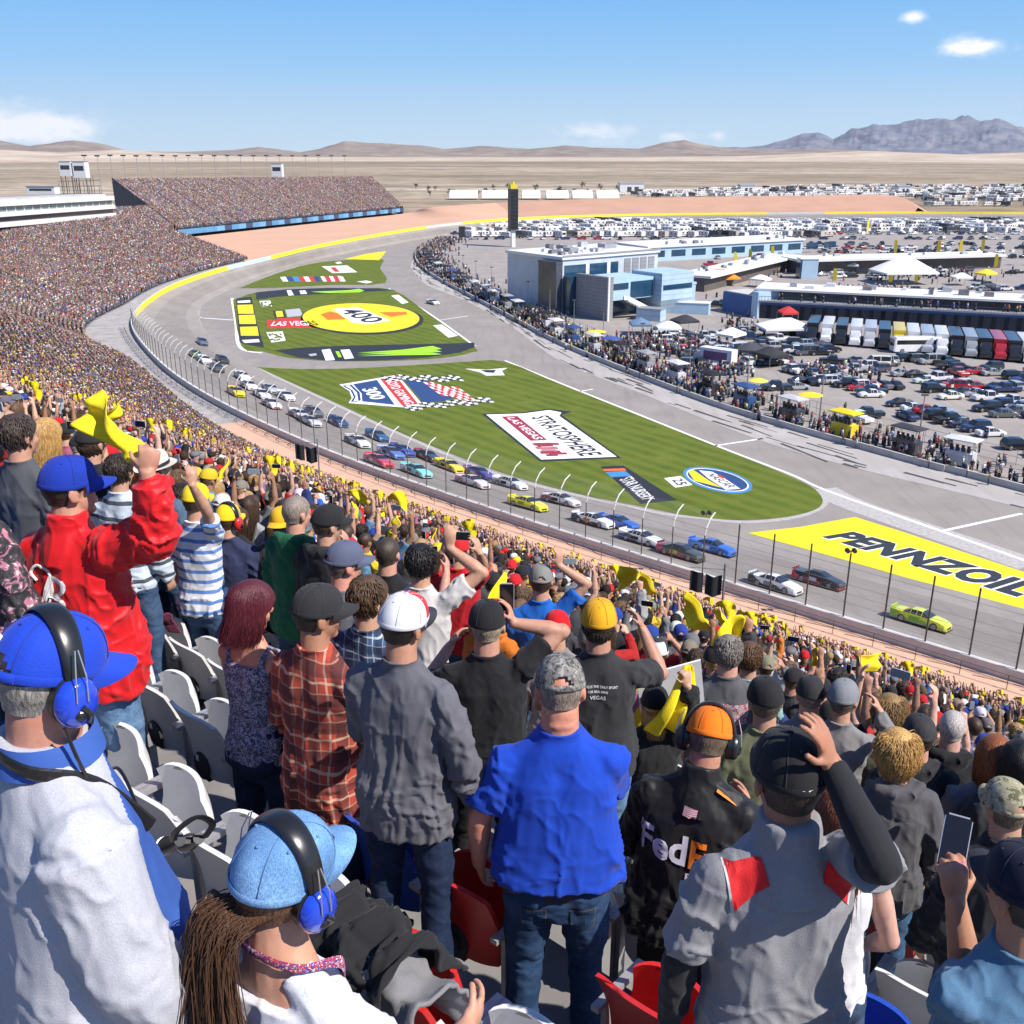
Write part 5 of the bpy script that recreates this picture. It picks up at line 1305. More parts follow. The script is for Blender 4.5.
umbrella(gp(808, 420), (.85, .62, .02), 'round yellow sunshade behind the yellow pit box', 2.0, 4.6)
def lamp(p, h, lab, cat='lamp post'):
 o = empty('lamp_post', p, 0, lab, cat, 'slim posts behind the pit boxes')
 mb = MB(); mb.tube([(0, 0, 0), (0, 0, h)], [.13, .07], 6); mb.build('pole', STEEL, o)
 mb = MB(); mb.box((-.5, -.15, h - .12), (.5, .15, h + .12)); mb.build('head', DSTEEL, o)
for j, k in enumerate(range(70, 258, 9)):
 p = pw2[k] + nn[k] * 9.5
 lamp(p, 7.6, 'slim steel post behind the pit boxes')
mb = MB()
fp = [pw2[k] + nn[k] * 11 for k in range(90, 258, 2)]
for p in fp: mb.tube([p, p + Vector((0, 0, 2.2))], .04, 5)
for z in (.1, 1.1, 2.2): mb.tube([p + Vector((0, 0, z)) for p in fp], .03, 4, cap=False)
tag(mb.build('lot_fence', STEEL), 'steel fence separating the pit lane from the parked cars', 'fence')
LB = [dp(116, 217, 226 * K), dp(-70, 234, 165 * K)]
su = empty('suite_building', LB[0], 0, 'long white banded suite building above the left end of the grandstand', 'building')
d = (LB[1] - LB[0]); d.z = 0; Ls = d.length; d.normalize(); nb = Vector((d.y, -d.x, 0))
if nb.x > 0: nb = -nb
HS = 4.6 * K
zb = [0.0, LB[1].z - LB[0].z]
def srib(name, z0, z1, y0, y1, m, x0=0.0, x1=1.0):
 mb = MB(); P = lambda x, y, z: d * (x * Ls) + nb * y + Vector((0, 0, z + zb[1] * x))
 vs = [P(x, y, z) for x, y, z in ((x0, y0, z0), (x1, y0, z0), (x1, y1, z0), (x0, y1, z0), (x0, y0, z1), (x1, y0, z1), (x1, y1, z1), (x0, y1, z1))]
 mb.add(vs, [(0, 1, 2, 3), (4, 5, 6, 7), (0, 1, 5, 4), (1, 2, 6, 5), (2, 3, 7, 6), (3, 0, 4, 7)]); mb.build(name, m, su)
SW = plain('suite_white', (.70, .70, .69), .6, .05, .1)
for k, (a, b) in enumerate(((0, .19), (.40, .58), (.80, 1.0))): srib('band', HS * a, HS * b, -.3, 14, SW)
srib('window', HS * .19, HS * .40, .8, 13, plain('suite_dark', (.05, .042, .04), .3, .3, .2)); srib('window', HS * .58, HS * .80, .8, 13, plain('suite_glass', (.16, .21, .21), .2, .3, .15, spec=.7))
srib('base_wall', -9, 0, .5, 14, DARK)
srib('roof_deck', HS, HS + .6, 3, 13.5, plain('roof_grey', (.42, .42, .42), .8, .15, .3))
for k in range(22): srib('mullion', HS * .58, HS * .80, .65, .79, SW, k / 22, k / 22 + .002)
def rbox(name, px, py, t, w, h, dpt, m, lab, cat, legs=True):
 p = dp(px, py, t); o = empty(name, p, -.1, lab, cat)
 mb = MB(); mb.box((-w / 2, 0, 0), (w / 2, dpt, h)); mb.build('cabin', m, o)
 mb = MB(); mb.box((-w / 2 - .2, -.2, h), (w / 2 + .2, dpt + .2, h + .25)); mb.build('roof', GRY, o)
 mb = MB(); mb.box((-w * .4, -.05, h * .45), (w * .4, -.01, h * .75)); mb.build('window', GLASS, o)
 if legs:
  for x in (-w / 2, w / 2 - .3):
   for y in (0, dpt - .3): mb = MB(); mb.box((x, y, -12), (x + .3, y + .3, 0)); mb.build('leg', DSTEEL, o)
 return o
rbox('camera_cabin', 66, 176, 330 * K, 6.5, 7.5, 5, BW, 'white two storey cabin on stilts above the suites, left one', 'cabin')
rbox('camera_cabin', 80, 178, 330 * K, 7, 8.5, 5, BW, 'white two storey cabin on stilts above the suites, right one with the antenna', 'cabin')
rbox('roof_container', 41, 194, 225 * K, 11, 2.6, 4, BW, 'low white container on the suite roof', 'container', False)
rbox('spotter_cabin', 277, 177, 430 * K, 7.5, 9, 5, BW, 'white spotter cabin on top of the far grandstand', 'cabin')
mb = MB()
for px in range(60, 104, 5):
 p = dp(px, 194, 300 * K); mb.tube([p + Vector((0, 0, -8)), p + Vector((0, 0, R.uniform(4, 9)))], .14, 5)
for z in (0, 3.5, 6): mb.tube([dp(60, 194, 300 * K) + Vector((0, 0, z)), dp(102, 193, 300 * K) + Vector((0, 0, z))], .12, 5)
tag(mb.build('scaffold', DSTEEL), 'dark scaffold platform with aerials beside the white cabins', 'scaffold')
for j in range(21):
 px = 88 + j * 12.9; t = (400 + j * 7) * K
 p = dp(px, 185, t); h = p.z; p.z = 0; top = dp(px, 155.5 + .25 * math.sin(j * 2), t).z
 o = empty('floodlight_mast', p, -.2, 'tall floodlight mast behind the far stand, %s from the left' % ['first', 'second', 'third', 'fourth', 'fifth', 'sixth', 'seventh', 'eighth', 'ninth', 'tenth', 'eleventh', 'twelfth', 'thirteenth', 'fourteenth', 'fifteenth', 'sixteenth', 'seventeenth', 'eighteenth', 'nineteenth', 'twentieth', 'twenty-first'][j], 'floodlight', 'floodlight masts in a row')
 mb = MB(); mb.tube([(0, 0, 0), (0, 0, top)], [.35, .18], 6); mb.build('mast', plain('mast_grey', (.30, .28, .26), .6, .1, 1) if j == 0 else bpy.data.materials['mast_grey'], o)
 mb = MB()
 for q in range(4): mb.box((-1.9 + q * 1.0, -.25, top - .5), (-1.2 + q * 1.0, .25, top + .5))
 mb.box((-2.0, -.1, top - .1), (2.0, .1, top + .1)); mb.build('lamp_head', DSTEEL, o)
LEAF = plain('scrub_leaf', (.045, .052, .022), .9, .4, .2)
TRK = plain('bark', (.10, .075, .05), .9, .2, 2)
def shrub_tree(p, h, lab):
 o = empty('desert_tree', p, R.random() * 6, lab, 'tree', 'trees on the far side of the track')
 mb = MB(); mb.tube([(0, 0, 0), (.1 * h, 0, h * .3), (.05 * h, .05 * h, h * .6)], [h * .05, h * .04, h * .02], 6)
 for a in (0, 2.1, 4.2): mb.tube([(.08 * h, 0, h * .3), (math.cos(a) * h * .25, math.sin(a) * h * .25, h * .65)], [h * .03, h * .012], 5)
 mb.build('trunk', TRK, o)
 mb = MB()
 cl = [(R.uniform(-.32, .32) * h, R.uniform(-.32, .32) * h, R.uniform(.42, .92) * h) for _ in range(9)]
 for _ in range(170):
  c = R.choice(cl); q = Vector(c) + Vector((R.gauss(0, .09), R.gauss(0, .09), R.gauss(0, .07))) * h
  a, b = Vector((R.gauss(0, 1), R.gauss(0, 1), R.gauss(0, 1))).normalized() * h * .055, Vector((R.gauss(0, 1), R.gauss(0, 1), R.gauss(0, 1))).normalized() * h * .055
  mb.add([q - a, q + b, q + a, q - b], [(0, 1, 2, 3)])
 mb.build('crown', LEAF, o)
for j in range(26):
 px = R.uniform(398, 628) if j < 22 else R.uniform(200, 400); t = R.uniform(560, 700) * K
 p = dp(px, 194, t); p.z = 0
 shrub_tree(p, R.uniform(5, 8), 'dark green desert tree in the belt beyond the banked turn')
# ------------------------------------------------------------------ the crowds as masses
CROWD = attrcol('crowd_clothes')
people = []
HERO_D = []            # filled by the figures near the camera
def add_person(p, rz, lod, towel=.1, warm=None, s=None, r=R):
 x = r.random()
 pose = 4 if x < towel else r.choices((0, 1, 2, 3), (4, 4, 1.0, 1.6))[0]
 c = dress(r)
 if lod == 0: c = [tuple(.8 * x + .2 * m for x, m in zip(q, (.31, .235, .20))) for q in c]  # far figures' colours mixed with a dull tone, standing in for air haze
 people.append((p.x, p.y, p.z, rz, s or r.uniform(.93, 1.05), lod, pose, c))
CS = [0.0]
for a, b in zip(WALLC, WALLC[1:]): CS.append(CS[-1] + (b - a).length)
def stand_at(i, f, w):
 a, b = stand_pt(i, w, 0), stand_pt(i + 1, w, 0)
 p = a.lerp(b, f); p.z = fl0(i) * (1 - f) + fl0(i + 1) * f + math.floor(w / ROW) * ROW * (slope(i) * (1 - f) + slope(i + 1) * f)
 n = (-OUT[i]).lerp(-OUT[i + 1], f)
 return p, n
NEAR = []
for k in range(0, NROW):
 w = k * ROW + .45
 for i in range(0, I_END):
  if depth(i) < w + .3: continue
  a, b = stand_pt(i, w, 0), stand_pt(i + 1, w, 0); L = (b - a).length
  q = proj(stand_at(i, .5, w)[0])
  if q[2] < 1 or q[0] < -420 or q[0] > 1500 or q[1] > 1500: continue
  nseat = max(1, int(L / .5))
  for s in range(nseat):
   f = (s + .5 + R.uniform(-.16, .16)) / nseat
   p, n = stand_at(i, f, w); p = p + n * R.uniform(-.08, .12)
   q = proj(p + Vector((0, 0, 1.6)))
   if q[2] < 3 or q[0] < -300 or q[0] > 1400 or q[1] > 1080: continue
   if R.random() < .10 or (q[2] > 45 and (CS[i] + f * L) % 17 < .95): continue
   NEAR.append((q[2], p, n, w))
NEAR.sort(key=lambda e: e[0])
print('spectators in the main stand', len(NEAR))
for k in range(K2):
 v = (k + .5) / K2
 a, b = s2(0, v), s2(1, v); L = (b - a).length; n = int(L / .62)
 dr = (b - a).normalized(); face = Vector((dr.y, -dr.x, 0)); zz = a.z
 for s in range(n):
  if R.random() < .06 or (s * .62) % 15 < 1.1: continue
  u = (s + R.random() * .5) / n
  if u < U0 and v > VL: continue
  p = s2(u, v); p.z = s2(u, k / K2).z + .02
  if u > .82 and v > .55 and R.random() < .2: continue
  add_person(p, heading(face) + R.uniform(-.4, .4), 0, .0)
n_far = len(people)
pit = []
def crew(p, s=1.0, lod=0):
 c = dress(); c[1] = pick(CAPS) if R.random() < .8 else c[1];
 if R.random() < .35: c[2] = R.choice(((.35, .03, .03), (.02, .02, .02), (.45, .34, .03), (.5, .5, .5), (.03, .06, .2), (.03, .03, .03), (.02, .02, .025), (.12, .12, .13)))
 c = [tuple(.72 * x + .28 * (sum(q) / 3) for x in q) for q in c]
 pit.append((p.x, p.y, p.z, R.random() * 6.28, R.uniform(.95, 1.05), 1 if proj(p)[2] < 150 else 0, R.choices((0, 1, 2, 3), (6, 4, .4, .6))[0], c))
for _ in range(2400):
 k = R.randrange(8, 258); crew(pw2[k] + nn[k] * (.8 + abs(R.gauss(0, 5.5))) + Vector((R.uniform(-2, 2), R.uniform(-2, 2), 0)))
for px, py, sx, sy, n in ((745, 329, 30, 9, 40), (640, 345, 40, 10, 120), (720, 372, 40, 8, 60), (850, 375, 40, 10, 40), (760, 300, 40, 6, 60), (860, 290, 60, 4, 60), (815, 375, 20, 8, 50), (690, 350, 60, 14, 170), (930, 275, 60, 8, 160), (760, 272, 40, 6, 90)):
 for _ in range(n): crew(gp(px + R.gauss(0, sx * .5), py + R.gauss(0, sy * .5)))
gm = g.matrix_world if False else Matrix.Translation(g.location) @ Matrix.Rotation(g.rotation_euler.z, 4, 'Z')
for _ in range(220): crew(gm @ Vector((R.random() * L, R.uniform(.3, 4), 4.72)))
me = crowd_mesh('pit_crowd', pit, CROWD)
tag(link('pit_crowd', me), 'crews and guests crowding the pit lane and infield', 'crowd', None, 'stuff')
# ------------------------------------------------------------------ people near the camera
from mathutils.bvhtree import BVHTree
from mathutils import Euler
V3 = Vector
def remesh(mb, voxel, it=3, fac=.5):
 me = bpy.data.meshes.new('tmp'); me.from_pydata(mb.v, [], mb.f)
 o = bpy.data.objects.new('tmp', me); COL.objects.link(o)
 m = o.modifiers.new('r', 'REMESH'); m.mode = 'VOXEL'; m.voxel_size = voxel; m.adaptivity = 0
 if it: s = o.modifiers.new('s', 'SMOOTH'); s.factor = fac; s.iterations = it
 dg = bpy.context.evaluated_depsgraph_get()
 r = bpy.data.meshes.new_from_object(o.evaluated_get(dg))
 bpy.data.objects.remove(o); bpy.data.meshes.remove(me)
 return r
def arr(me):
 n = len(me.vertices); co = np.empty(n * 3, dtype=np.float32); me.vertices.foreach_get('co', co)
 no = np.empty(n * 3, dtype=np.float32); me.vertex_normals.foreach_get('vector', no)
 return co.reshape(-1, 3).astype(np.float64), no.reshape(-1, 3).astype(np.float64)
def setco(me, co): me.vertices.foreach_set('co', co.astype(np.float32).ravel()); me.update()
def ridge_noise(P, o=3): return 1 - np.abs(2 * fbm(P, o) / .9375 - 1) if o > 3 else 1 - np.abs(2 * fbm(P, o) / .875 - 1)
def folds(me, amp, seed, kind='shirt', pull=None):
 co, no = arr(me); S = seed * 7.31
 w1 = fbm(co * 5 + S, 2)[:, None] * 1.2
 if kind == 'shirt':
  v = ridge_noise(np.stack([co[:, 0] * 10, co[:, 1] * 10, co[:, 2] * 2.2], 1) + w1 + S)
  h = ridge_noise(np.stack([co[:, 0] * 4, co[:, 1] * 4, co[:, 2] * 13], 1) + w1 + S + 9)
  d = ridge_noise(np.stack([co[:, 0] * 7 + co[:, 2] * 6, co[:, 1] * 7, co[:, 2] * 4 - co[:, 0] * 5], 1) + w1 + S + 21)
  z = np.clip((1.35 - co[:, 2]) / .45, 0, 1)
  side = np.clip((np.abs(co[:, 0]) - .13) / .1, 0, 1)
  f = (v ** 5) * (.25 + .9 * z) + (h ** 7) * .75 * np.clip((1.12 - co[:, 2]) / .12, 0, 1) * np.clip((co[:, 2] - .84) / .05, .2, 1) + (d ** 6) * (.35 + .8 * side)
 else:
  h = ridge_noise(np.stack([co[:, 0] * 5, co[:, 1] * 5, co[:, 2] * 15], 1) + w1 + S)
  d = ridge_noise(np.stack([co[:, 0] * 8 + co[:, 2] * 8, co[:, 1] * 8, co[:, 2] * 6], 1) + w1 + S + 5)
  kn = np.exp(-((co[:, 2] - .5) / .12) ** 2) + np.exp(-((co[:, 2] - .82) / .1) ** 2) + np.exp(-((co[:, 2] - .12) / .1) ** 2)
  f = h ** 3 * (.2 + .7 * kn) + d ** 3 * .5
 f = f - f.mean()
 setco(me, co + no * (f * amp)[:, None])
def rotm(yaw=0, pitch=0, tilt=0): return (Matrix.Rotation(yaw, 3, 'Z') @ Matrix.Rotation(-pitch, 3, 'X') @ Matrix.Rotation(tilt, 3, 'Y'))
def limb(mb, pts, rads, n=12): mb.tube(crom(pts, 3), [rads[0] if False else None] if False else list(np.interp(np.linspace(0, len(rads) - 1, (len(pts) - 1) * 3 + 1), range(len(rads)), rads)), n)
def hand(mb, wr, d, nrm_, side, curl=.35, s=1.0, spread=.12):
 d = V3(d).normalized(); n = V3(nrm_); n = (n - d * n.dot(d)).normalized(); th = (d.cross(n) * side).normalized()
 M = Matrix((th, d, n)).transposed()
 mb.ell(wr + d * .052 * s, (.041 * s, .056 * s, .0175 * s), 12, 8, 0, M)
 mb.ell(wr + d * .03 * s + th * .022 * s + n * .006 * s, (.018 * s, .034 * s, .016 * s), 8, 6, 0, M)
 for j, L in enumerate((.070, .079, .073, .057)):
  o = (1.5 - j) * .0215 * s
  p = wr + d * (.092 - .005 * abs(j - 1)) * s + th * o; dirv = (d + th * (1.5 - j) * spread).normalized(); pts = [p - d * .02 * s, p]
  a = 0
  for q in (.45, .31, .24):
   a += curl * (1.0 + .12 * j); dd = (dirv * math.cos(a) + n * math.sin(a)).normalized(); p = p + dd * L * q * s; pts.append(p)
  mb.tube(pts, [.0098 * s, .0100 * s, .0094 * s, .0088 * s, .0072 * s], 8)
 p = wr + d * .028 * s + th * .026 * s
 q = p + (d * .55 + th * .75 + n * .35).normalized() * .042 * s; r_ = q + (d * .85 + th * .25 + n * (.25 + curl * .6)).normalized() * .034 * s
 mb.tube([p - th * .01 * s, p, q, r_], [.013 * s, .0125 * s, .0105 * s, .0085 * s], 8)
SKINM = None
def skin_mat():
 m, t, b = nt('skin'); oi = N(t, 'ShaderNodeObjectInfo'); v = coords(t)
 c = mixc(t, 1.0, oi.outputs['Color'], ramp(t, noise(t, v, 14, 5), [(.28, (.78, .66, .63)), (.5, (1, 1, 1)), (.74, (1.0, .78, .72))]), 'MULTIPLY')
 setcol(t, b, c); b.inputs['Roughness'].default_value = .52; b.inputs['Specular IOR Level'].default_value = .35
 b.inputs['Subsurface Weight'].default_value = .08; b.inputs['Subsurface Radius'].default_value = (.01, .004, .002); b.inputs['Subsurface Scale'].default_value = .5
 bump(t, b, noise(t, v, 220, 2), .12, .002)
 return m
SKINM = skin_mat()
LIPM = plain('lips', (.40, .15, .13), .5, .1, 20)
def cloth_mat(name, rough=.85, var=.22, weave=420, bmp=.35):
 m, t, b = nt(name); oi = N(t, 'ShaderNodeObjectInfo'); v = coords(t)
 k = ramp(t, noise(t, v, 4, 5, .6), [(.3, 1 - var * .55), (.7, 1.0)])
 k2 = ramp(t, noise(t, v, 240, 2), [(.35, .86), (.6, 1.0)])
 c = mixc(t, 1.0, mixc(t, 1.0, oi.outputs['Color'], k, 'MULTIPLY'), k2, 'MULTIPLY')
 setcol(t, b, c); b.inputs['Roughness'].default_value = rough; b.inputs['Specular IOR Level'].default_value = .2
 b.inputs['Sheen Weight'].default_value = .08
 f1 = noise(t, v, weave, 2); f2 = noise(t, v, 38, 5, .7)
 a = N(t, 'ShaderNodeMath', operation='ADD'); t.links.new(f1, a.inputs[0]); mu = N(t, 'ShaderNodeMath', operation='MULTIPLY'); mu.inputs[1].default_value = .7; t.links.new(f2, mu.inputs[0]); t.links.new(mu.outputs[0], a.inputs[1])
 rn = N(t, 'ShaderNodeTexNoise', Scale=5, Detail=4, Roughness=.5, Distortion=.6); rn.noise_type = 'RIDGED_MULTIFRACTAL'; t.links.new(coords(t, scale=(1.5, 1.5, .8)), rn.inputs['Vector'])
 b2 = N(t, 'ShaderNodeBump', Strength=.17, Distance=.008); t.links.new(rn.outputs['Fac'], b2.inputs['Height'])
 b1 = N(t, 'ShaderNodeBump', Strength=bmp, Distance=.004); t.links.new(a.outputs[0], b1.inputs['Height']); t.links.new(b2.outputs[0], b1.inputs['Normal']); t.links.new(b1.outputs[0], b.inputs['Normal'])
 return m
CLOTH = cloth_mat('cloth')
SHINY = cloth_mat('nylon', .38, .12, 500, .3)
def denim_mat():
 m, t, b = nt('denim'); oi = N(t, 'ShaderNodeObjectInfo'); v = coords(t)
 k = ramp(t, noise(t, v, 4, 6, .7), [(.25, (.42, .45, .5)), (.5, (.85, .88, .9)), (.72, (1.9, 1.7, 1.5))])
 k2 = ramp(t, noise(t, coords(t, scale=(500, 500, 120)), 1, 2), [(.35, .6), (.65, 1.15)])
 setcol(t, b, mixc(t, 1.0, mixc(t, 1.0, oi.outputs['Color'], k, 'MULTIPLY'), k2, 'MULTIPLY')); b.inputs['Roughness'].default_value = .9; b.inputs['Specular IOR Level'].default_value = .15
 bump(t, b, noise(t, v, 300, 2), .35, .003)
 return m
DENIM = denim_mat()
def hair_mat(name='hair', lo=.45, hi=1.7):
 m, t, b = nt(name); oi = N(t, 'ShaderNodeObjectInfo'); v = coords(t, scale=(1, 1, .18))
 f = noise(t, v, 150, 3, .7)
 setcol(t, b, mixc(t, 1.0, oi.outputs['Color'], ramp(t, f, [(.3, lo), (.5, .95), (.68, hi)]), 'MULTIPLY')); b.inputs['Roughness'].default_value = .45; b.inputs['Specular IOR Level'].default_value = .4
 bump(t, b, f, .7, .006)
 return m
HAIRM = hair_mat(); SLEEK = hair_mat('sleek_hair', .72, 1.25)
def plaid_mat(name, base, dark, pale, k=16.0, ang=0):
 m, t, b = nt(name); v = coords(t, rot=(0, 0, ang)); s = N(t, 'ShaderNodeSeparateXYZ'); t.links.new(v, s.inputs[0])
 nz = N(t, 'ShaderNodeTexNoise', Scale=6, Detail=2); t.links.new(v, nz.inputs['Vector'])
 def band(src, kk, lo, off=0.0):
  a = N(t, 'ShaderNodeMath', operation='MULTIPLY_ADD'); t.links.new(src, a.inputs[0]); a.inputs[1].default_value = kk; a.inputs[2].default_value = off
  w = N(t, 'ShaderNodeMath', operation='ADD'); t.links.new(a.outputs[0], w.inputs[0]); n2 = N(t, 'ShaderNodeMath', operation='MULTIPLY'); n2.inputs[1].default_value = .5; t.links.new(nz.outputs['Fac'], n2.inputs[0]); t.links.new(n2.outputs[0], w.inputs[1])
  f = N(t, 'ShaderNodeMath', operation='FRACT'); t.links.new(w.outputs[0], f.inputs[0])
  g = N(t, 'ShaderNodeMath', operation='LESS_THAN'); t.links.new(f.outputs[0], g.inputs[0]); g.inputs[1].default_value = lo
  return g.outputs[0]
 c = base
 def half(c, msk, col, a):
  mm = N(t, 'ShaderNodeMath', operation='MULTIPLY'); mm.inputs[1].default_value = a; t.links.new(msk, mm.inputs[0]); return mixc(t, mm.outputs[0], c, col)
 xy = N(t, 'ShaderNodeMath', operation='ADD'); t.links.new(s.outputs[0], xy.inputs[0]); y3 = N(t, 'ShaderNodeMath', operation='MULTIPLY'); y3.inputs[1].default_value = .6; t.links.new(s.outputs[1], y3.inputs[0]); t.links.new(y3.outputs[0], xy.inputs[1])
 for src in (xy.outputs[0], s.outputs[2]):
  c = half(c, band(src, k, .42), dark, .62); c = half(c, band(src, k, .09, .25), pale, .7); c = half(c, band(src, k, .05, .6), pale, .35)
 c = mixc(t, 1.0, c, ramp(t, noise(t, coords(t), 6, 4), [(.3, .7), (.7, 1.0)]), 'MULTIPLY')
 setcol(t, b, c); b.inputs['Roughness'].default_value = .9; bump(t, b, noise(t, coords(t), 300, 2), .3, .003)
 return m
def blotch_mat(name, cols, sc=22, rough=.85):
 m, t, b = nt(name); v = coords(t); n = noise(t, v, sc, 4, .6, 1.5)
 k = len(cols); c = ramp(t, n, [(.30 + .42 * i / max(1, k - 1), q) for i, q in enumerate(cols)])
 t.nodes[-1] if False else None
 for nd in t.nodes:
  if nd.type == 'VALTORGB': nd.color_ramp.interpolation = 'CONSTANT'
 setcol(t, b, c); b.inputs['Roughness'].default_value = rough; bump(t, b, noise(t, v, 300, 2), .3, .003)
 return m
def stripe_mat(name, a, b_, k=14.0, w=.4):
 m, t, b = nt(name); v = coords(t); s = N(t, 'ShaderNodeSeparateXYZ'); t.links.new(v, s.inputs[0])
 q = N(t, 'ShaderNodeMath', operation='MULTIPLY'); q.inputs[1].default_value = k; t.links.new(s.outputs[2], q.inputs[0]); f = N(t, 'ShaderNodeMath', operation='FRACT'); t.links.new(q.outputs[0], f.inputs[0])
 g = N(t, 'ShaderNodeMath', operation='LESS_THAN'); g.inputs[1].default_value = w; t.links.new(f.outputs[0], g.inputs[0])
 setcol(t, b, mixc(t, g.outputs[0], a, b_)); b.inputs['Roughness'].default_value = .9; bump(t, b, noise(t, v, 300, 2), .3, .003)
 return m
CAMO = blotch_mat('camouflage', [(.05, .05, .045), (.16, .155, .14), (.30, .29, .27), (.11, .10, .085)], 34)
CAMO2 = blotch_mat('woodland_camouflage', [(.10, .10, .05), (.30, .28, .18), (.45, .42, .31), (.16, .14, .08)], 26)
PHONEB = plain('phone_black', (.012, .012, .014), .15, .1, 8, spec=.6)
PHONEW = plain('phone_rim', (.6, .6, .62), .3, .05, 8, metal=.4)
BLKPL = plain('black_plastic', (.012, .012, .013), .28, .2, 12, spec=.6)
BLUPL = plain('blue_plastic', (.012, .05, .50), .16, .1, 12, spec=.7, coat=.7)
CHROME = plain('bright_wire', (.7, .7, .7), .25, .05, 9, metal=.9)
TOWELM = plain('yellow_towel', (.86, .66, .012), .9, .12, 9, .5, 130)
def body_frame(sp):
 """Joints of the figure: everything in its own frame, facing +y, feet at z = 0."""
 lean, fat = sp.get('lean', .03), sp.get('fat', 0.0); sw = sp.get('sw', .182) * .94
 P0 = V3((0, 0, .95)); Rt = Matrix.Rotation(-lean, 3, 'X') @ Matrix.Rotation(sp.get('side', 0), 3, 'Y')
 T = lambda x, y, z: P0 + Rt @ V3((x, y, z - .95))
 neck = T(0, -.012, 1.50); hd = T(0, .018, 1.655) if 'headoff' not in sp else T(0, .018, 1.655) + V3(sp['headoff'])
 HM = rotm(*[math.radians(a) for a in sp.get('head', (0, 4, 0))])
 J = dict(T=T, neck=neck, head=hd, HM=HM, Rt=Rt)
 for s, nm in ((1, 'R'), (-1, 'L')):
  a = sp.get('arm' + nm, ((s * .18, .05, -1), (s * .05, .35, -1)))
  u, f = V3(a[0]).normalized(), V3(a[1]).normalized()
  sh = T(s * sw, -.012, 1.385)
  if u.z > .25: sh += V3((-s * .015, 0, .05))
  e = sh + u * .285; w = e + f * .25
  J['sh' + nm], J['el' + nm], J['wr' + nm], J['fd' + nm] = sh, e, w, f
  J['hd' + nm] = V3(a[2]).normalized() if len(a) > 2 and a[2] else f
  J['pn' + nm] = V3(a[3]) if len(a) > 3 else V3((-s, .2, 0))
 return J
def make_body(sp, J, vox):
 mb = MB(); T, hd, HM = J['T'], J['head'], J['HM']; fat = sp.get('fat', 0)
 H = lambda x, y, z: hd + HM @ V3((x, y, z))
 nk = .058 + .016 * fat
 mb.tube([T(0, -.02, 1.36), J['neck'], H(0, -.015, -.06), H(0, -.01, .0)], [.062 + .012 * fat, nk + .004, nk, nk - .004], 14)
 k = 1 + .08 * fat
 mb.ell(H(0, -.010, .026), (.076 * k, .096, .094), 16, 12, 0, HM)
 mb.ell(H(0, .022, -.042), (.060 * k * k, .068, .074), 14, 10, 0, HM)
 mb.ell(H(0, .062, -.098), (.028 * k, .026, .022), 10, 7, 0, HM)
 mb.ell(H(0, .070, .020), (.056, .026, .016), 10, 7, 0, HM)
 for s in (-1, 1):
  mb.ell(H(s * .038, .062, -.030), (.022, .022, .024), 8, 6, 0, HM)
  EM = HM @ Matrix.Rotation(s * .35, 3, 'Z')
  mb.ell(H(s * .083, -.012, -.006), (.010, .024, .034), 8, 7, 0, EM)
  mb.ell(H(s * .079, -.002, -.03), (.010, .012, .014), 8, 6, 0, EM)
 mb.tube([H(0, .088, .022), H(0, .104, -.012), H(0, .096, -.026)], [.010, .014, .012], 8)
 mb.ell(H(0, .088, -.056), (.024, .012, .007), 8, 6, 0, HM); mb.ell(H(0, .086, -.068), (.020, .012, .007), 8, 6, 0, HM)
 if fat > .5:
  for z in (-.085, -.115): mb.ell(H(0, -.045, z), (.055, .035, .022), 10, 7, 0, HM)
 mb.tube([T(0, 0, .92), T(0, 0, 1.1), T(0, 0, 1.3), T(0, -.01, 1.42)], [(.10, .07), (.11, .08), (.12, .085), (.10, .06)], 14, up=(0, 1, 0))
 if sp.get('bare_back'):
  prof = [(1.16, .115, .072), (1.30, .135, .080), (1.38, .145, .078), (1.43, .140, .066), (1.475, .10, .058), (1.52, .062, .055)]
  mb.rings([[T(math.cos(2 * PI * q / 18) * a, math.sin(2 * PI * q / 18) * b - .008, z) for q in range(18)] for z, a, b in prof])
  for s in (-1, 1): mb.ell(J['sh' + 'LR'[s > 0]], (.053, .053, .055), 12, 9)
 a = sp.get('armk', 1.0) * (1 + .12 * fat)
 for s, nm in ((1, 'R'), (-1, 'L')):
  sh, e, w, f = J['sh' + nm], J['el' + nm], J['wr' + nm], J['fd' + nm]
  mb.tube([sh, sh.lerp(e, .35), sh.lerp(e, .8), e, e.lerp(w, .25), e.lerp(w, .6), w, w + f * .02], [.046 * a, .050 * a, .041 * a, .040 * a, .044 * a, .036 * a, .027 * a, .025 * a], 12)
  mb.ell(e, (.041 * a,) * 3, 10, 7)
  if sp.get('hands', True): hand(mb, w, J['hd' + nm], J['pn' + nm], s, sp.get('curl' + nm, .38), sp.get('hs', 1.0))
 for s in (-1, 1): mb.tube([T(s * .08, 0, .98), V3((s * .105, .01, .75)), V3((s * .11, .015, .5)), V3((s * .115, -.01, .28)), V3((s * .12, -.02, .06))], [.07, .066, .048, .045, .034], 10)
 me = remesh(mb, vox, 3); me.materials.append(SKINM); me.materials.append(LIPM)
 n = len(me.polygons); c = np.empty(n * 3, dtype=np.float32); me.polygons.foreach_get('center', c); c = c.reshape(-1, 3) - np.array(hd); c = c @ np.array(HM)
 lips = (np.abs(c[:, 0]) < .022) & (c[:, 1] > .080) & (np.abs(c[:, 2] + .062) < .011)
 me.polygons.foreach_set('material_index', lips.astype(np.int32)); shade(me, 180)
 return me
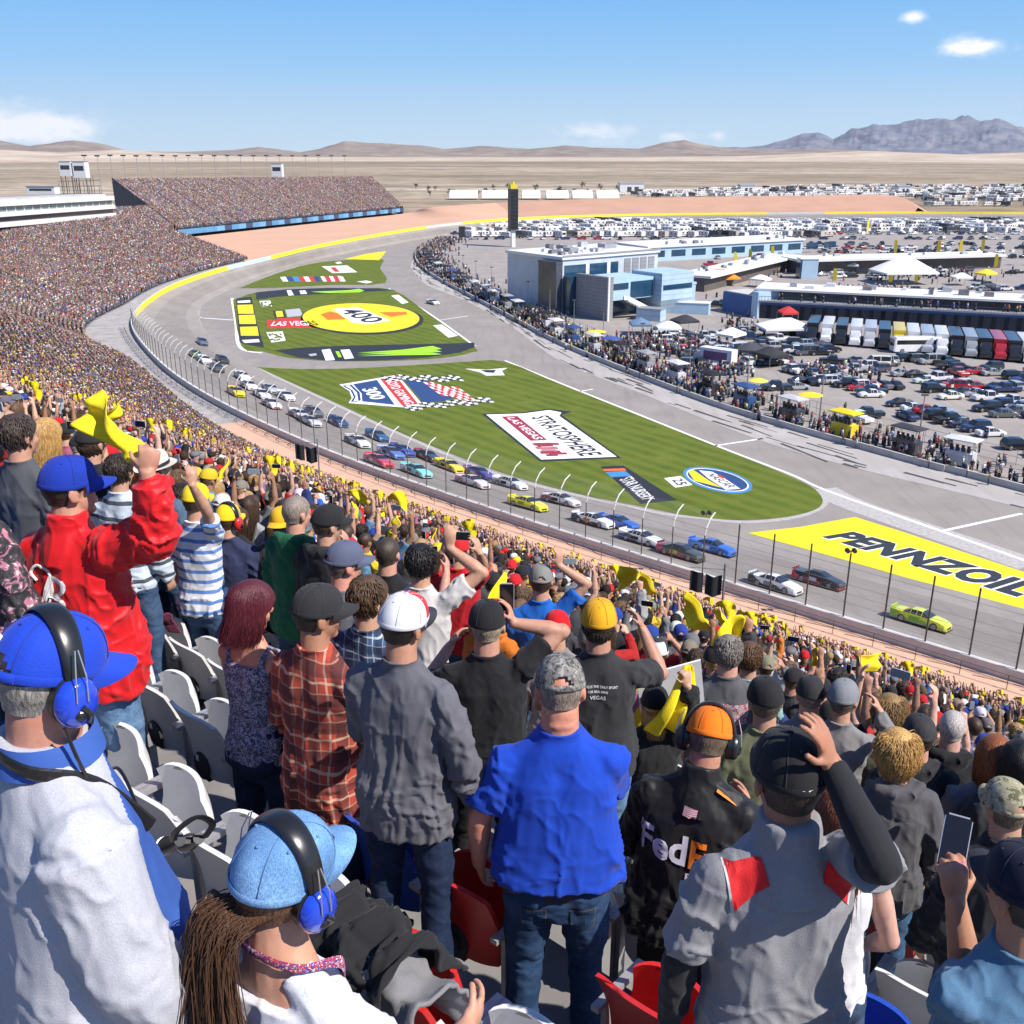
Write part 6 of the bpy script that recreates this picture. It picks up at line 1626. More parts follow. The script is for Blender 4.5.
TORSO = [(.80, .202, .130, .130), (.86, .204, .130, .132), (.95, .190, .122, .118), (1.05, .172, .112, .105), (1.15, .178, .115, .108), (1.26, .192, .120, .115), (1.33, .198, .116, .114), (1.385, .185, .104, .104), (1.425, .158, .090, .094), (1.46, .122, .080, .086), (1.49, .094, .074, .080), (1.515, .078, .068, .074), (1.53, .070, .064, .068)]
def make_shirt(sp, J, vox, seed):
 mb = MB(); T = J['T']; fat = sp.get('fat', 0); kind = sp.get('top', 'tee'); sw = sp.get('sw', .182) / .200
 loose = {'tee': .006, 'long': .008, 'jacket': .022, 'hoodie': .020, 'tank': .004, 'coat': .03}[kind]
 hem = sp.get('hem', {'tee': .82, 'long': .82, 'jacket': .84, 'hoodie': .80, 'tank': .84, 'coat': .42}[kind]); fem = sp.get('fem', 0)
 prof = [q for q in TORSO if q[0] > hem + .03]
 h0 = TORSO[0]
 low = [(hem, (h0[1] if hem < .9 else .18) + .0, h0[2], h0[3])]
 if hem < .7: low = [(hem, .235, .17, .16), (.62, .225, .155, .15)]
 rings = []
 for z, hw, hf, hb_ in low + prof:
  g = math.exp(-((z - 1.03) / .17) ** 2); top = max(0, 1 - max(0, z - 1.36) / .12);
  hw2 = (hw + loose * top + fat * (.075 * g + .018 * top)) * (1 + (sw - 1) * min(1, top + .3)); hf2 = hf + loose * top + fat * (.13 * g + .01); hb2 = hb_ + loose * top + fat * (.035 * g + .015 * top)
  nk_ = fat * .016 * min(1, max(0, z - 1.40) / .06); hw2 += nk_; hf2 += nk_; hb2 += nk_ * 1.2
  if fem: hw2 *= 1 - .12 * fem * math.exp(-((z - 1.12) / .10) ** 2) - .06 * fem * (z > 1.25); hf2 += .02 * fem * math.exp(-((z - 1.27) / .07) ** 2)
  if (kind == 'tank' and z > 1.40) or z > sp.get('cut', 9): continue
  rg = []
  for q in range(28):
   a = 2 * PI * q / 28; ca, sa = math.cos(a), math.sin(a)
   ex = .85
   x = math.copysign(abs(ca) ** ex, ca) * hw2; y = math.copysign(abs(sa) ** ex, sa) * (hf2 if sa > 0 else hb2)
   if sa < 0 and 1.15 < z < 1.42: y += .012 * math.exp(-(x / .03) ** 2)      # the furrow of the spine
   rg.append(T(x, y - .005, z))
  rings.append(rg)
 mb.rings(rings)
 sl = sp.get('sleeve', {'tee': .62, 'long': 2, 'jacket': 2, 'hoodie': 2, 'tank': 0, 'coat': 2}[kind])
 for s, nm in ((1, 'R'), (-1, 'L')):
  sh, e, w, f = J['sh' + nm], J['el' + nm], J['wr' + nm], J['fd' + nm]; a = (1 + .15 * fat) * sp.get('armk', 1.0)
  if sl == 0:
   mb.tube([T(s * .10, -.075, 1.33), T(s * .115, -.05, 1.43), T(s * .115, .0, 1.475), T(s * .11, .07, 1.42), T(s * .1, .10, 1.33)], .020, 8); continue
  lo = loose
  u = (e - sh).normalized()
  mb.ell(sh - u * .005, (.060 + lo, .060 + lo, .058 + lo), 14, 10)
  mb.tube([T(s * .055, -.018, 1.475), T(s * .105, -.018, 1.435), sh + V3((0, 0, .0))], [.040 + lo, .046 + lo, .052 + lo], 12)
  mb.tube([T(s * .10, -.01, 1.36), sh], [.075 + lo, .060 + lo], 12)
  if u.z < .2: mb.ell(T(s * .155 * sw, -.035, 1.30), (.05, .065, .07), 10, 8)
  if sl < 1:
   mb.tube([sh, sh.lerp(e, sl * .5), sh.lerp(e, sl), sh.lerp(e, sl + .03)], [.064 * a + lo, .064 * a + lo, .068 * a + lo, .066 * a + lo], 14)
  else:
   mb.tube([sh, sh.lerp(e, .5), e], [.062 * a + lo, .058 * a + lo, .054 * a + lo], 14); mb.ell(e, (.053 * a + lo,) * 3, 12, 8)
   mb.tube([e, e.lerp(w, .5), e.lerp(w, .86), e.lerp(w, .9), w], [.054 * a + lo, .048 * a + lo, .043 * a + lo, .036 + lo * .6, .034 + lo * .5], 14)
 nr = J['neck']; col = sp.get('collar', .012 if kind in ('tee', 'long') else .02)
 if kind != 'tank' and 'cut' not in sp:
  zt = 1.515
  mb.tube([T(math.cos(2 * PI * q / 18) * (.073 + .012 * fat), math.sin(2 * PI * q / 18) * (.073 + .01 * fat) - .010, zt + .012 * (1 if math.sin(2 * PI * q / 18) < 0 else -1.6 * math.sin(2 * PI * q / 18))) for q in range(19)], col, 8)
 if sp.get('stand_collar'):
  mb.rings([[T(math.cos(2 * PI * q / 20) * r, math.sin(2 * PI * q / 20) * r - .016, z) for q in range(20)] for z, r in ((1.37, .135), (1.43, .122), (1.47, .108), (1.505, .094), (1.565, .084), (1.575, .076))])
 if kind == 'hoodie' and sp.get('hood', True):
  mb.ell(T(0, -.085, 1.475), (.125, .055, .075), 16, 10); mb.ell(T(0, -.105, 1.42), (.085, .040, .085), 14, 10)
  for s in (-1, 1): mb.tube([T(s * .03, -.12, 1.50), T(s * .11, -.07, 1.52), T(s * .115, .02, 1.49), T(s * .06, .09, 1.42)], [.035, .036, .030, .02], 10)
  mb.rings([[T(math.cos(2 * PI * q / 24) * (.190 + .1 * fat) * sw, math.sin(2 * PI * q / 24) * (.128 + .07 * fat), z) for q in range(24)] for z in (hem - .02, hem + .05)])
 me = remesh(mb, vox, 4); folds(me, sp.get('fold', .020 if kind in ('jacket', 'hoodie', 'coat') else .016), seed)
 me.materials.append(sp.get('topmat', CLOTH))
 pf = sp.get('toppaint')
 if pf:
  for m in pf[0]: me.materials.append(m)
  cc = [pf[1](p.center) for p in me.polygons]; me.polygons.foreach_set('material_index', cc)
 shade(me, 180)
 return me
def make_pants(sp, J, vox, seed):
 mb = MB(); T = J['T']; fat = sp.get('fat', 0); short = sp.get('shorts', 0); st = sp.get('stance', .115)
 rings = []
 for z, hw, hf, hb_ in ((.72, .17, .10, .11), (.80, .188, .105, .122), (.88, .188, .108, .125), (.96, .176 + .05 * fat, .104 + .07 * fat, .110 + .03 * fat), (1.02, .168 + .06 * fat, .100 + .09 * fat, .102 + .03 * fat)):
  rings.append([V3((math.cos(2 * PI * q / 24) * hw, math.sin(2 * PI * q / 24) * (hf if math.sin(2 * PI * q / 24) > 0 else hb_), z)) if z < .9 else T(math.cos(2 * PI * q / 24) * hw, math.sin(2 * PI * q / 24) * (hf if math.sin(2 * PI * q / 24) > 0 else hb_), z) for q in range(24)])
 mb.rings(rings)
 for s in (-1, 1):
  mb.ell(V3((s * .085, -.05, .84)), (.088, .082, .09), 12, 9)
  P = [V3((s * .092, 0, .82)), V3((s * st, .012, .62)), V3((s * (st + .005), .02, .48)), V3((s * (st + .012), -.005, .28)), V3((s * (st + .018), -.015, .07))]
  rr = [.098 + .02 * fat, .086 + .015 * fat, .072, .068, .066]
  if short: P = P[:2] + [V3((s * st, .018, short))]; rr = rr[:2] + [.085]
  mb.tube(P, rr, 14)
 me = remesh(mb, vox, 3); folds(me, .012, seed + 3, 'pants'); me.materials.append(sp.get('pantmat', DENIM)); shade(me, 180)
 return me
def make_shoes():
 mb = MB()
 for s in (-1, 1): mb.ell(V3((s * .135, .05, .045)), (.048, .14, .05), 12, 8); mb.box((s * .135 - .045, -.08, 0), (s * .135 + .045, .18, .03))
 return mb
def cap_mesh(snap=False, flat=False, mats=(CLOTH,), panel=None, low=0.0):
 """Baseball cap in the head's frame."""
 mb = MB(); nu, nv = 48, 14; rings = []
 rim = lambda a: .018 + .016 * max(0, math.sin(a)) - low * max(0, -math.sin(a))
 for j in range(nv + 1):
  v = j / nv
  rg = []
  for k in range(nu):
   a = 2 * PI * k / nu; z0 = rim(a); e = PI / 2 * v
   seam = 1 - .022 * (1 if k % 8 == 0 else 0) * (v < .97)
   r = math.cos(e) ** .70 if v < 1 else 0
   x = math.cos(a) * .0925 * r * seam; y = math.sin(a) * .113 * r * seam - .008 + .006 * v
   z = z0 + (.134 - z0) * math.sin(e) ** 1.02
   rg.append(V3((x, y, z)))
  rings.append(rg)
 vs = [p for r in rings for p in r]; fs, mi = [], []
 for j in range(nv):
  for k in range(nu):
   if snap and j < 4 and abs(k - 36) < 5 - j: continue
   fs.append((j * nu + k, j * nu + (k + 1) % nu, (j + 1) * nu + (k + 1) % nu, (j + 1) * nu + k)); a = 2 * PI * (k + .5) / nu
   mi.append(panel(a, j / nv) if panel else 0)
 o = len(mb.v); mb.v += [tuple(v) for v in vs]; mb.f += fs; mb.m += mi
 mb.rings([[V3((math.cos(2 * PI * k / nu) * .0925 * s, math.sin(2 * PI * k / nu) * .113 * s - .008, rim(2 * PI * k / nu) + dz_)) for k in range(nu)] for s, dz_ in ((1.0, 0), (1.015, .002), (1.015, .016), (1.0, .02))], 0, False)
 if snap: mb.tube([V3((math.cos(a) * .0932, math.sin(a) * .114 - .008, rim(a) + .008)) for a in np.linspace(PI * 1.5 - .62, PI * 1.5 + .62, 12)], [(.004, .010)] * 12, 8, up=(0, 0, 1))
 mb.ell(V3((0, -.002, .134)), (.009, .009, .006), 8, 5)
 top, bot = [], []
 na, ne = 18, 8
 for i in range(ne + 1):
  e = i / ne; ra, rb = [], []
  for k in range(na + 1):
   a = math.radians(24 + 132 * k / na)
   c = math.sin((a - math.radians(24)) / math.radians(132) * PI) ** .55
   x = math.cos(a) * .0935 * (1 - .10 * e * e) ; y = math.sin(a) * .114 - .008 + e * .074 * c
   z = rim(a) + .004 - (0 if flat else .020) * (x / .08) ** 2 * e - e * .012 * (1 - .4 * e) - (.0 if flat else .008 * e)
   ra.append(V3((x, y, z + .0025))); rb.append(V3((x, y, z - .0025)))
  top.append(ra); bot.append(rb)
 bm_i = 0 if panel is None else panel(None, None)
 mb.rings(top, bm_i, False, False); mb.rings([list(reversed(r)) for r in bot], bm_i, False, False)
 mb.rings([[a for a in top[-1]], [b for b in bot[-1]]], bm_i, False, False)
 me = mb.mesh('cap', list(mats), None); shade(me, 50)
 return me
def beanie_mesh():
 mb = MB(); mb.ell(V3((0, -.008, .035)), (.088, .108, .105), 24, 14); mb.rings([[V3((math.cos(2 * PI * k / 24) * r, math.sin(2 * PI * k / 24) * r * 1.2 - .006, z)) for k in range(24)] for r, z in ((.087, -.005), (.092, .0), (.092, .045), (.087, .05))]); mb.ell(V3((0, 0, .15)), (.03, .03, .03), 12, 8)
 return mb.mesh('hat', CLOTH, 60)
def brim_hat_mesh(band=None):
 mb = MB(); n = 32
 prof = [(.0885, .03), (.092, .05), (.088, .10), (.075, .135), (.03, .138), (.001, .130)]
 mb.rings([[V3((math.cos(2 * PI * k / n) * r, math.sin(2 * PI * k / n) * r * 1.2 - .006, z)) for k in range(n)] for r, z in prof], 0, False)
 br = [(.0885, .032), (.115, .026), (.145, .030), (.147, .034), (.115, .031), (.0885, .037)]
 mb.rings([[V3((math.cos(2 * PI * k / n) * r, math.sin(2 * PI * k / n) * r * 1.12 - .006, z + .012 * abs(math.cos(2 * PI * k / n)) * (r > .11))) for k in range(n)] for r, z in br], 0, False)
 mb.rings([[V3((math.cos(2 * PI * k / n) * r, math.sin(2 * PI * k / n) * r * 1.2 - .006, z)) for k in range(n)] for r, z in ((.0905, .040), (.0945, .042), (.0935, .066), (.0905, .068))], 1, False)
 return mb.mesh('hat', [CLOTH, BLKPL], 60)
def hair_mesh(style, seed, under=False):
 """Hair in the head's frame; under a cap only the lower part shows."""
 r = random.Random(seed); mb = MB()
 if style == 'bald': return None
 lowz = {'layered': -.085, 'short': -.055, 'bob': -.10, 'curly': -.09, 'long': -.07, 'buzz': -.05, 'pony': -.06, 'fringe': -.05}[style]
 th = {'layered': .020, 'short': .010, 'bob': .026, 'curly': .028, 'long': .018, 'buzz': .004, 'pony': .006, 'fringe': .005}[style]
 if under: th = min(th, .006)
 nu, nv = 40, 18; rings = []
 for j in range(nv + 1):
  v = j / nv; rg = []
  for k in range(nu):
   a = 2 * PI * k / nu; fr = max(0, math.sin(a))             # front
   zlo = lowz * (1 - fr) + .075 * fr ** .6 if style != 'bald' else 0
   if abs(math.cos(a)) > .85 and math.sin(a) > -.25: zlo = max(zlo, -.0)
   zc, rx, ry, rz_ = .024, .078 + th, .098 + th, .097 + th * 1.1
   z = zlo + (zc + rz_ - zlo) * math.sin(PI / 2 * v)
   q = max(0, 1 - ((z - zc) / rz_) ** 2) ** .5
   if z < zc: q = max(q, .80)
   n_ = 1 + (r.uniform(-.03, .03) if style in ('curly', 'bob', 'short') else r.uniform(-.01, .01))
   rg.append(V3((math.cos(a) * rx * q * n_, math.sin(a) * ry * q * n_ - .010, z)))
  rings.append(rg)
 if style == 'fringe' or under:
  rings = [rg for rg in rings if rg[30].z < .035] or rings[:2]
  mb.rings(rings, 0, False)
 else: mb.rings(rings, 0, True)
 def lock(p, pts, w): mb.tube(pts, [w, w * 1.1, w * .8, w * .25][:len(pts)] if len(pts) == 4 else list(np.linspace(w, w * .3, len(pts))), 5)
 N_ = {'layered': 1500, 'short': 420, 'bob': 1700, 'curly': 760, 'long': 1500, 'buzz': 0, 'pony': 150, 'fringe': 0}[style]
 for _ in range(N_):
  a = r.uniform(PI * .9, PI * 2.1) if style != 'curly' else r.uniform(0, 2 * PI); v = r.random() ** .8
  if math.sin(a) > .3 and v < .55: v = .6 + .4 * r.random()
  z = lowz + ((.0 if under else .12) - lowz) * v; zc = .024
  if style == 'fringe': z = r.uniform(lowz, .0)
  q = max(.0, 1 - ((z - zc) / (.1 + th)) ** 2) ** .5; q = max(q, .8) if z < zc else q
  p = V3((math.cos(a) * (.079 + th) * q, math.sin(a) * (.099 + th) * q - .01, z))
  o = V3((p.x, p.y + .01, (p.z - .02) * .8)).normalized()
  dn = (V3((0, 0, -1)) - o * o.z * -1).normalized() if abs(o.z) < .98 else V3((0, -1, 0))
  if style == 'curly':
   d2 = V3((r.gauss(0, 1), r.gauss(0, 1), r.gauss(0, 1))); d2 = (d2 - o * d2.dot(o)).normalized()
   q1 = o.cross(d2) * r.uniform(-.012, .012); mb.tube([p - o * .004, p + o * .008 + d2 * .010, p + o * .008 + d2 * .022 + q1, p - o * .003 + d2 * .030 + q1 * 1.6], [.004, .0058, .005, .002], 5)
  elif style in ('long', 'bob') :
   L = (r.uniform(.20, .32) if style == 'long' else r.uniform(.04, .10)); n = 12 if style == 'long' else 9
   pts = []; x = p.copy(); st = (L + max(0, p.z - lowz)) / n; sway = V3((r.gauss(0, .10), r.gauss(0, .08), 0))
   for i in range(n + 1):
    pts.append(x.copy())
    if x.z > -.03:
     o = V3((x.x / (.08 + th) ** 2, (x.y + .01) / (.10 + th) ** 2, max(0, x.z - zc) / (.1 + th) ** 2)).normalized()
     dn = V3((0, 0, -1)) + o * o.z; dn = dn.normalized() if dn.length > .05 else V3((0, -1, 0))
     x = x + (dn + sway * .6).normalized() * st
     q = math.sqrt((x.x / (.081 + th)) ** 2 + ((x.y + .01) / (.101 + th)) ** 2 + (max(0, x.z - zc) / (.10 + th)) ** 2)
     x = V3((x.x / q, (x.y + .01) / q - .01, x.z if x.z < zc else zc + (x.z - zc) / q))
     if x.y > .05: x.y -= .012
    else:
     x = x + (V3((0, 0, -1)) + sway * .5 + V3((-x.x * 1.6, -.10 if x.z < -.1 else 0, 0))).normalized() * st
   lock(p, pts, r.uniform(.0014, .0026))
  elif style == 'pony':
   pts = [p, p + dn * .03 + o * .002, V3((-.02 + r.gauss(0, .01), -.105, -.03 + r.gauss(0, .008)))]
   if p.y < .02: lock(p, pts, .006)
  else:
   L = r.uniform(.018, .034) if style == 'short' else r.uniform(.035, .065); dn = (dn + o.cross(dn) * r.uniform(-.5, .5)).normalized(); k_ = r.uniform(.4, 1.6) * (1 if style == 'short' else 2.6); lock(p, [p, p + dn * L * .5 + o * .005 * k_, p + dn * L + o * .0035 * k_], .0042 if style == 'short' else .0022)
 me = mb.mesh('hair', HAIRM, None); shade(me, 60)
 return me
def headset(parent, M, shell=BLUPL, tilt=0.0):
 o = bpy.data.objects.new('headset', None); COL.objects.link(o); o.parent = parent; o.matrix_local = M; o.empty_display_size = .1
 mb = MB(); n = 26
 pts = [V3((math.cos(a) * .104, .0, .004 + math.sin(a) * .142)) for a in np.linspace(-.12, PI + .12, n)]
 w = [(.008, .013 + .014 * math.sin(PI * i / (n - 1)) ** .7) for i in range(n)]
 mb.tube(pts, w, 12, up=(0, 1, 0)); mb.build('headband', BLKPL, o, 60)
 for s in (-1, 1):
  mb = MB(); rg = lambda x, q, zz=1.0: [V3((s * x, math.cos(2 * PI * k / 22) * q * .95, -.012 + math.sin(2 * PI * k / 22) * q * zz * 1.18)) for k in range(22)]
  mb.rings([rg(.076, .036), rg(.078, .046), (rg(.096, .047)), rg(.100, .040)]); c = mb.build('ear_cushion', BLKPL, o, 50)
  mb = MB(); mb.rings([rg(.099, .036), rg(.100, .045), rg(.112, .045), rg(.124, .036), rg(.130, .018)]); sh = mb.build('ear_cup', shell, o, 50)
  mb = MB(); mb.tube([V3((s * .108, .0, .10)), V3((s * .128, .008, .05)), V3((s * .134, .010, .0))], .0016, 6); mb.tube([V3((s * .108, -.006, .10)), V3((s * .126, -.012, .05)), V3((s * .133, -.012, .0))], .0016, 6); mb.build('yoke_wire', CHROME, sh)
  mb = MB(); mb.tube([V3((s * .131, .0, -.012)), V3((s * .134, .016, -.03)), V3((s * .118, .02, -.052))], .006, 8); mb.ell(V3((s * .128, .0, -.03)), (.008, .014, .012), 10, 7); mb.build('volume_knob', BLKPL, sh)
 return o
_hm = {}
def get_cap(key, **kw):
 if key not in _hm: _hm[key] = cap_mesh(**kw)
 return _hm[key]
def get_hair(style, seed=1, under=False):
 k = ('hair', style, seed, under)
 if k not in _hm: _hm[k] = hair_mesh(style, seed, under)
 return _hm[k]
def eyes(o, M):
 for s in (-1, 1):
  mb = MB(); mb.ell(V3((s * .031, .077, .004)), (.0115, .0100, .0080), 10, 8, 0); mb.ell(V3((s * .031, .0855, .004)), (.0052, .003, .0052), 8, 6, 1); e = mb.build('eye', [paint((.75, .72, .70), .3), paint((.02, .014, .01), .2)], o, 60); e.matrix_local = M
def build_person(sp, vox=.009, seed=1):
 """A figure of its own: Empty at the feet > body, shirt, trousers, shoes, hair, cap ..."""
 J = body_frame(sp)
 for nm in 'RL':
  if 'ik' + nm in sp:
   tg, pole = sp['ik' + nm][0], V3(sp['ik' + nm][1]); sh = J['sh' + nm]; v = tg - sh; L = min(v.length, .53); v.normalize(); a = (L * L + .285 ** 2 - .25 ** 2) / (2 * L); h = max(0, .285 ** 2 - a * a) ** .5; pv = (pole - v * pole.dot(v)).normalized()
   e = sh + v * a + pv * h; w = sh + v * L
   old = sp.get('arm' + nm, ()); sp['arm' + nm] = (e - sh, w - e) + tuple(old[2:])
 J = body_frame(sp); o = empty('person'); C4 = lambda k, d: c4(sp.get(k, d))
 HMX = Matrix.Translation(J['head']) @ J['HM'].to_4x4()
 b = link('body', make_body(sp, J, vox), o); b.color = C4('skin', (.45, .26, .175))
 if sp.get('eyes'): eyes(o, HMX)
 s = link(sp.get('topname', {'tee': 'shirt', 'long': 'shirt', 'jacket': 'jacket', 'hoodie': 'hooded_top', 'tank': 'tank_top', 'coat': 'coat'}[sp.get('top', 'tee')]), make_shirt(sp, J, vox, seed), o); s.color = C4('topcol', (.3, .3, .3))
 if 'undersleeve' in sp:
  for nm in 'RL':
   mb = MB(); sh_, e_, w_ = J['sh' + nm], J['el' + nm], J['wr' + nm]; mb.tube([sh_.lerp(e_, .45), e_], [.056, .0485], 14); mb.ell(e_, (.0480,) * 3, 12, 8); mb.tube([e_, e_.lerp(w_, .3), e_.lerp(w_, .7), w_], [.0485, .0490, .041, .033], 14); me = remesh(mb, vox, 3); folds(me, .006, seed + 9); me.materials.append(CLOTH); shade(me, 180); q = link('undersleeve', me, o); q.color = c4(sp['undersleeve'])
 p = link('shorts' if sp.get('shorts') else 'trousers', make_pants(sp, J, vox * 1.15, seed), o); p.color = C4('pantcol', (.05, .09, .17))
 sh = make_shoes().build('shoes', CLOTH, o, 60); sh.color = C4('shoecol', (.05, .05, .05))
 hs = sp.get('hair', 'short')
 if hs != 'bald': h = link('hair', get_hair(hs, sp.get('hseed', 1), bool(sp.get('hat'))), o); h.matrix_local = HMX; h.color = C4('haircol', (.05, .03, .018))
 hw = sp.get('hat')
 if hw:
  me = hw[1]; c = link(hw[0], me, o); c.matrix_local = HMX @ Matrix.Translation(sp.get('hatoff', (0, 0, 0))) @ Euler([math.radians(a) for a in sp.get('hatrot', (-4, 0, 0))]).to_matrix().to_4x4(); c.color = C4('hatcol', (.02, .02, .022)); o['_hat'] = c.name
 if sp.get('headset'): headset(o, HMX, sp['headset'] if sp['headset'] is not True else BLUPL)
 return o, J, HMX
def copy_person(o):
 return copy_tree(o)
CAPK = lambda: get_cap('plain')
def floor_at(d):
 k = math.floor((D_FRONT - d) / ROW); return FLOOR0 + k * ROW * SLOPE
def place(px, py, t, hz=1.665, rng=.16):
 """Where a figure stands so that its head shows at that pixel with feet on a step; returns foot point and scale."""
 best = None
 for i in range(-20, 21):
  tt = t * (1 + rng * i / 20); h = dp(px, py, tt); d = h.dot(DIRN); f = floor_at(d); s = (h.z - f) / hz
  fr = ((D_FRONT - d) / ROW) % 1
  cost = abs(i) / 20 * .9 + max(0, .93 - s) * 14 + max(0, s - 1.07) * 14 + abs(s - 1) * 1.2
  if best is None or cost < best[0]: best = (cost, tt, s, V3((h.x, h.y, f)))
 _, tt, s, f = best
 s2_ = min(1.13, max(.84, s))
 if s2_ != s: f.z = dp(px, py, tt).z - hz * s2_; s = s2_
 return f, s, tt
def decal(shirt_me, items, origin, xdir, parent, name, mat, off=.003, face=(0, 1, 0)):
 """Flat lettering or patches laid onto the back of a garment: verts (u along xdir, v up) in metres round origin."""
 bv = BVHTree.FromPolygons([v.co for v in shirt_me.vertices], [tuple(p.vertices) for p in shirt_me.polygons])
 o = V3(origin); xd = V3(xdir).normalized(); dr = V3(face).normalized(); up = dr.cross(xd) * -1
 if up.z < 0: up = -up
 vs = []
 for u, v in items[0]:
  q = o + xd * u + up * v; hit = bv.ray_cast(q - dr * 1.0, dr)
  vs.append((hit[0] if hit[0] is not None else q) - dr * off)
 mb = MB(); mb.add(vs, items[1]); return mb.build(name, mat, parent)
def gridpatch(w, h, n=6, m=4, x0=0, y0=0):
 vs = [(x0 + w * i / n, y0 + h * j / m) for j in range(m + 1) for i in range(n + 1)]
 return vs, [(j * (n + 1) + i, j * (n + 1) + i + 1, (j + 1) * (n + 1) + i + 1, (j + 1) * (n + 1) + i) for j in range(m) for i in range(n)]
def textpatch(s, w, h, x0=0, y0=0, **kw):
 vs, fs = text_mesh(s, **kw)
 bm = bmesh.new(); B = [bm.verts.new((v[0] * w, v[1] * h, 0)) for v in vs]
 for f in fs:
  try: bm.faces.new([B[i] for i in f])
  except ValueError: pass
 bmesh.ops.triangulate(bm, faces=bm.faces[:])
 bmesh.ops.subdivide_edges(bm, edges=[e for e in bm.edges if e.calc_length() > .02], cuts=2, use_grid_fill=True)
 bm.verts.index_update(); r = [(v.co.x + x0, v.co.y + y0) for v in bm.verts], [tuple(v.index for v in f.verts) for f in bm.faces]; bm.free()
 return r
def towel_mesh(L=.62, W=.40, seed=1, style=0):
 """A small rally towel as cloth: hangs from its held corner with folds."""
 r = random.Random(seed); n, m = 22, 14; vs = []
 for j in range(m + 1):
  for i in range(n + 1):
   u, v = i / n, j / m
   if style == 0:      # flung sideways, bunched at the hand
    w = .06 + .94 * min(1, u * 1.6) ** .7
    x = L * u; z = (v - .5) * W * w + .10 * math.sin(u * 3.0 + seed); y = .05 * math.sin(u * 7 + v * 3 + seed) + .035 * math.sin(v * 9 + seed * 2) * u
   else:               # hanging limp from the fist
    w = .10 + .75 * u ** .7
    x = (v - .5) * W * w + .04 * math.sin(u * 4 + seed); z = -L * u; y = .035 * math.sin(v * 14 + seed) * (.3 + u) + .05 * math.sin(u * 5 + seed)
   vs.append((x, y, z))
 fs = [(j * (n + 1) + i, j * (n + 1) + i + 1, (j + 1) * (n + 1) + i + 1, (j + 1) * (n + 1) + i) for j in range(m) for i in range(n)]
 bm = bmesh.new(); B = [bm.verts.new(v) for v in vs]
 for f in fs: bm.faces.new([B[k] for k in f])
 bm.normal_update(); ex = bmesh.ops.solidify(bm, geom=bm.faces[:], thickness=.002)
 me = bpy.data.meshes.new('rally_towel'); bm.to_mesh(me); bm.free(); me.materials.append(TOWELM); shade(me, 180)
 return me
TOW = [towel_mesh(.60, .38, 1, 0), towel_mesh(.52, .36, 4, 0), towel_mesh(.45, .36, 2, 1), towel_mesh(.5, .34, 7, 1)]
def phone_mesh():
 mb = MB(); bm = bmesh.new(); bmesh.ops.create_cube(bm, size=1); bmesh.ops.scale(bm, vec=(.072, .008, .148), verts=bm.verts)
 bmesh.ops.bevel(bm, geom=[e for e in bm.edges if abs(e.verts[0].co.y - e.verts[1].co.y) > .001], offset=.009, segments=4, affect='EDGES')
 me = bpy.data.meshes.new('phone'); bm.to_mesh(me); bm.free(); me.materials.append(PHONEW)
 return me
PHM = phone_mesh()
def phone(M, label, screen=(.02, .022, .026)):
 o = link('phone', PHM); o.matrix_world = M; tag(o, label, 'phone')
 mb = MB(); mb.box((-.0335, -.0048, -.070), (.0335, -.0041, .070)); s = mb.build('screen', PHONEB if screen[0] < .1 else paint(screen, .3), o)
 return o
# ------------------------------------------------------------------ the people one can tell apart
HEROES = []
PCAP = lambda: get_cap('plain')
SCAP = lambda: get_cap('snap', snap=True)
def hero(px, py, t, rz, label, sp, vox=.0085, seed=None, rng=.16, anchor=None):
 hz = 1.665 - .95 * (1 - math.cos(sp.get('lean', .03)))
 foot, s, tt = place(px, py, t, hz, rng)
 sp = dict(sp); sp.setdefault('sw', .182)
 hx = .70 * math.sin(sp.get('lean', .03)) + .018        # the head is in front of the feet
 rot = math.radians(rz)
 print('hero %-24s t %.2f -> %.2f s %.2f' % ((anchor or label)[:24], t, tt, s))
 foot = foot - V3((-math.sin(rot), math.cos(rot), 0)) * hx * s
 M = Matrix.Translation(foot) @ Matrix.Rotation(rot, 4, 'Z') @ Matrix.Scale(s, 4)
 for nm in 'RL':
  k = 'to' + nm
  if k in sp:
   q = sp[k]; sp['ik' + nm] = (M.inverted() @ dp(*q[:3]), q[3])
 o, J, HMX = build_person(sp, vox, seed or len(HEROES) + 3)
 o.matrix_world = M; o.location = foot; o.rotation_euler = (0, 0, rot); o.scale = (s, s, s)
 tag(o, label, 'person')
 HEROES.append((foot, s, o, J, M, anchor or label, dp(px, py, tt)))
 HERO_D.append((foot.x, foot.y))
 return o, J, M
def child(o, nm): return next(c for c in o.children if c.name.split('.')[0] == nm)
LJ = (.05, .08, .17); DJ = (.018, .03, .07); BJ = (.02, .02, .022)
cap1 = cap_mesh(snap=True, mats=(cloth_mat('cap_blue_cloth', .7, .1), paint((.5, .03, .03), .7)))
o, J, M = hero(50, 672, 1.86, -50, 'big man in pale grey hooded top with royal blue cap and blue headset', dict(fat=.75, top='hoodie', hood=False, topcol=(.47, .48, .53), toppaint=([paint((.03, .09, .34), .8)], lambda c: 1 if c.y > .10 and abs(c.x) < .25 else 0), head=(9, 8, 3), hat=('cap', cap1), hatcol=(.012, .055, .50), hatrot=(-8, 0, 0), hair='buzz', haircol=(.26, .24, .21), headset=True, skin=(.50, .24, .17), armR=((.25, .12, -1), (.0, .35, -1)), fold=.008, collar=.024, hem=.78, sw=.20, armk=1.15), .0075, 5, anchor='blue headset man')
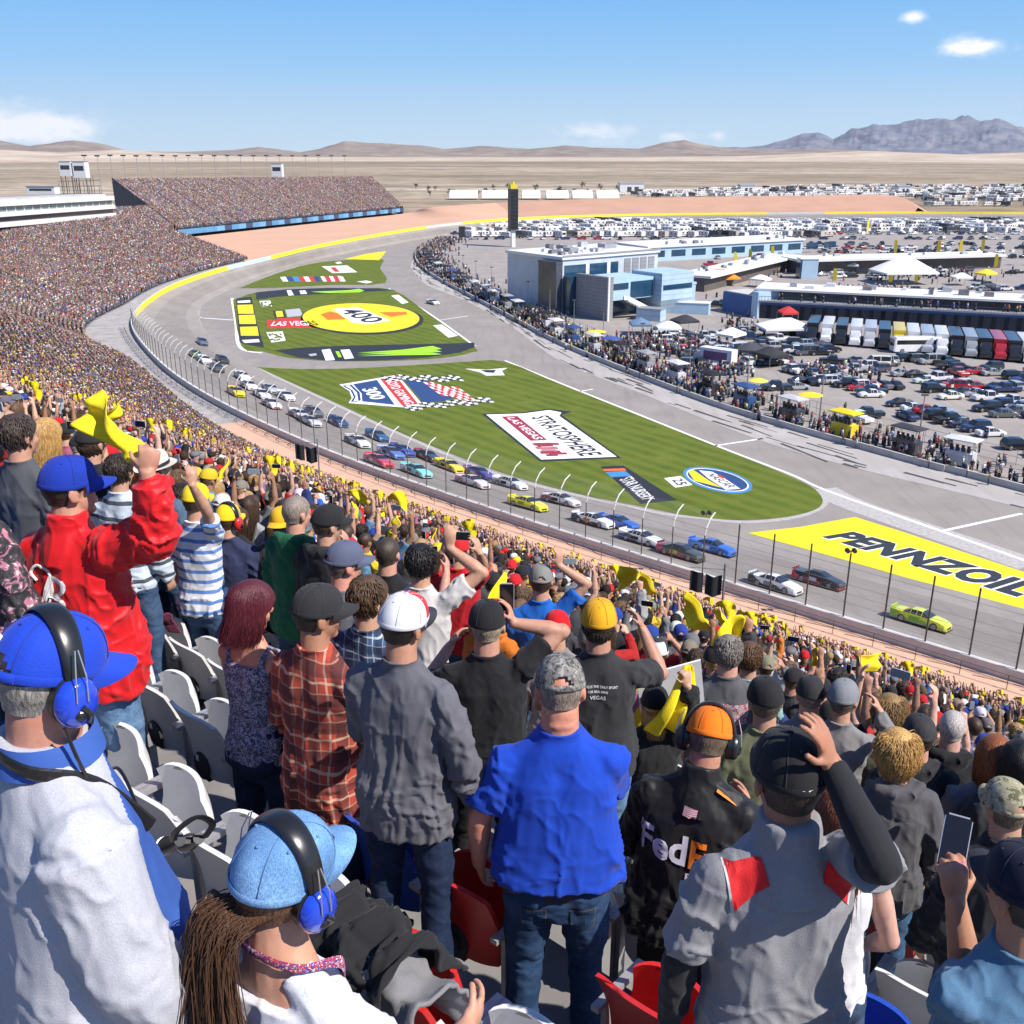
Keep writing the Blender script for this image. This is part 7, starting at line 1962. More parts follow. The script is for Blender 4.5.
mb = MB(); T = J['T']; mb.tube(crom([T(-.13, .06, 1.46), T(-.11, -.06, 1.50), T(0, -.105, 1.535), T(.10, -.07, 1.52), T(.12, .04, 1.46), T(.10, .15, 1.30)], 6), (.004, .016), 8, up=(0, 0, 1)); mb.build('neck_strap', BLKPL, o)
mb = MB(); mb.rings([[T(math.cos(2 * PI * q / 24) * r_, math.sin(2 * PI * q / 24) * r_ - .008, z) for q in range(24)] for z, r_ in ((1.49, .112), (1.535, .102), (1.55, .095), (1.53, .088))], 0, False); mb.build('inner_collar', paint((.03, .09, .34), .8), o, 60)
c = child(o, 'cap'); mb = MB()
for a, z in ((60, .088), (120, .088), (180, .085), (0, .085), (240, .088), (300, .088)):
 r = .92 * math.cos(math.asin((z - .02) / .108)); mb.ell(V3((math.cos(math.radians(a)) * .0885 * r, math.sin(math.radians(a)) * .1075 * r, z + .002)), (.006, .006, .006), 8, 6)
mb.build('eyelets', paint((.75, .72, .25), .7), c)
mb = MB(); mb.box((-.05, -.1085, .055), (-.02, -.098, .085)); q = mb.build('emblem', paint((.55, .05, .12), .7), c); mb = MB(); mb.box((-.0535, -.1075, .0515), (-.0165, -.097, .0885)); mb.build('emblem_border', WP, c)
mb = MB(); q = M @ V3((.12, .02, 1.60)); e = dp(205, 790, 2.6); mb.tube(crom([q, q + V3((.02, .03, -.14)), dp(120, 770, 2.05), dp(150, 850, 2.1), dp(165, 960, 2.0), dp(175, 1010, 1.95)], 8), .0035, 6); tag(mb.build('headset_cable', BLKPL), 'thin black headset cable running down the pale grey hooded top', 'cable')
cap2 = cap_mesh(snap=False, mats=(DENIM,))
o, J, M = hero(284, 872, 1.93, -34, 'woman in white top with faded denim cap, blue headset and long brown ponytail', dict(top='tee', cut=1.45, topcol=(.66, .67, .72), bare_back=1, fem=1, skin=(.50, .27, .18), head=(-6, 0, 8), hat=('cap', cap2), hatcol=(.17, .34, .60), hair='fringe', haircol=(.13, .06, .03), headset=True, sw=.175, armR=((.35, .45, -.8), (-.2, .8, -.25)), armL=((-.2, .2, -1), (.1, .5, -.5)), hem=.80), .006, 11, anchor='denim cap woman')
hx = Matrix.Translation(J['head']) @ J['HM'].to_4x4(); r = random.Random(3); mb = MB()
for k in range(1500):
 a = V3((-.02 + r.gauss(0, .020), -.100 + r.gauss(0, .008), -.035 + r.gauss(0, .012))); p = hx @ a
 sw_ = V3((r.gauss(0, .02), r.gauss(0, .016), 0)); end = J['T'](-.045 + r.gauss(0, .036), -.135 + r.gauss(0, .02), 1.16 + r.uniform(-.16, .08))
 pts = crom([p, p + V3((-.02, -.055, -.03)) + sw_ * .5, p.lerp(end, .45) + V3((-.012, -.05, .0)) + sw_, p.lerp(end, .78) + V3((-.008, -.028, 0)) + sw_ * 1.4, end], 4)
 mb.tube(pts, list(np.interp(np.linspace(0, 1, len(pts)), [0, .3, .8, 1], [.0010, .0012, .0010, .0004])), 5)
p = hx @ V3((-.02, -.098, -.035)); e_ = J['T'](-.045, -.125, 1.10); mb.tube(crom([p, p + V3((-.01, -.036, -.02)), p.lerp(e_, .45) + V3((-.010, -.036, 0)), p.lerp(e_, .8) + V3((-.006, -.016, 0)), e_], 5), list(np.interp(np.linspace(0, 1, 21), [0, .25, .6, 1], [.014, .026, .034, .016])), 14)
h = mb.build('ponytail', SLEEK, o, 60); h.color = c4((.075, .035, .018))
mb = MB()
for k in range(420):
 a = r.uniform(-2.9, -.3); p = hx @ V3((math.cos(a) * .078, math.sin(a) * .098 - .008, -.01)); q = hx @ V3((-.02, -.104, -.035)); mb.tube([p, p.lerp(q, .5) + V3((0, -.018 - r.random() * .006, -.004 - r.random() * .02)), q], [.0010, .0015, .0012], 5)
h = mb.build('hair_sweep', SLEEK, o, 60); h.color = c4((.15, .07, .035))
b_ = child(o, 'body'); T = J['T']
lan = blotch_mat('lanyard', [(.65, .65, .66), (.45, .03, .05), (.03, .05, .25), (.65, .65, .66), (.03, .03, .03)], 90)
mb = MB(); mb.tube(crom([T(.04, .13, 1.32), T(.115, .05, 1.475), T(.09, -.045, 1.515), T(0, -.075, 1.53), T(-.09, -.045, 1.515), T(-.11, .05, 1.47), T(-.04, .13, 1.32)], 6), [(.003, .012)] * 37, 8, up=(0, 0, 1)); mb.build('lanyard', lan, o, 60)
c = child(o, 'cap')
mb = MB(); mb.rings([[V3((x, .098 - 2.2 * x * x, z)) for x in np.linspace(-.036, .036, 9)] for z in (.05, .072)], 0, False, False); mb.build('stitched_badge', paint((.5, .06, .1), .8), c)
mb = MB(); mb.tube([V3((.034 * math.cos(a), -.106 + .004, .012 + .004 * math.sin(3 * a))) for a in np.linspace(PI, 0, 8)], (.003, .007), 6, up=(0, 0, 1)); mb.build('buckle_strap', CHROME, c)
redc = paint((.60, .012, .015), .75, bmp=.2, bscale=200)
HEATH = cloth_mat('heather_grey', .85, .34, 300, .4)
o, J, M = hero(788, 776, 2.68, 4, 'man in heather grey polo with red shoulder panels and black cap, hand raised', dict(fat=.22, top='tee', topname='polo_shirt', topmat=HEATH, topcol=(.27, .27, .285), stand_collar=1, skin=(.36, .175, .105), head=(2, 2, 0), hat=('cap', PCAP()), hatcol=(.018, .018, .02), hair='buzz', haircol=(.03, .02, .015), undersleeve=(.022, .022, .026), pantcol=BJ, hem=.76, sw=.186, toR=(836, 782, 2.60, (.32, -.38, -1)), armR=((0, 0, 0), (0, 0, 0), (-.35, .1, .9), (-.6, .4, -.2)), armL=((-.28, .05, -1), (-.05, .12, -1), (.1, .15, -1), (.9, .1, 0)), curlL=.35, curlR=.25, sleeve=.80), .006, 8, anchor='grey polo man')
sm = child(o, 'polo_shirt').data
def quadpatch(q, n=12):
 A = [V3((x, y, 0)) for x, y in q]; return [tuple(bilin(A, i / n, j / n))[:2] for j in range(n + 1) for i in range(n + 1)], [(j * (n + 1) + i, j * (n + 1) + i + 1, (j + 1) * (n + 1) + i + 1, (j + 1) * (n + 1) + i) for j in range(n) for i in range(n)]
for s_ in (-1, 1):
 decal(sm, quadpatch([(s_ * .150, -.055), (s_ * .070, .035), (s_ * .082, .085), (s_ * .168, .055)]), (0, 0, 1.40), (1, 0, 0), o, 'shoulder_panel', redc, .004)
 decal(sm, quadpatch([(s_ * .156, -.062), (s_ * .150, -.056), (s_ * .168, .055), (s_ * .174, .054)]), (0, 0, 1.40), (1, 0, 0), o, 'piping', paint((.5, .5, .5), .6), .0035)
c = child(o, 'cap'); mb = MB(); mb.add([V3((x, -.1222, z)) for x, z in ((-.012, .036), (.004, .030), (.016, .037), (.002, .034))], [(0, 1, 2, 3)]); mb.build('stitched_mark', WP, c)
fad = cloth_mat('faded_blue', .9, .3)
o, J, M = hero(1026, 890, 2.45, 12, 'man in faded blue tee and navy cap filming with a phone', dict(fat=.5, top='tee', topmat=fad, topcol=(.095, .20, .32), skin=(.42, .22, .14), head=(4, 4, 0), hat=('cap', PCAP()), hatcol=(.010, .013, .032), hair='buzz', haircol=(.04, .03, .02), toL=(956, 902, 2.66, (.15, -.25, -1)), armL=((0, 0, 0), (0, 0, 0), (-.05, .25, .9), (.15, 1, -.1)), curlL=.75, sw=.19, hem=.8), .006, 6, anchor='navy cap man')
ph = dp(955, 842, 2.78); fw = (ph - V3((0, 0, CAM_H))).normalized(); rt = fw.cross(V3((0, 0, 1))).normalized(); up = rt.cross(fw)
PM = Matrix.Translation(ph) @ Matrix((rt, fw, up)).transposed().to_4x4(); phone(PM, 'black phone with silver rim held up by the man in the navy cap')
cap5 = cap_mesh(snap=True, mats=(CAMO,))
o, J, M = hero(560, 688, 3.72, 0, 'heavy man in plain royal blue tee, jeans and camouflage cap', dict(fat=.66, top='tee', topcol=(.010, .060, .48), skin=(.56, .25, .17), head=(0, 16, 0), hat=('cap', cap5), hair='buzz', haircol=(.20, .16, .13), pantcol=(.03, .065, .14), armL=((-.44, .02, -1), (-.02, .22, -1), (.15, .3, -1), (.9, .1, 0)), armR=((.10, .55, -.85), (-.7, .8, .15)), sw=.195, sleeve=.72, hem=.895, fold=.015), .008, 4, anchor='royal blue tee man')
T = J['T']; mb = MB(); mb.rings([[T(math.cos(2 * PI * q / 30) * .235, math.sin(2 * PI * q / 30) * (.175 if math.sin(2 * PI * q / 30) > 0 else .137) + .01, z) for q in range(30)] for z in (.845, .885)], 0, False); mb.build('belt', paint((.03, .02, .014), .5), o, 60)
def pockets(o):
 me = child(o, 'trousers').data
 for s_ in (-1, 1):
  A = [(s_ * .050, .705), (s_ * .092, .685), (s_ * .135, .705), (s_ * .142, .805), (s_ * .046, .805)]
  for nm, k, off, m in (('stitching', 1.05, .004, paint((.16, .11, .05), .9)), ('back_pocket', 1.0, .0055, DENIM)):
   c = [(s_ * .094 + (x - s_ * .094) * k, .75 + (z - .75) * k) for x, z in A]; n = 8
   L_, R_ = [c[0], c[4]], [c[2], c[3]]; q = [(L_[0][0] + (L_[1][0] - L_[0][0]) * j / n, L_[0][1] + (L_[1][1] - L_[0][1]) * j / n) for j in range(n + 1)]; w = [(R_[0][0] + (R_[1][0] - R_[0][0]) * j / n, R_[0][1] + (R_[1][1] - R_[0][1]) * j / n) for j in range(n + 1)]
   vs = [(q[j][0] + (w[j][0] - q[j][0]) * i / n, q[j][1] + (w[j][1] - q[j][1]) * i / n - (.02 * (1 - abs(i / n * 2 - 1)) if j == 0 else 0)) for j in range(n + 1) for i in range(n + 1)]
   p_ = decal(me, (vs, [(j * (n + 1) + i, j * (n + 1) + i + 1, (j + 1) * (n + 1) + i + 1, (j + 1) * (n + 1) + i) for j in range(n) for i in range(n)]), (0, 0, 0), (1, 0, 0), o, nm, m, off); p_.color = child(o, 'trousers').color
pockets(o)
cap6 = cap_mesh(mats=(paint((.62, .62, .64), .8), paint((.50, .03, .04), .8), paint((.025, .025, .03), .7)), panel=lambda a, v: 2 if a is None else (1 if math.sin(a) > .42 else 0))
o, J, M = hero(404, 622, 3.85, -22, 'man in slate grey long sleeved top with white cap with red front', dict(fat=.25, top='long', topcol=(.125, .125, .145), skin=(.42, .22, .14), head=(-14, 2, 4), hat=('cap', cap6), hair='buzz', haircol=(.02, .015, .012), pantcol=DJ, armR=((.34, -.02, -1), (.02, .40, -1)), armL=((-.2, .25, -1), (.1, .7, -.3)), sw=.19, hem=.74, fold=.022), .008, 7, anchor='slate grey top man')
o, J, M = hero(487, 624, 4.9, -2, 'man in plain black tee and black cap with right hand at his face', dict(fat=.35, top='tee', topcol=(.016, .016, .018), skin=(.46, .25, .17), hat=('cap', PCAP()), hatcol=(.016, .016, .018), hair='buzz', haircol=(.30, .24, .16), pantcol=BJ, toR=(516, 632, 4.85, (1, -.2, -.6)), armR=((0, 0, 0), (0, 0, 0), (-.3, .2, 1), (-1, 0, 0)), armL=((-.5, .5, -.5), (.5, .6, .7)), sw=.19), .009, 9, anchor='black tee man')
o, J, M = hero(599, 622, 5.5, -3, 'man in charcoal tee with small white lettering, mustard cap and pale jeans', dict(fat=.3, top='tee', topcol=(.035, .036, .038), skin=(.42, .22, .15), hat=('cap', PCAP()), hatcol=(.72, .36, .015), hair='short', haircol=(.04, .03, .02), pantcol=(.11, .2, .34), head=(-4, 0, 0), armR=((.5, .6, -.3), (-.4, .6, .8)), armL=((-.4, .3, -.8), (.3, .9, .1)), sw=.19), .009, 10, anchor='mustard cap man')
sm = child(o, 'shirt').data
for tx, w, h, y in (('RACING IS THE ONLY SPORT', .20, .013, 1.36), ('FOR REAL FANS', .10, .012, 1.335), ('VEGAS', .08, .02, 1.30)):
 decal(sm, textpatch(tx, w, h, -w / 2, 0), (0, 0, y), (1, 0, 0), o, 'shirt_lettering', WP, .006)
PLR = plaid_mat('red_plaid', (.40, .055, .03), (.055, .02, .022), (.62, .42, .30), 7.5)
o, J, M = hero(318, 612, 4.3, -30, 'man in red plaid shirt and dark grey cap looking right', dict(fat=.15, top='long', topmat=PLR, skin=(.36, .18, .11), head=(-32, 3, 0), hat=('cap', PCAP()), hatcol=(.03, .03, .032), hair='buzz', haircol=(.02, .015, .012), pantcol=DJ, hem=.70, armR=((.3, .35, -.9), (-.5, .7, .4)), armL=((-.25, .1, -1), (.1, .5, -.7))), .008, 12, anchor='red plaid man')
PRT = blotch_mat('printed_violet', [(.24, .22, .32), (.05, .05, .08), (.33, .31, .42), (.02, .02, .03), (.28, .26, .36)], 30)
o, J, M = hero(252, 606, 4.9, -30, 'woman with burgundy bobbed hair in violet printed tank top', dict(fem=1, top='tank', topmat=PRT, bare_back=1, skin=(.50, .23, .15), head=(-26, 12, 0), hair='bob', haircol=(.085, .014, .022), pantcol=DJ, sw=.172, armR=((.3, .5, -.7), (-.5, .7, .5)), armL=((-.2, .3, -1), (.2, .8, -.1))), .008, 13, anchor='burgundy hair woman')
REDJ = cloth_mat('red_nylon', .42, .10, 500, .25)
o, J, M = hero(70, 486, 4.5, -24, 'man in bright red jacket and royal blue cap waving a yellow towel', dict(fat=.45, top='jacket', topmat=REDJ, topcol=(.60, .012, .016), stand_collar=1, skin=(.46, .24, .16), head=(-28, 0, 0), hat=('cap', PCAP()), hatcol=(.012, .04, .36), hair='buzz', haircol=(.03, .02, .016), pantcol=(.11, .2, .34), toR=(152, 487, 4.25, (.6, .1, -1)), armR=((0, 0, 0), (0, 0, 0), (.1, .2, 1), (-.6, .6, 0)), curlR=1.15, armL=((-.3, .2, -1), (.2, .8, -.2)), hem=.80, sw=.20, fold=.021, armk=1.1), .0065, 14, anchor='red jacket man', rng=.06)
sm = child(o, 'jacket').data
bl_ = textpatch('B', .15, .16, -.15, 0, shear=.28)
decal(sm, bl_, (.09, 0, 1.18), (1, 0, 0), o, 'emblem', WP, .008)
mbk = MB(); st_ = [(-.16, .13), (-.19, .16), (-.16, .19), (-.10, .17), (-.09, .08), (-.13, -.02), (-.17, -.02), (-.18, .02)]
bv = BVHTree.FromPolygons([v.co for v in sm.vertices], [tuple(p.vertices) for p in sm.polygons])
pp = []
for u, v in [(q.x, q.y) for q in crom([V3((a, b, 0)) for a, b in st_], 5)]:
 q = V3((.09 + u, 0, 1.18 + v)); hh = bv.ray_cast(q - V3((0, 1, 0)), V3((0, 1, 0))); pp.append((hh[0] if hh[0] is not None else q) - V3((0, .004, 0)))
mbk.tube(pp, .006, 6); mbk.build('emblem_flourish', WP, o)
def towel_at(p, v, rz, lab, sc=1.0):
 t_ = link('rally_towel', TOW[v]); t_.location = p; t_.rotation_euler = rz; t_.scale = (sc, sc, sc); return tag(t_, lab, 'towel')
hd_ = M @ (J['wrR'] + J['hdR'] * .09)
a_, b_ = dp(86, 414, 4.5), hd_
dx = (a_ - b_).normalized(); ry = V3((0, 1, 0)); rz_ = dx.cross(ry).normalized(); ry = rz_.cross(dx)
t_ = towel_at(b_, 0, (0, 0, 0), 'long yellow towel flung up and left from the fist of the red jacketed man', 1.0); t_.rotation_euler = Matrix((dx, ry, rz_)).transposed().to_euler(); t_.scale = ((a_ - b_).length / .60, .9, .42)
o, J, M = hero(708, 737, 4.2, -26, 'man in black racing jacket with large lettering, orange cap and dark headset', dict(fat=.3, top='jacket', topmat=SHINY, topcol=(.016, .016, .017), skin=(.46, .23, .15), head=(16, 24, 6), hat=('cap', PCAP()), hatcol=(.85, .19, .01), hair='buzz', haircol=(.12, .09, .06), headset=BLKPL, pantcol=BJ, armR=((.3, .4, -.8), (-.5, .8, .2)), armL=((-.35, .15, -1), (.25, .6, -.6)), stand_collar=1, lean=.20, sw=.20, hem=.80), .008, 15, anchor='racing jacket man')
sm = child(o, 'jacket').data
PRP, ORJ = paint((.36, .33, .44), .6), paint((.80, .19, .01), .6)
decal(sm, textpatch('Fed', .21, .12, -.205, 0, bold=.03), (0, 0, 1.19), (1, 0, 0), o, 'back_lettering', paint((.66, .64, .70), .6), .006)
decal(sm, textpatch('Ex', .145, .115, .018, .0, bold=.03), (0, 0, 1.19), (1, 0, 0), o, 'back_lettering', ORJ, .006)
decal(sm, textpatch('Express', .15, .036, .012, -.058, bold=.02), (0, 0, 1.19), (1, 0, 0), o, 'back_lettering', paint((.6, .6, .6), .6), .006)
decal(sm, gridpatch(.055, .036, 6, 4, -.03, 0), (0, 0, 1.395), (1, 0, -.1), o, 'flag_patch', stripe_mat('flag_stripes', (.55, .50, .52), (.45, .08, .12), 150, .5), .006)
T = J['T']; mb = MB(); mb.tube([T(.08, -.07, 1.49), T(.17, -.05, 1.44), T(.24, -.03, 1.38)], (.012, .003), 6); mb.build('sleeve_piping', ORJ, o)
o, J, M = hero(655, 704, 6.2, 0, 'woman in black jacket and black cap holding a yellow towel up', dict(fem=1, top='jacket', topcol=(.02, .02, .022), skin=(.5, .3, .21), hat=('cap', PCAP()), hatcol=(.015, .015, .017), hair='bob', haircol=(.42, .25, .10), toR=(695, 668, 6.0, (1, 0, -.6)), armR=((0, 0, 0), (0, 0, 0), (-.1, .1, 1), (-.5, .6, 0)), curlR=1.1, sw=.172), .01, 16, anchor='black jacket woman')
towel_at(M @ (J['wrR'] + V3((0, .03, .10))), 2, (.1, .1, .4), 'yellow towel hanging from the raised hand of the black jacketed woman', 1.05)
sg = empty('sign_board', dp(672, 700, 6.7), .15, 'blank white card sign held up before the woman in the black jacket', 'sign'); mb = MB(); mb.box((-.22, -.006, -.30), (.22, .006, .30)); q = mb.build('card', paint((.72, .72, .72), .7), sg); sg.rotation_euler = (.25, -.22, .15)
o, J, M = hero(896, 752, 5.1, 3, 'woman with short blonde curls in charcoal hooded top and jeans', dict(fem=.6, top='hoodie', topcol=(.085, .083, .09), skin=(.5, .28, .2), hair='layered', haircol=(.50, .29, .09), pantcol=(.05, .11, .20), armR=((.32, -.05, -1), (.0, .25, -1)), armL=((-.3, .1, -1), (.15, .6, -.6)), hem=.80), .009, 17, anchor='blonde curls woman')
def seams(o, col):
 c = child(o, 'cap'); n = 12
 mb = MB()
 for k in range(6):
  a = 2 * PI * k / 6; pts = []
  for j in range(n + 1):
   e = PI / 2 * j / n; r = math.cos(e) ** .70 if j < n else 0; z0 = .018 + .016 * max(0, math.sin(a)); z = z0 + (.134 - z0) * math.sin(e) ** 1.02
   for da in (0,): pts.append(V3((math.cos(a) * .0925 * r, math.sin(a) * .113 * r - .008 + .006 * j / n, z + .0006)))
  mb.tube(pts, .0011, 5)
 for k in range(6):
  a = 2 * PI * (k + .5) / 6; e = 1.02; r = math.cos(e) ** .70; mb.ell(V3((math.cos(a) * .0925 * r, math.sin(a) * .113 * r - .004, .02 + .114 * math.sin(e) + .001)), (.0038, .0038, .0025), 8, 5)
 mb.build('seams', paint(col, .8), c, 60)
for h_, col in ((0, (.01, .03, .25)), (1, (.10, .20, .38)), (2, (.035, .035, .038)), (3, (.02, .024, .05)), (5, (.45, .45, .47)), (6, (.03, .03, .033)), (7, (.45, .22, .01)), (8, (.05, .05, .052)), (10, (.01, .03, .22)), (11, (.55, .12, .01))): seams(HEROES[h_][2], col)
pockets(HEROES[5][2])
rest = [
(952, 727, 6.8, -14, 'balding grey haired man in black hooded top beside the blonde curls', dict(top='hoodie', topcol=(.015, .015, .017), skin=(.52, .30, .23), hair='buzz', haircol=(.38, .35, .33), fat=.3, head=(-12, 6, 0)), 'balding man'),
(765, 700, 5.4, 2, 'man in olive tee and black cap between orange cap and grey caps', dict(top='tee', topcol=(.16, .17, .09), hat=('cap', PCAP()), hatcol=(.018, .018, .02), hair='buzz', haircol=(.1, .07, .05)), 'olive tee man'),
(810, 694, 6.6, -8, 'man in mauve grey tee and dark cap above the grey polo', dict(top='tee', topcol=(.17, .16, .19), skin=(.52, .27, .2), hat=('cap', PCAP()), hatcol=(.03, .03, .033), hair='buzz', haircol=(.2, .15, .12), fat=.3), 'mauve tee man'),
(843, 698, 6.6, -20, 'man in pale grey shirt and grey cap holding binoculars', dict(top='long', topcol=(.23, .22, .22), hat=('cap', PCAP()), hatcol=(.22, .23, .25), hair='buzz', haircol=(.1, .08, .06), armR=((.5, .5, -.3), (-.5, .5, .8)), head=(-14, 0, 0)), 'grey shirt man'),
(1006, 806, 4.6, 4, 'person with camouflage cap and black backpack near the right edge', dict(top='jacket', topcol=(.02, .02, .022), hat=('cap', cap_mesh(snap=True, mats=(CAMO2,))), hair='buzz', haircol=(.12, .09, .06), fat=.4), 'backpack person'),
(297, 512, 7.6, -26, 'bald man in dark green hooded top', dict(top='hoodie', topcol=(.012, .105, .05), skin=(.50, .27, .19), hair='buzz', haircol=(.22, .18, .15), head=(-16, 6, 0), armR=((.4, .5, -.4), (-.6, .6, .5)), fat=.2), 'green hood man'),
(328, 523, 7.4, -30, 'man in black hooded jacket and black cap right of the green hood', dict(top='hoodie', topcol=(.02, .02, .022), hat=('cap', PCAP()), hatcol=(.02, .02, .022), hair='buzz', head=(-20, 4, 0)), 'black hood man'),
(345, 562, 5.6, -36, 'man in grey tee with washed blue cap and red neck', dict(top='tee', topcol=(.15, .15, .17), skin=(.55, .26, .19), hat=('cap', SCAP()), hatcol=(.10, .115, .18), hair='buzz', haircol=(.12, .09, .07), head=(-22, 2, 0), fat=.3), 'washed blue cap man'),
(370, 598, 4.9, -30, 'short haired man in blue plaid shirt with white sunglasses', dict(top='long', topmat=plaid_mat('blue_plaid', (.035, .075, .16), (.01, .02, .05), (.50, .56, .62), 11), hair='short', haircol=(.075, .042, .02), head=(-18, 2, 0)), 'blue plaid man'),
(421, 562, 6.6, -10, 'dark haired man in white tee raising his bare right arm', dict(top='tee', topcol=(.58, .56, .54), hair='short', haircol=(.012, .01, .01), toR=(452, 556, 6.3, (1, -.2, -.7)), armR=((0, 0, 0), (0, 0, 0), (.0, .1, 1), (0, 1, 0)), skin=(.48, .27, .18)), 'white tee man'),
(388, 553, 7.2, -14, 'crew cut man in black tee with white phone', dict(top='tee', topcol=(.016, .016, .018), skin=(.50, .26, .19), hair='buzz', haircol=(.05, .035, .025), fat=.4, armR=((.5, .5, -.4), (-.1, .7, .7))), 'crew cut man'),
(458, 549, 7.6, -6, 'person in red tee and red cap filming with both arms high', dict(top='tee', topcol=(.45, .012, .02), hat=('cap', PCAP()), hatcol=(.50, .015, .02), hair='buzz', toR=(486, 512, 7.2, (1, 0, 0)), toL=(447, 512, 7.2, (-1, 0, 0)), armR=((0, 0, 0), (0, 0, 0), (-.3, .2, 1), (-1, .5, 0)), armL=((0, 0, 0), (0, 0, 0), (.3, .2, 1), (1, .5, 0)), skin=(.46, .27, .18)), 'red tee person'),
(541, 580, 8.2, -4, 'man in bright blue tee with grey and black cap, arms up', dict(top='tee', topcol=(.012, .12, .48), hat=('cap', SCAP()), hatcol=(.22, .22, .2), hair='buzz', toR=(561, 572, 7.9, (1, 0, -.5)), armR=((0, 0, 0), (0, 0, 0), (0, .1, 1), (-.6, .6, 0))), 'bright blue tee man'),
(557, 628, 6.6, 0, 'child in bright red cap between black tee and mustard cap', dict(top='tee', topcol=(.25, .2, .2), hat=('cap', PCAP()), hatcol=(.60, .01, .015), hair='buzz', haircol=(.1, .07, .05)), 'red cap child'),
(728, 652, 6.6, -6, 'grey haired man in dark grey tee with red and blue print', dict(top='tee', topcol=(.10, .10, .11), skin=(.5, .27, .2), hair='short', haircol=(.19, .165, .14), fat=.5, toppaint=([blotch_mat('flag_print', [(.10, .10, .11), (.35, .06, .08), (.45, .44, .44), (.06, .09, .2), (.10, .10, .11)], 40)], lambda c: 1 if abs(c.x) < .14 and 1.22 < c.z < 1.36 and c.y < 0 else 0)), 'grey haired man'),
(749, 657, 7.6, -10, 'brown haired man in pale teal tee next to the grey haired man', dict(top='tee', topcol=(.22, .38, .37), hair='short', haircol=(.10, .05, .022)), 'teal tee man'),
(228, 519, 8.2, -12, 'person in long navy cape with yellow cap and red earmuffs', dict(top='coat', topcol=(.032, .040, .095), hat=('cap', PCAP()), hatcol=(.78, .55, .015), hair='buzz', headset=paint((.5, .02, .02), .3), head=(-14, 4, 0), armR=((.2, .2, -1), (0, .4, -1)), armL=((-.2, .2, -1), (0, .4, -1)), hem=.42), 'navy cape person'),
(196, 500, 7.4, -20, 'person in white and blue striped shirt behind the red sleeve', dict(top='tee', topmat=stripe_mat('blue_stripes', (.62, .64, .68), (.10, .2, .48), 13, .35), hat=('cap', PCAP()), hatcol=(.8, .6, .02), hair='buzz', toR=(190, 482, 6.9, (1, 0, -.6)), armR=((0, 0, 0), (0, 0, 0), (-.1, .2, 1), (-.6, .6, 0))), 'striped shirt person'),
(20, 434, 6.6, -22, 'man in charcoal grey tee with dark hair at the left edge', dict(top='tee', topcol=(.085, .09, .10), skin=(.46, .25, .17), hair='short', haircol=(.05, .035, .028), head=(-10, 2, 0), fat=.2), 'charcoal tee man'),
(-32, 470, 4.4, -30, 'grey haired man in black jacket with pink print at the left edge', dict(top='jacket', topmat=blotch_mat('black_pink_print', [(.02, .02, .022), (.02, .02, .022), (.04, .04, .045), (.42, .16, .22), (.5, .5, .5), (.02, .02, .022)], 16), skin=(.52, .25, .18), hair='short', haircol=(.26, .24, .21), head=(-18, 0, 0)), 'grey haired edge man'),
(47, 436, 6.9, -26, 'woman with long straw blonde hair beside the charcoal tee', dict(fem=1, top='long', topcol=(.55, .52, .48), hair='long', haircol=(.42, .25, .085)), 'straw blonde woman'),
(157, 468, 7.6, -24, 'person in denim blue shirt with cream brimmed hat and black band', dict(top='long', topcol=(.07, .12, .19), hat=('hat', brim_hat_mesh()), hatcol=(.66, .62, .52), hatrot=(6, 0, 0), hair='buzz', head=(-16, 0, 0)), 'brimmed hat person'),
(92, 442, 6.6, -22, 'person in black tee and dark cap in front of the red jacket', dict(top='tee', topcol=(.02, .02, .021), hat=('cap', PCAP()), hatcol=(.025, .024, .024), hair='short'), 'black tee neighbour'),
(120, 470, 7.4, -18, 'person in pale blue shirt with dark stripes beyond the red jacket', dict(top='long', topmat=stripe_mat('grey_stripes', (.46, .53, .60), (.06, .07, .09), 9, .25), hair='short', haircol=(.03, .02, .015)), 'pale stripe person'),
(889, 712, 6.6, 0, 'woman with frizzy light brown hair in olive jacket', dict(fem=1, top='jacket', topcol=(.10, .10, .065), hair='layered', haircol=(.25, .15, .055), hseed=2), 'frizzy hair woman'),
(919, 735, 6.0, -6, 'man in black hooded top and printed black cap', dict(top='hoodie', topcol=(.03, .03, .033), hat=('cap', cap_mesh(mats=(blotch_mat('dark_print', [(.02, .02, .022), (.03, .03, .03), (.10, .10, .11)], 30),))), hair='buzz', skin=(.5, .26, .19)), 'printed cap man'),
(995, 757, 5.8, -10, 'woman with auburn hair in grey jacket near the right edge', dict(fem=1, top='jacket', topcol=(.15, .15, .17), hair='bob', haircol=(.24, .075, .025), hseed=3), 'auburn woman'),
(1020, 764, 5.6, -8, 'woman with black hair in black top at the right edge', dict(fem=1, top='jacket', topcol=(.03, .03, .034), hair='bob', haircol=(.012, .01, .01), hseed=4), 'black haired edge woman'),
(838, 812, 3.5, -4, 'woman with long chestnut hair and white tank top, denim shorts', dict(fem=1, top='tank', topcol=(.68, .68, .70), bare_back=1, skin=(.55, .33, .26), hair='long', haircol=(.14, .045, .018), shorts=.62, pantcol=(.05, .08, .14), armR=((.32, .0, -1), (-.1, .55, -.6)), sw=.172, hseed=2), 'chestnut hair woman'),
(657, 652, 8.0, -4, 'person in yellow jersey with white and dark cap beside the card sign', dict(top='jacket', topcol=(.60, .45, .02), hat=('cap', cap_mesh(mats=(paint((.55, .55, .57), .7), paint((.03, .035, .03), .7)), panel=lambda a, v: 1 if a is None or v > .6 or abs(math.cos(a)) > .8 else 0)), hair='buzz'), 'yellow jersey person'),
]
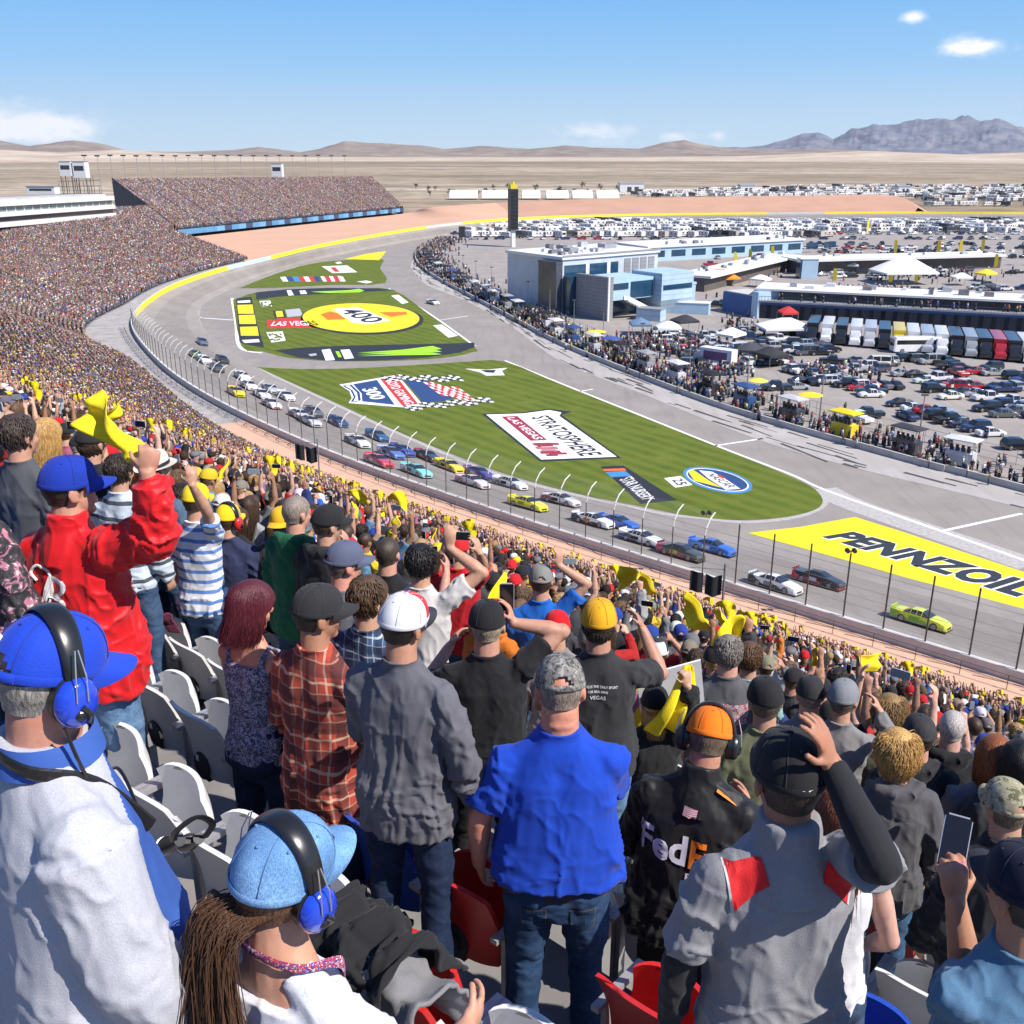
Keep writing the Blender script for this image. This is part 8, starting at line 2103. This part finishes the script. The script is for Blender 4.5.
for px, py, t, rz, lab, sp, an in rest: hero(px, py, t, rz, lab, sp, .0105, None, .2, an)
# ------------------------------------------------------------------ the rest of the nearest spectators: figures of a pool, each dressed on its own
POOLSPEC = []
_arms = {
'down': (((.2, .05, -1), (.05, .3, -1)), ((-.2, .05, -1), (-.05, .3, -1))),
'front': (((.3, .4, -.8), (-.6, .7, .3)), ((-.3, .4, -.8), (.6, .7, .35))),
'phone': (((.45, .6, -.15), (-.45, .25, .85), None, (-1, .3, 0)), ((-.45, .6, -.15), (.45, .25, .85), None, (1, .3, 0))),
'high': (((.35, .35, .9), (-.15, .2, 1), None, (-.3, 1, 0)), ((-.2, .2, -1), (.2, .8, -.2))),
'both': (((.4, .3, .85), (-.05, .15, 1), None, (-1, .3, 0)), ((-.4, .3, .85), (.05, .15, 1), None, (1, .3, 0))),
'lefthigh': (((.25, .1, -1), (-.1, .5, -.8)), ((-.4, .35, .8), (.1, .2, 1), None, (.3, 1, 0))),
'brow': (((.6, .4, .15), (-.75, .1, .6), None, (0, .4, -1)), ((-.25, .1, -1), (.1, .5, -.8))),
'pocket': (((.32, -.1, -1), (-.1, .35, -1)), ((-.32, -.1, -1), (.1, .35, -1))),
}
PHR = dict(down='arms down', front='hands together in front', phone='hands held up at the face', high='right arm raised', both='both arms raised', lefthigh='left arm raised', brow='hand shading the brow', pocket='hands at the pockets')
for top, pose, fem, fat in (('tee', 'down', 0, .1), ('tee', 'front', 0, .6), ('tee', 'phone', 0, .2), ('tee', 'high', 0, .2), ('tee', 'both', 0, .1), ('tee', 'lefthigh', 1, 0), ('tee', 'brow', 0, .4), ('tee', 'pocket', 0, .8),
       ('hoodie', 'down', 0, .2), ('hoodie', 'front', 1, .1), ('hoodie', 'phone', 1, 0), ('jacket', 'down', 0, .5), ('jacket', 'high', 0, .2), ('jacket', 'front', 0, .3), ('long', 'down', 1, 0), ('long', 'phone', 0, .3), ('long', 'both', 1, .1), ('tank', 'front', 1, 0), ('tank', 'down', 1, .2), ('jacket', 'pocket', 1, .1)):
 sp = dict(top=top, fem=fem, fat=fat, armR=_arms[pose][0], armL=_arms[pose][1], sw=.182 - .012 * fem, curlR=1.0 if pose in ('high',) else .5, hair='bald', lean=R.uniform(.0, .09), bare_back=1 if top == 'tank' else 0, head=(R.uniform(-14, 14), R.uniform(-2, 10), R.uniform(-5, 5)))
 o, J, HMX = build_person(sp, .0125, 40 + len(POOLSPEC))
 POOLSPEC.append((o, J, HMX, top, pose, fem, fat))
def mass_template(sp, hat):
 J = body_frame(sp); HMX = Matrix.Translation(J['head']) @ J['HM'].to_4x4(); V, F, S_, o_ = [], [], [], 0
 def addm(me, slot, M=None):
  nonlocal o_
  me.calc_loop_triangles()
  v = [(M @ q.co if M is not None else q.co)[:] for q in me.vertices]; V.extend(v)
  for tr in me.loop_triangles: F.append(tuple(i + o_ for i in tr.vertices)); S_.append(slot)
  o_ += len(v)
 sp['hands'] = False
 b = make_body(sp, J, .038); addm(b, 0); addm(make_shirt(sp, J, .052, 3), 2); addm(make_pants(sp, J, .075, 3), 3)
 mb = MB()
 if hat:
  mb.ell(V3((0, -.005, .055)), (.093, .112, .078), 12, 8); mb.add([V3((x, y, z)) for x, y, z in ((-.07, .07, .045), (.07, .07, .045), (.055, .17, .025), (-.055, .17, .025), (-.07, .07, .05), (.07, .07, .05), (.055, .17, .032), (-.055, .17, .032))], [(0, 1, 2, 3), (4, 7, 6, 5), (2, 3, 7, 6), (0, 3, 7, 4), (1, 2, 6, 5)])
 else: mb.ell(V3((0, -.02, .03)), (.092, .105, .105), 12, 8)
 addm(mb.mesh('m', SKINM), 1, HMX)
 for nm in 'RL':
  mb = MB(); w = J['wr' + nm]; mb.ell(w + J['hd' + nm] * .07, (.04, .04, .065), 7, 5); addm(mb.mesh('m', SKINM), 0)
 return np.array(V, dtype=np.float32), np.array(F, dtype=np.int32), np.array(S_)
MT = []
for i, (top, pose, fem, fat) in enumerate((('tee', 'down', 0, .2), ('tee', 'front', 0, .5), ('jacket', 'down', 0, .4), ('long', 'phone', 0, .2), ('tee', 'both', 0, .1), ('tee', 'high', 0, .1), ('hoodie', 'front', 1, .1), ('jacket', 'lefthigh', 0, .2))):
 for hat in (0, 1):
  MIDT[(2, i * 2 + hat)] = mass_template(dict(top=top, fem=fem, fat=fat, armR=_arms[pose][0], armL=_arms[pose][1], sw=.180, head=(R.uniform(-15, 15), 3, 0)), hat); MT.append(pose)
print('mass template tris', [len(v[1]) for v in MIDT.values()][:4])
CN = [((.018, .018, .02), 'black'), ((.05, .05, .055), 'charcoal'), ((.16, .16, .17), 'grey'), ((.30, .30, .31), 'pale grey'), ((.62, .62, .62), 'white'), ((.42, .02, .02), 'red'), ((.02, .035, .12), 'navy'), ((.03, .10, .42), 'blue'), ((.10, .22, .36), 'denim blue'), ((.02, .11, .05), 'green'), ((.60, .45, .03), 'yellow'), ((.58, .16, .02), 'orange'), ((.36, .10, .16), 'maroon pink'), ((.33, .27, .20), 'beige'), ((.30, .25, .34), 'lilac')]
CW_ = [22, 10, 12, 8, 12, 8, 9, 8, 6, 2, 4, 2, 3, 4, 2]
HN = [((.02, .02, .022), 'black', 9), ((.6, .6, .6), 'white', 4), ((.02, .05, .28), 'blue', 4), ((.50, .015, .02), 'red', 4), ((.14, .14, .15), 'grey', 4), ((.72, .46, .02), 'yellow', 3), ((.22, .2, .15), 'khaki', 2)]
HR = [((.02, .013, .009), 'dark', 6), ((.05, .028, .015), 'brown', 7), ((.12, .07, .035), 'fawn', 4), ((.36, .22, .09), 'blonde', 4), ((.28, .27, .26), 'grey', 2)]
def wpick(tab): return R.choices(tab, [q[2] for q in tab])[0]
hero_s = []
for f, s, o, J, M, an, hp_ in HEROES:
 q = proj(M @ J['head']); hero_s.append((q[0], q[1], q[2], f.x, f.y, an))
INDIV, REST = [], []
PLACED = [(h[3], h[4]) for h in hero_s]
def clear(p, t):
 for x, y in PLACED:
  if (p.x - x) ** 2 + (p.y - y) ** 2 < .40 ** 2: return False
 q = proj(p + V3((0, 0, 1.70)))
 for hx, hy, ht, _, _, _ in hero_s:
  if ht > t and abs(hx - q[0]) < 230 / t + 70 / ht and q[1] - 130 / t < hy + 70 / ht: return False
  if 9 > ht > t and abs(hx - q[0]) < 80 / t + 110 / ht and q[1] - 130 / t < hy + 330 / ht: return False
  if abs(ht - t) < 1.2 and abs(hx - q[0]) < 120 / t and abs(hy - q[1]) < 120 / t: return False
 return True
N_INDIV = 300 - len(HEROES)
for t_, p, n, w in NEAR:
 if t_ < 5.6: continue
 q = proj(p + V3((0, 0, 1.0)))
 if t_ < 7.2 and 110 < q[0] < 250 and q[1] > 560: continue
 if t_ < 11 and not clear(p, t_):
  continue
 vis = -25 < q[0] < 1049
 if vis and len(INDIV) < N_INDIV: INDIV.append((t_, p, n, w)); PLACED.append((p.x, p.y))
 else: REST.append((t_, p, n, w))
print('individuals', len(INDIV), 'to depth', INDIV[-1][0], 'rest', len(REST))
pool_used = set(); labels = {}
MIDS = []
for t_, p, n, w in INDIV:
 pi = R.choices(range(len(POOLSPEC)), [6, 5, 5, 4, 3, 3, 3, 5, 5, 3, 3, 5, 3, 4, 3, 4, 2, 2, 2, 3])[0]
 src, J, HMX, top, pose, fem, fat = POOLSPEC[pi]
 if pi in pool_used: o = copy_tree(src)
 else: o = src; pool_used.add(pi)
 MIDS.append((o, J, HMX, top, pose, fem, fat, t_, p, n))
for o, J, HMX, top, pose, fem, fat, t_, p, n in MIDS:
 s = R.uniform(.94, 1.05) * (.95 if fem else 1)
 o.location = p; rz = heading(n) + R.uniform(-.05, .75); o.rotation_euler = (0, 0, rz); o.scale = (s * R.uniform(.95, 1.06), s, s)
 ci = R.choices(range(len(CN)), CW_)[0]; tc, tn = CN[ci]; v = R.uniform(.85, 1.15)
 sk = pick(SKINS)
 for ch in o.children:
  k = ch.name.split('.')[0]
  if k == 'body': ch.color = c4([x * R.uniform(.9, 1.05) for x in sk])
  elif k in ('trousers',): ch.color = c4(pick(PANTS))
  elif k == 'shoes': ch.color = c4(R.choice(((.02, .02, .02), (.3, .3, .3), (.1, .07, .05))))
  else: ch.color = c4([x * v for x in tc])
 hat = R.random() < (.62 if not fem else .3)
 if hat:
  hc, hn_, _ = wpick(HN); style = R.choice(('plain', 'plain', 'snap'))
  c = link('cap', get_cap(style, snap=(style == 'snap')), o); c.matrix_local = HMX @ Euler((math.radians(-5), 0, PI if R.random() < .12 else 0)).to_matrix().to_4x4(); c.color = c4([x * R.uniform(.85, 1.1) for x in hc])
  hs = 'buzz' if not fem else R.choice(('long', 'fringe')); hcol = wpick(HR)
  h = link('hair', get_hair(hs, 1, True), o); h.matrix_local = HMX; h.color = c4(hcol[0]); head = hn_ + ' cap'
 else:
  hcol = wpick(HR); hs = R.choice(('short', 'short', 'buzz', 'curly')) if not fem else R.choice(('bob', 'long', 'long', 'curly'))
  h = link('hair', get_hair(hs, R.choice((1, 2)) if hs != 'buzz' else 1), o); h.matrix_local = HMX; h.color = c4(hcol[0]); head = hcol[1] + ' ' + {'short': 'short', 'buzz': 'cropped', 'curly': 'curly', 'bob': 'bobbed', 'long': 'long'}[hs] + ' hair'
 TN = {'tee': 'tee', 'hoodie': 'hoodie', 'jacket': 'jacket', 'long': 'sweater', 'tank': 'tank top'}[top]
 q = proj(p + V3((0, 0, 1.65)))
 base = '%s in %s %s with %s, %s' % ('woman' if fem else 'man', tn, TN, head, PHR[pose])
 o['_b'] = base; labels.setdefault(base, []).append((q, o))
 Mx = Matrix.Translation(p) @ Matrix.Rotation(rz, 4, 'Z') @ Matrix.Diagonal((o.scale[0], o.scale[1], o.scale[2], 1))
 who = '%s %s and %s' % (tn, TN, head)
 if pose in ('phone', 'both') and R.random() < .8:
  a, b = Mx @ (J['wrR'] + J['hdR'] * .12), Mx @ (J['wrL'] + J['hdL'] * .12); m = (a + b) / 2; d = Mx.to_3x3() @ V3((0, 1, 0)); d.normalize(); r_ = d.cross(V3((0, 0, 1))); up = V3((0, 0, 1))
  land = pose == 'both'
  RM = Matrix((up, d, -r_)).transposed() if land else Matrix((r_, d, up)).transposed()
  phone(Matrix.Translation(m + d * .03) @ RM.to_4x4(), '', (.02, .022, .026) if R.random() < .6 else (.25, .3, .33)); ob = COL.objects[-1]
  o['_h'] = 'phone'; PH_ = [x for x in COL.objects if x.name.startswith('phone') and 'label' not in x.keys() or x.get('label') == ''][-1]; PH_['label'] = 'phone held up by the person in ' + who; PH_['_q'] = 1
 elif pose in ('high', 'lefthigh') and R.random() < .75 and t_ > 8.5:
  nm = 'R' if pose == 'high' else 'L'; m = Mx @ (J['wr' + nm] + J['hd' + nm] * .09)
  tw = towel_at(m, R.choice((0, 1, 1, 2, 3)), (R.uniform(-.5, .5), R.uniform(-.9, .9), R.uniform(0, 6.28)), 'yellow towel waved by the person in ' + who, R.uniform(.6, .85)); tw['_q'] = 1
def near_anchor(q):
 return min(hero_s, key=lambda h: (h[0] - q[0]) ** 2 + (h[1] - q[1]) ** 2)[5]
for base, L in labels.items():
 if len(L) == 1: L[0][1]['label'] = base; L[0][1]['category'] = 'person'; L[0][1]['group'] = 'spectators standing in the near rows'; continue
 short = base.split(',')[0]
 for q, o in L:
  an = near_anchor(q); o['category'] = 'person'; o['group'] = 'spectators standing in the near rows'
  side = 'beyond'
  o['label'] = short + ', ' + ('left of' if q[0] < [h for h in hero_s if h[5] == an][0][0] else 'right of') + ' the ' + an
seen_l = {}
for base, L in labels.items():
 for q, o in L: seen_l.setdefault(o['label'], []).append((q, o))
for l, L in seen_l.items():
 if len(L) > 1:
  L.sort(key=lambda e: e[0][2])
  for k, (q, o) in enumerate(L): o['label'] = l.replace(' with ', ', ').replace('man in', ['nearest', 'second', 'third', 'fourth', 'fifth', 'sixth'][min(k, 5)] + ' man in').replace('wonearest', 'nearest wo').replace('wo second', 'second woman') if False else (['nearer', 'farther', 'third', 'fourth', 'fifth', 'sixth'][min(k, 5)] + ' ' + l)
tl = {}
for o in COL.objects:
 if '_q' in o.keys(): tl.setdefault(o['label'], []).append(o)
for l, L in tl.items():
 L.sort(key=lambda o: proj(o.matrix_world.translation if o.matrix_world.translation.length > 1 else o.location)[0])
 if len(L) > 1:
  for k, o in enumerate(L): o['label'] = '%s of the %ss, %s' % (['first', 'second', 'third', 'fourth', 'fifth', 'sixth', 'seventh'][min(k, 6)], l.split(' ')[0] if l.startswith('phone') else 'yellow towel', ' '.join(l.split(' ')[1 if l.startswith('phone') else 2:]))
 for o in L: o['group'] = 'phones held up over the crowd' if 'phone' in o.name else 'yellow towels waved over the crowd'
for o in COL.objects:
 for k in ('_q', '_b', '_h', '_hat'):
  if k in o.keys(): del o[k]
for an, arm, lab, sc_, land in (('black tee man', 'R', 'dark phone beside the face of the man in the plain black tee', (.02, .022, .026), 0), ('crew cut man', 'R', 'white phone held up by the crew cut man', (.02, .022, .026), 0), ('red tee person', 'R', 'dark phone held level above the red cap by two raised arms', (.02, .022, .026), 1), ('mustard cap man', 'R', 'dark tablet held low before the mustard cap', (.03, .035, .04), 1)):
 h = next(e for e in HEROES if e[5] == an); J, M = h[3], h[4]
 a = M @ (J['wrR'] + J['hdR'] * .12); b = M @ (J['wrL'] + J['hdL'] * .12); m = (a + b) / 2 if land else a
 d = (M.to_3x3() @ V3((0, 1, 0))).normalized(); r_ = d.cross(V3((0, 0, 1))); up = V3((0, 0, 1))
 phone(Matrix.Translation(m + d * .04) @ (Matrix((up, d, -r_)).transposed() if land else Matrix((r_, d, up)).transposed()).to_4x4(), lab, sc_)
# ------------------------------------------------------------------ seats
def seat_parts():
 b = MB(); n = 12; th = .022
 def shell(u, v):      # u across, v up: the backrest, wrapped forward at its edges
  x = (u - .5) * .44; wrap = .055 * (abs(u - .5) * 2) ** 2.6; rnd = 1 - .30 * max(0, (v - .80) / .2) ** 2 * 1
  z = .40 + .46 * v - .05 * (abs(u - .5) * 2) ** 4 * (v > .5) * v
  return V3((x * (1 - .10 * (1 - v)), -.02 - .10 * v + wrap + .03 * math.sin(v * PI), z))
 f = [[shell(i / n, j / 10) for i in range(n + 1)] for j in range(11)]
 g = [[p + V3((0, -th, 0)) for p in r] for r in f]
 loop = lambda F_, G_: [F_[k] for k in range(n + 1)] + [G_[k] for k in range(n, -1, -1)]
 b.rings([loop(f[j], g[j]) for j in range(11)], 0, True)
 pn = MB()
 def pan(u, v):        # tipped up pan, its underside to the front
  x = (u - .5) * .40 * (1 - .12 * v); return V3((x, .10 + .05 * v + .045 * math.sin(v * PI) - .05 * (abs(u - .5) * 2) ** 2, .42 + .36 * v - .04 * (abs(u - .5) * 2) ** 4 * v))
 f = [[pan(i / n, j / 8) for i in range(n + 1)] for j in range(9)]; g = [[p + V3((0, .025, 0)) for p in r] for r in f]
 pn.rings([loop(f[j], g[j]) for j in range(9)], 0, True)
 ar = []
 for s in (-1, 1):
  m = MB(); m.box((s * .235 - .018, -.06, .60), (s * .235 + .018, .26, .625)); m.box((s * .235 - .012, .0, .0), (s * .235 + .012, .05, .60)); ar.append(m)
 br = MB(); br.rings([[V3((math.cos(2 * PI * k / 16) * .07, y, .47 + math.sin(2 * PI * k / 16) * .085)) for k in range(16)] for y in (-.062, -.045)], 0); br.box((-.05, -.05, .38), (.05, .12, .44))
 pl = MB(); pl.box((-.035, -.0665, .50), (-.010, -.0635, .535));
 return b, pn, ar, br, pl
SEATM = objcol('seat_plastic', .42, .14, 7, .1, 60, spec=.5)
b_, pn_, ar_, br_, pl_ = seat_parts()
seat0 = empty('stadium_seat'); b_.build('backrest', SEATM, seat0, 50); pn_.build('seat_pan', SEATM, seat0, 50)
for m in ar_: m.build('armrest', plain('seat_metal', (.34, .34, .35), .5, .15, 8, metal=.3) if m is ar_[0] else bpy.data.materials['seat_metal'], seat0)
q = br_.build('bracket', plain('bracket_dark', (.03, .03, .032), .6, .2, 8), seat0); pl_.build('number_plate', WP, q)
first = True; seats = []
for k in range(int((D_FRONT - 7.2) / ROW), int((D_FRONT + .6) / ROW) + 1):
 w = k * ROW + .66
 d = D_FRONT - w
 for j in range(-14, 34):
  u = j * .50
  p = DIRN * d + DIRU * u; p.z = FLOOR0 + k * ROW * SLOPE
  q = proj(p + V3((0, 0, .7)))
  if q[2] < 1.2 or not (-40 < q[0] < 1064) or not (450 < q[1] < 1120): continue
  if any((p.x - x) ** 2 + (p.y - y) ** 2 < .22 ** 2 for x, y in PLACED): continue
  seats.append((q, p, k))
rown = {}
for q, p, k in seats: rown.setdefault(k, []).append((q, p))
ks = sorted(rown, reverse=True)
RN = ['nearest', 'second nearest', 'third nearest', 'fourth nearest', 'fifth nearest', 'sixth nearest', 'seventh nearest', 'eighth nearest', 'ninth nearest', 'tenth nearest', 'eleventh nearest']
ORD = ['first', 'second', 'third', 'fourth', 'fifth', 'sixth', 'seventh', 'eighth', 'ninth', 'tenth', 'eleventh', 'twelfth', 'thirteenth', 'fourteenth', 'fifteenth', 'sixteenth', 'seventeenth', 'eighteenth', 'nineteenth', 'twentieth']
for ri, k in enumerate(ks):
 for j, (q, p) in enumerate(sorted(rown[k], key=lambda e: e[0][0])):
  o = seat0 if first else copy_tree(seat0); first = False
  o.location = p; o.rotation_euler = (0, 0, heading(DIRN))
  nm, c = 'white', (.66, .66, .66)
  if 340 < q[0] < 500 and q[1] > 850: nm, c = 'red', (.56, .02, .018)
  elif 850 < q[0] < 905 and q[1] > 930: nm, c = 'blue', (.02, .07, .42)
  elif 855 < q[0] < 960 and 840 < q[1] <= 930: nm, c = 'red', (.50, .02, .025)
  elif 930 < q[0] and 820 < q[1] < 900: nm, c = 'pale blue', (.10, .25, .58)
  elif R.random() < .06: nm, c = R.choice((('red', (.50, .02, .02)), ('blue', (.02, .07, .38))))
  for ch in o.children:
   if ch.name.startswith(('backrest', 'seat_pan')): ch.color = c4(c)
  tag(o, '%s tip-up stadium seat, %s from the left in the %s row' % (nm, ORD[min(j, 19)], RN[min(ri, 10)]), 'seat', 'stadium seats in the near rows')
print('seats', len(seats))
def drape(px, py, w, L, seed, name, label, mat, col, up=.0, bunch=1.0):
 """Garment thrown over the top of the seat nearest to that pixel."""
 q, p, k = min(seats, key=lambda e: (proj(e[1] + V3((0, 0, .88)))[0] - px) ** 2 + (proj(e[1] + V3((0, 0, .88)))[1] - py) ** 2)
 n, m = 64, 54; U, Vv = np.meshgrid(np.linspace(-1, 1, n), np.linspace(-1, 1, m)); U, Vv = U.ravel(), Vv.ravel()
 P = np.stack([U * 1.1, Vv * 1.4, np.full(U.size, seed * 2.7)], 1); s_ = np.abs(Vv); over = np.clip((s_ - .22) / .78, 0, 1); sg = np.sign(Vv)
 hem = 1 + .22 * np.sin(U * 2.3 + seed) + .10 * np.sin(U * 5 + seed * 3)
 y = sg * (np.minimum(s_, .22) / .22 * .075 + over * (.045 + .03 * np.sin(U * 3 + seed))) ; z = .035 * (1 - (np.minimum(s_, .22) / .22) ** 2) - L * over * hem * np.where(sg < 0, 1.0, .7)
 f1 = np.sin(U * 8 + 2.2 * fbm(P * 1.5, 2) * 3 + seed) ; f2 = ridge_noise(np.stack([U * 2.2 + Vv * .8, Vv * 2.6 - U, P[:, 2]], 1) + fbm(P * 2, 2)[:, None] * .9)
 y = y + sg * .020 * bunch * f1 * (.25 + over) + sg * .045 * bunch * f2 ** 2 * (.5 + .5 * over); z = z + .055 * bunch * f2 ** 2 * (1 - over) + .018 * f1 * (1 - over)
 x = U * w * (1 - .12 * over * np.sin(seed + U)) + .03 * (fbm(P * 2 + 3, 2) - .4)
 V = np.stack([x, y, z], 1); idx = np.arange(n * m).reshape(m, n); F = np.stack([idx[:-1, :-1], idx[:-1, 1:], idx[1:, 1:], idx[1:, :-1]], -1).reshape(-1, 4)
 me = npmesh(name, V, F, mat, smooth=True); bm = bmesh.new(); bm.from_mesh(me); bm.normal_update(); bmesh.ops.solidify(bm, geom=bm.faces[:], thickness=.012); bm.to_mesh(me); bm.free(); shade(me, 180)
 o = link(name, me); o.location = p + V3((0, 0, .885 + up)) - DIRN * .10; o.rotation_euler = (0, 0, heading(DIRN)); o.color = c4(col)
 return tag(o, label, 'clothes')
drape(385, 960, .30, .26, 3, 'draped_jacket', 'grey jacket thrown over the red seat back beside the denim cap woman', CLOTH, (.20, .20, .21))
drape(385, 960, .20, .13, 5, 'draped_jacket', 'black jacket bunched on top of the grey one on the red seat', CLOTH, (.018, .018, .02), .045, 1.5)
drape(940, 870, .26, .40, 7, 'draped_jacket', 'royal blue jacket thrown over a seat back behind the raised phone', CLOTH, (.03, .09, .30), .0, 1.3)
drape(160, 640, .22, .16, 9, 'draped_jacket', 'maroon garment laid over a white seat near the red jacket', CLOTH, (.12, .02, .05))
bn = empty('binoculars', dp(182, 842, 3.35), .6, 'black binoculars hanging by their strap against the white seats', 'binoculars'); bn.rotation_euler = (.9, .3, .6)
for s in (-1, 1):
 mb = MB(); mb.tube([(s * .035, 0, -.07), (s * .035, 0, -.02), (s * .033, 0, .02), (s * .032, 0, .07)], [.029, .030, .022, .020], 14); t_ = mb.build('barrel', BLKPL, bn, 50)
 mb = MB(); mb.tube([(s * .035, 0, -.074), (s * .035, 0, -.066)], .031, 14); mb.build('lens_ring', CHROME, t_, 50)
mb = MB(); mb.box((-.03, -.012, -.02), (.03, .012, .05)); mb.build('bridge', BLKPL, bn)
mb = MB(); mb.tube(crom([(-.05, 0, .06), (-.07, .02, .14), (-.03, .05, .22), (.04, .03, .17), (.05, .0, .07)], 6), (.004, .014), 6); mb.build('strap', BLKPL, bn)
for px, py, t, lab in ((724, 582, 46, 'pole with two black flags rising from the crowd before the white race car'), (318, 452, 64, 'pole with two black flags by the track fence near the red race car')):
 tp = dp(px, py, t); d = tp.dot(DIRN); fl = min(tp.z - 2, WALK_Z if d > D_FRONT else floor_at(d))
 o = empty('flag_pole', (tp.x, tp.y, fl), -.2, lab, 'flag pole')
 mb = MB(); mb.tube([(0, 0, 0), (0, 0, tp.z - fl + .9)], .05, 8); mb.build('pole', STEEL, o)
 for k, (x0, x1) in enumerate(((-1.55, -.95), (-.85, -.10))):
  mb = MB(); n = 10; g_ = lambda i, j: V3((x0 + (x1 - x0) * i / n, .05 * math.sin(i * .8 + k), tp.z - fl - .55 + 1.0 * j / 6 - (.25 * (1 - abs(i / n - .5)) if k else .1 * i / n)))
  mb.rings([[g_(i, j) for i in range(n + 1)] + [g_(i, j) + V3((0, .012, 0)) for i in range(n, -1, -1)] for j in range(7)], 0); mb.build('flag', paint((.015, .016, .02), .7), o)
 mb = MB(); mb.tube([(0, 0, tp.z - fl + .62), (-1.6, 0, tp.z - fl + .62)], .025, 6); mb.build('crossbar', STEEL, o)
for px, py in ((718, 518), (835, 568)):
 i = min(posts, key=lambda k: abs(proj(fprof(k)[0])[0] - px)); b, n_, pr = fprof(i)
 o = empty('signal_lamp', b + V3((0, 0, 5.6)), 0, 'pair of small black lamps on a fence post ' + ('left of the yellow panel' if px < 800 else 'in front of the yellow panel'), 'lamp')
 for s in (-1, 1):
  mb = MB(); mb.tube([(s * .28, -.12, .25), (s * .28, .22, .25)], [.17, .2], 12); mb.build('lamp_housing', TRIM, o, 40)
 mb = MB(); mb.tube([(0, 0, 0), (0, 0, .25)], .04, 6); mb.box((-.3, -.03, .2), (.3, .03, .28)); mb.build('bracket', DSTEEL, o)
for t_, p, n, w in REST:
 tow = (.05 if w < 10 else .022) if t_ < 90 else (.02 if t_ < 150 else .008)
 rz = heading(n) + R.uniform(-.15, .75)
 if t_ < 30:
  i = R.choices(range(8), (6, 5, 5, 3, 1.5, 2, 4, 1.5) if t_ > 11 else (6, 5, 5, 0, 0, 0, 4, 0))[0]; hat = R.random() < .5
  c = dress(); c[1] = pick(CAPS) if hat else pick(HAIRS)
  people.append((p.x, p.y, p.z, rz, R.uniform(.93, 1.05), 2, i * 2 + int(hat), c))
  if t_ > 15 and R.random() < tow: people.append((p.x, p.y, p.z, rz, 1.0, 3, 0, c))
 else: add_person(p, rz, 1 if t_ < 110 else 0, tow)
def towel_template():
 V, F = [], []
 n, m = 6, 4
 for j in range(m + 1):
  for i in range(n + 1):
   u, v = i / n, j / m
   V.append((.22 + .36 * u, .18 + .06 * math.sin(u * 6 + v * 3), 2.02 + (v - .5) * (.06 + .26 * u ** .7) + .08 * math.sin(u * 4)))
 for j in range(m):
  for i in range(n):
   a = j * (n + 1) + i; F += [(a, a + 1, a + n + 2), (a, a + n + 2, a + n + 1)]
 mb = MB(); mb.tube([(.2, 0, 1.40), (.30, .10, 1.66), (.23, .17, 1.96)], [.055, .045, .034], 6); o = len(V)
 V += mb.v; S_ = [4] * len(F)
 for f in mb.f:
  for k in range(1, len(f) - 1): F.append((f[0] + o, f[k] + o, f[k + 1] + o)); S_.append(0)
 return np.array(V, dtype=np.float32), np.array(F, dtype=np.int32), np.array(S_)
MIDT[(3, 0)] = towel_template()
me = crowd_mesh('crowd', people, CROWD)
tag(link('crowd', me), 'spectators packing both grandstands, many waving yellow towels', 'crowd', None, 'stuff')
print('crowd faces', len(me.polygons), 'people', len(people))
# ------------------------------------------------------------------ the air
hm = bpy.data.materials.new('haze_air'); hm.use_nodes = True; t = hm.node_tree
t.nodes.remove(t.nodes['Principled BSDF'])
pv = N(t, 'ShaderNodeVolumePrincipled'); pv.inputs['Color'].default_value = (.80, .88, 1.0, 1); pv.inputs['Density'].default_value = 2.5e-5; pv.inputs['Anisotropy'].default_value = .15
t.links.new(pv.outputs[0], t.nodes['Material Output'].inputs['Volume'])
mb = MB(); mb.box((-15700, -500, -2), (15700, 15700, 760)); tag(mb.build('haze', hm), kind='stuff')
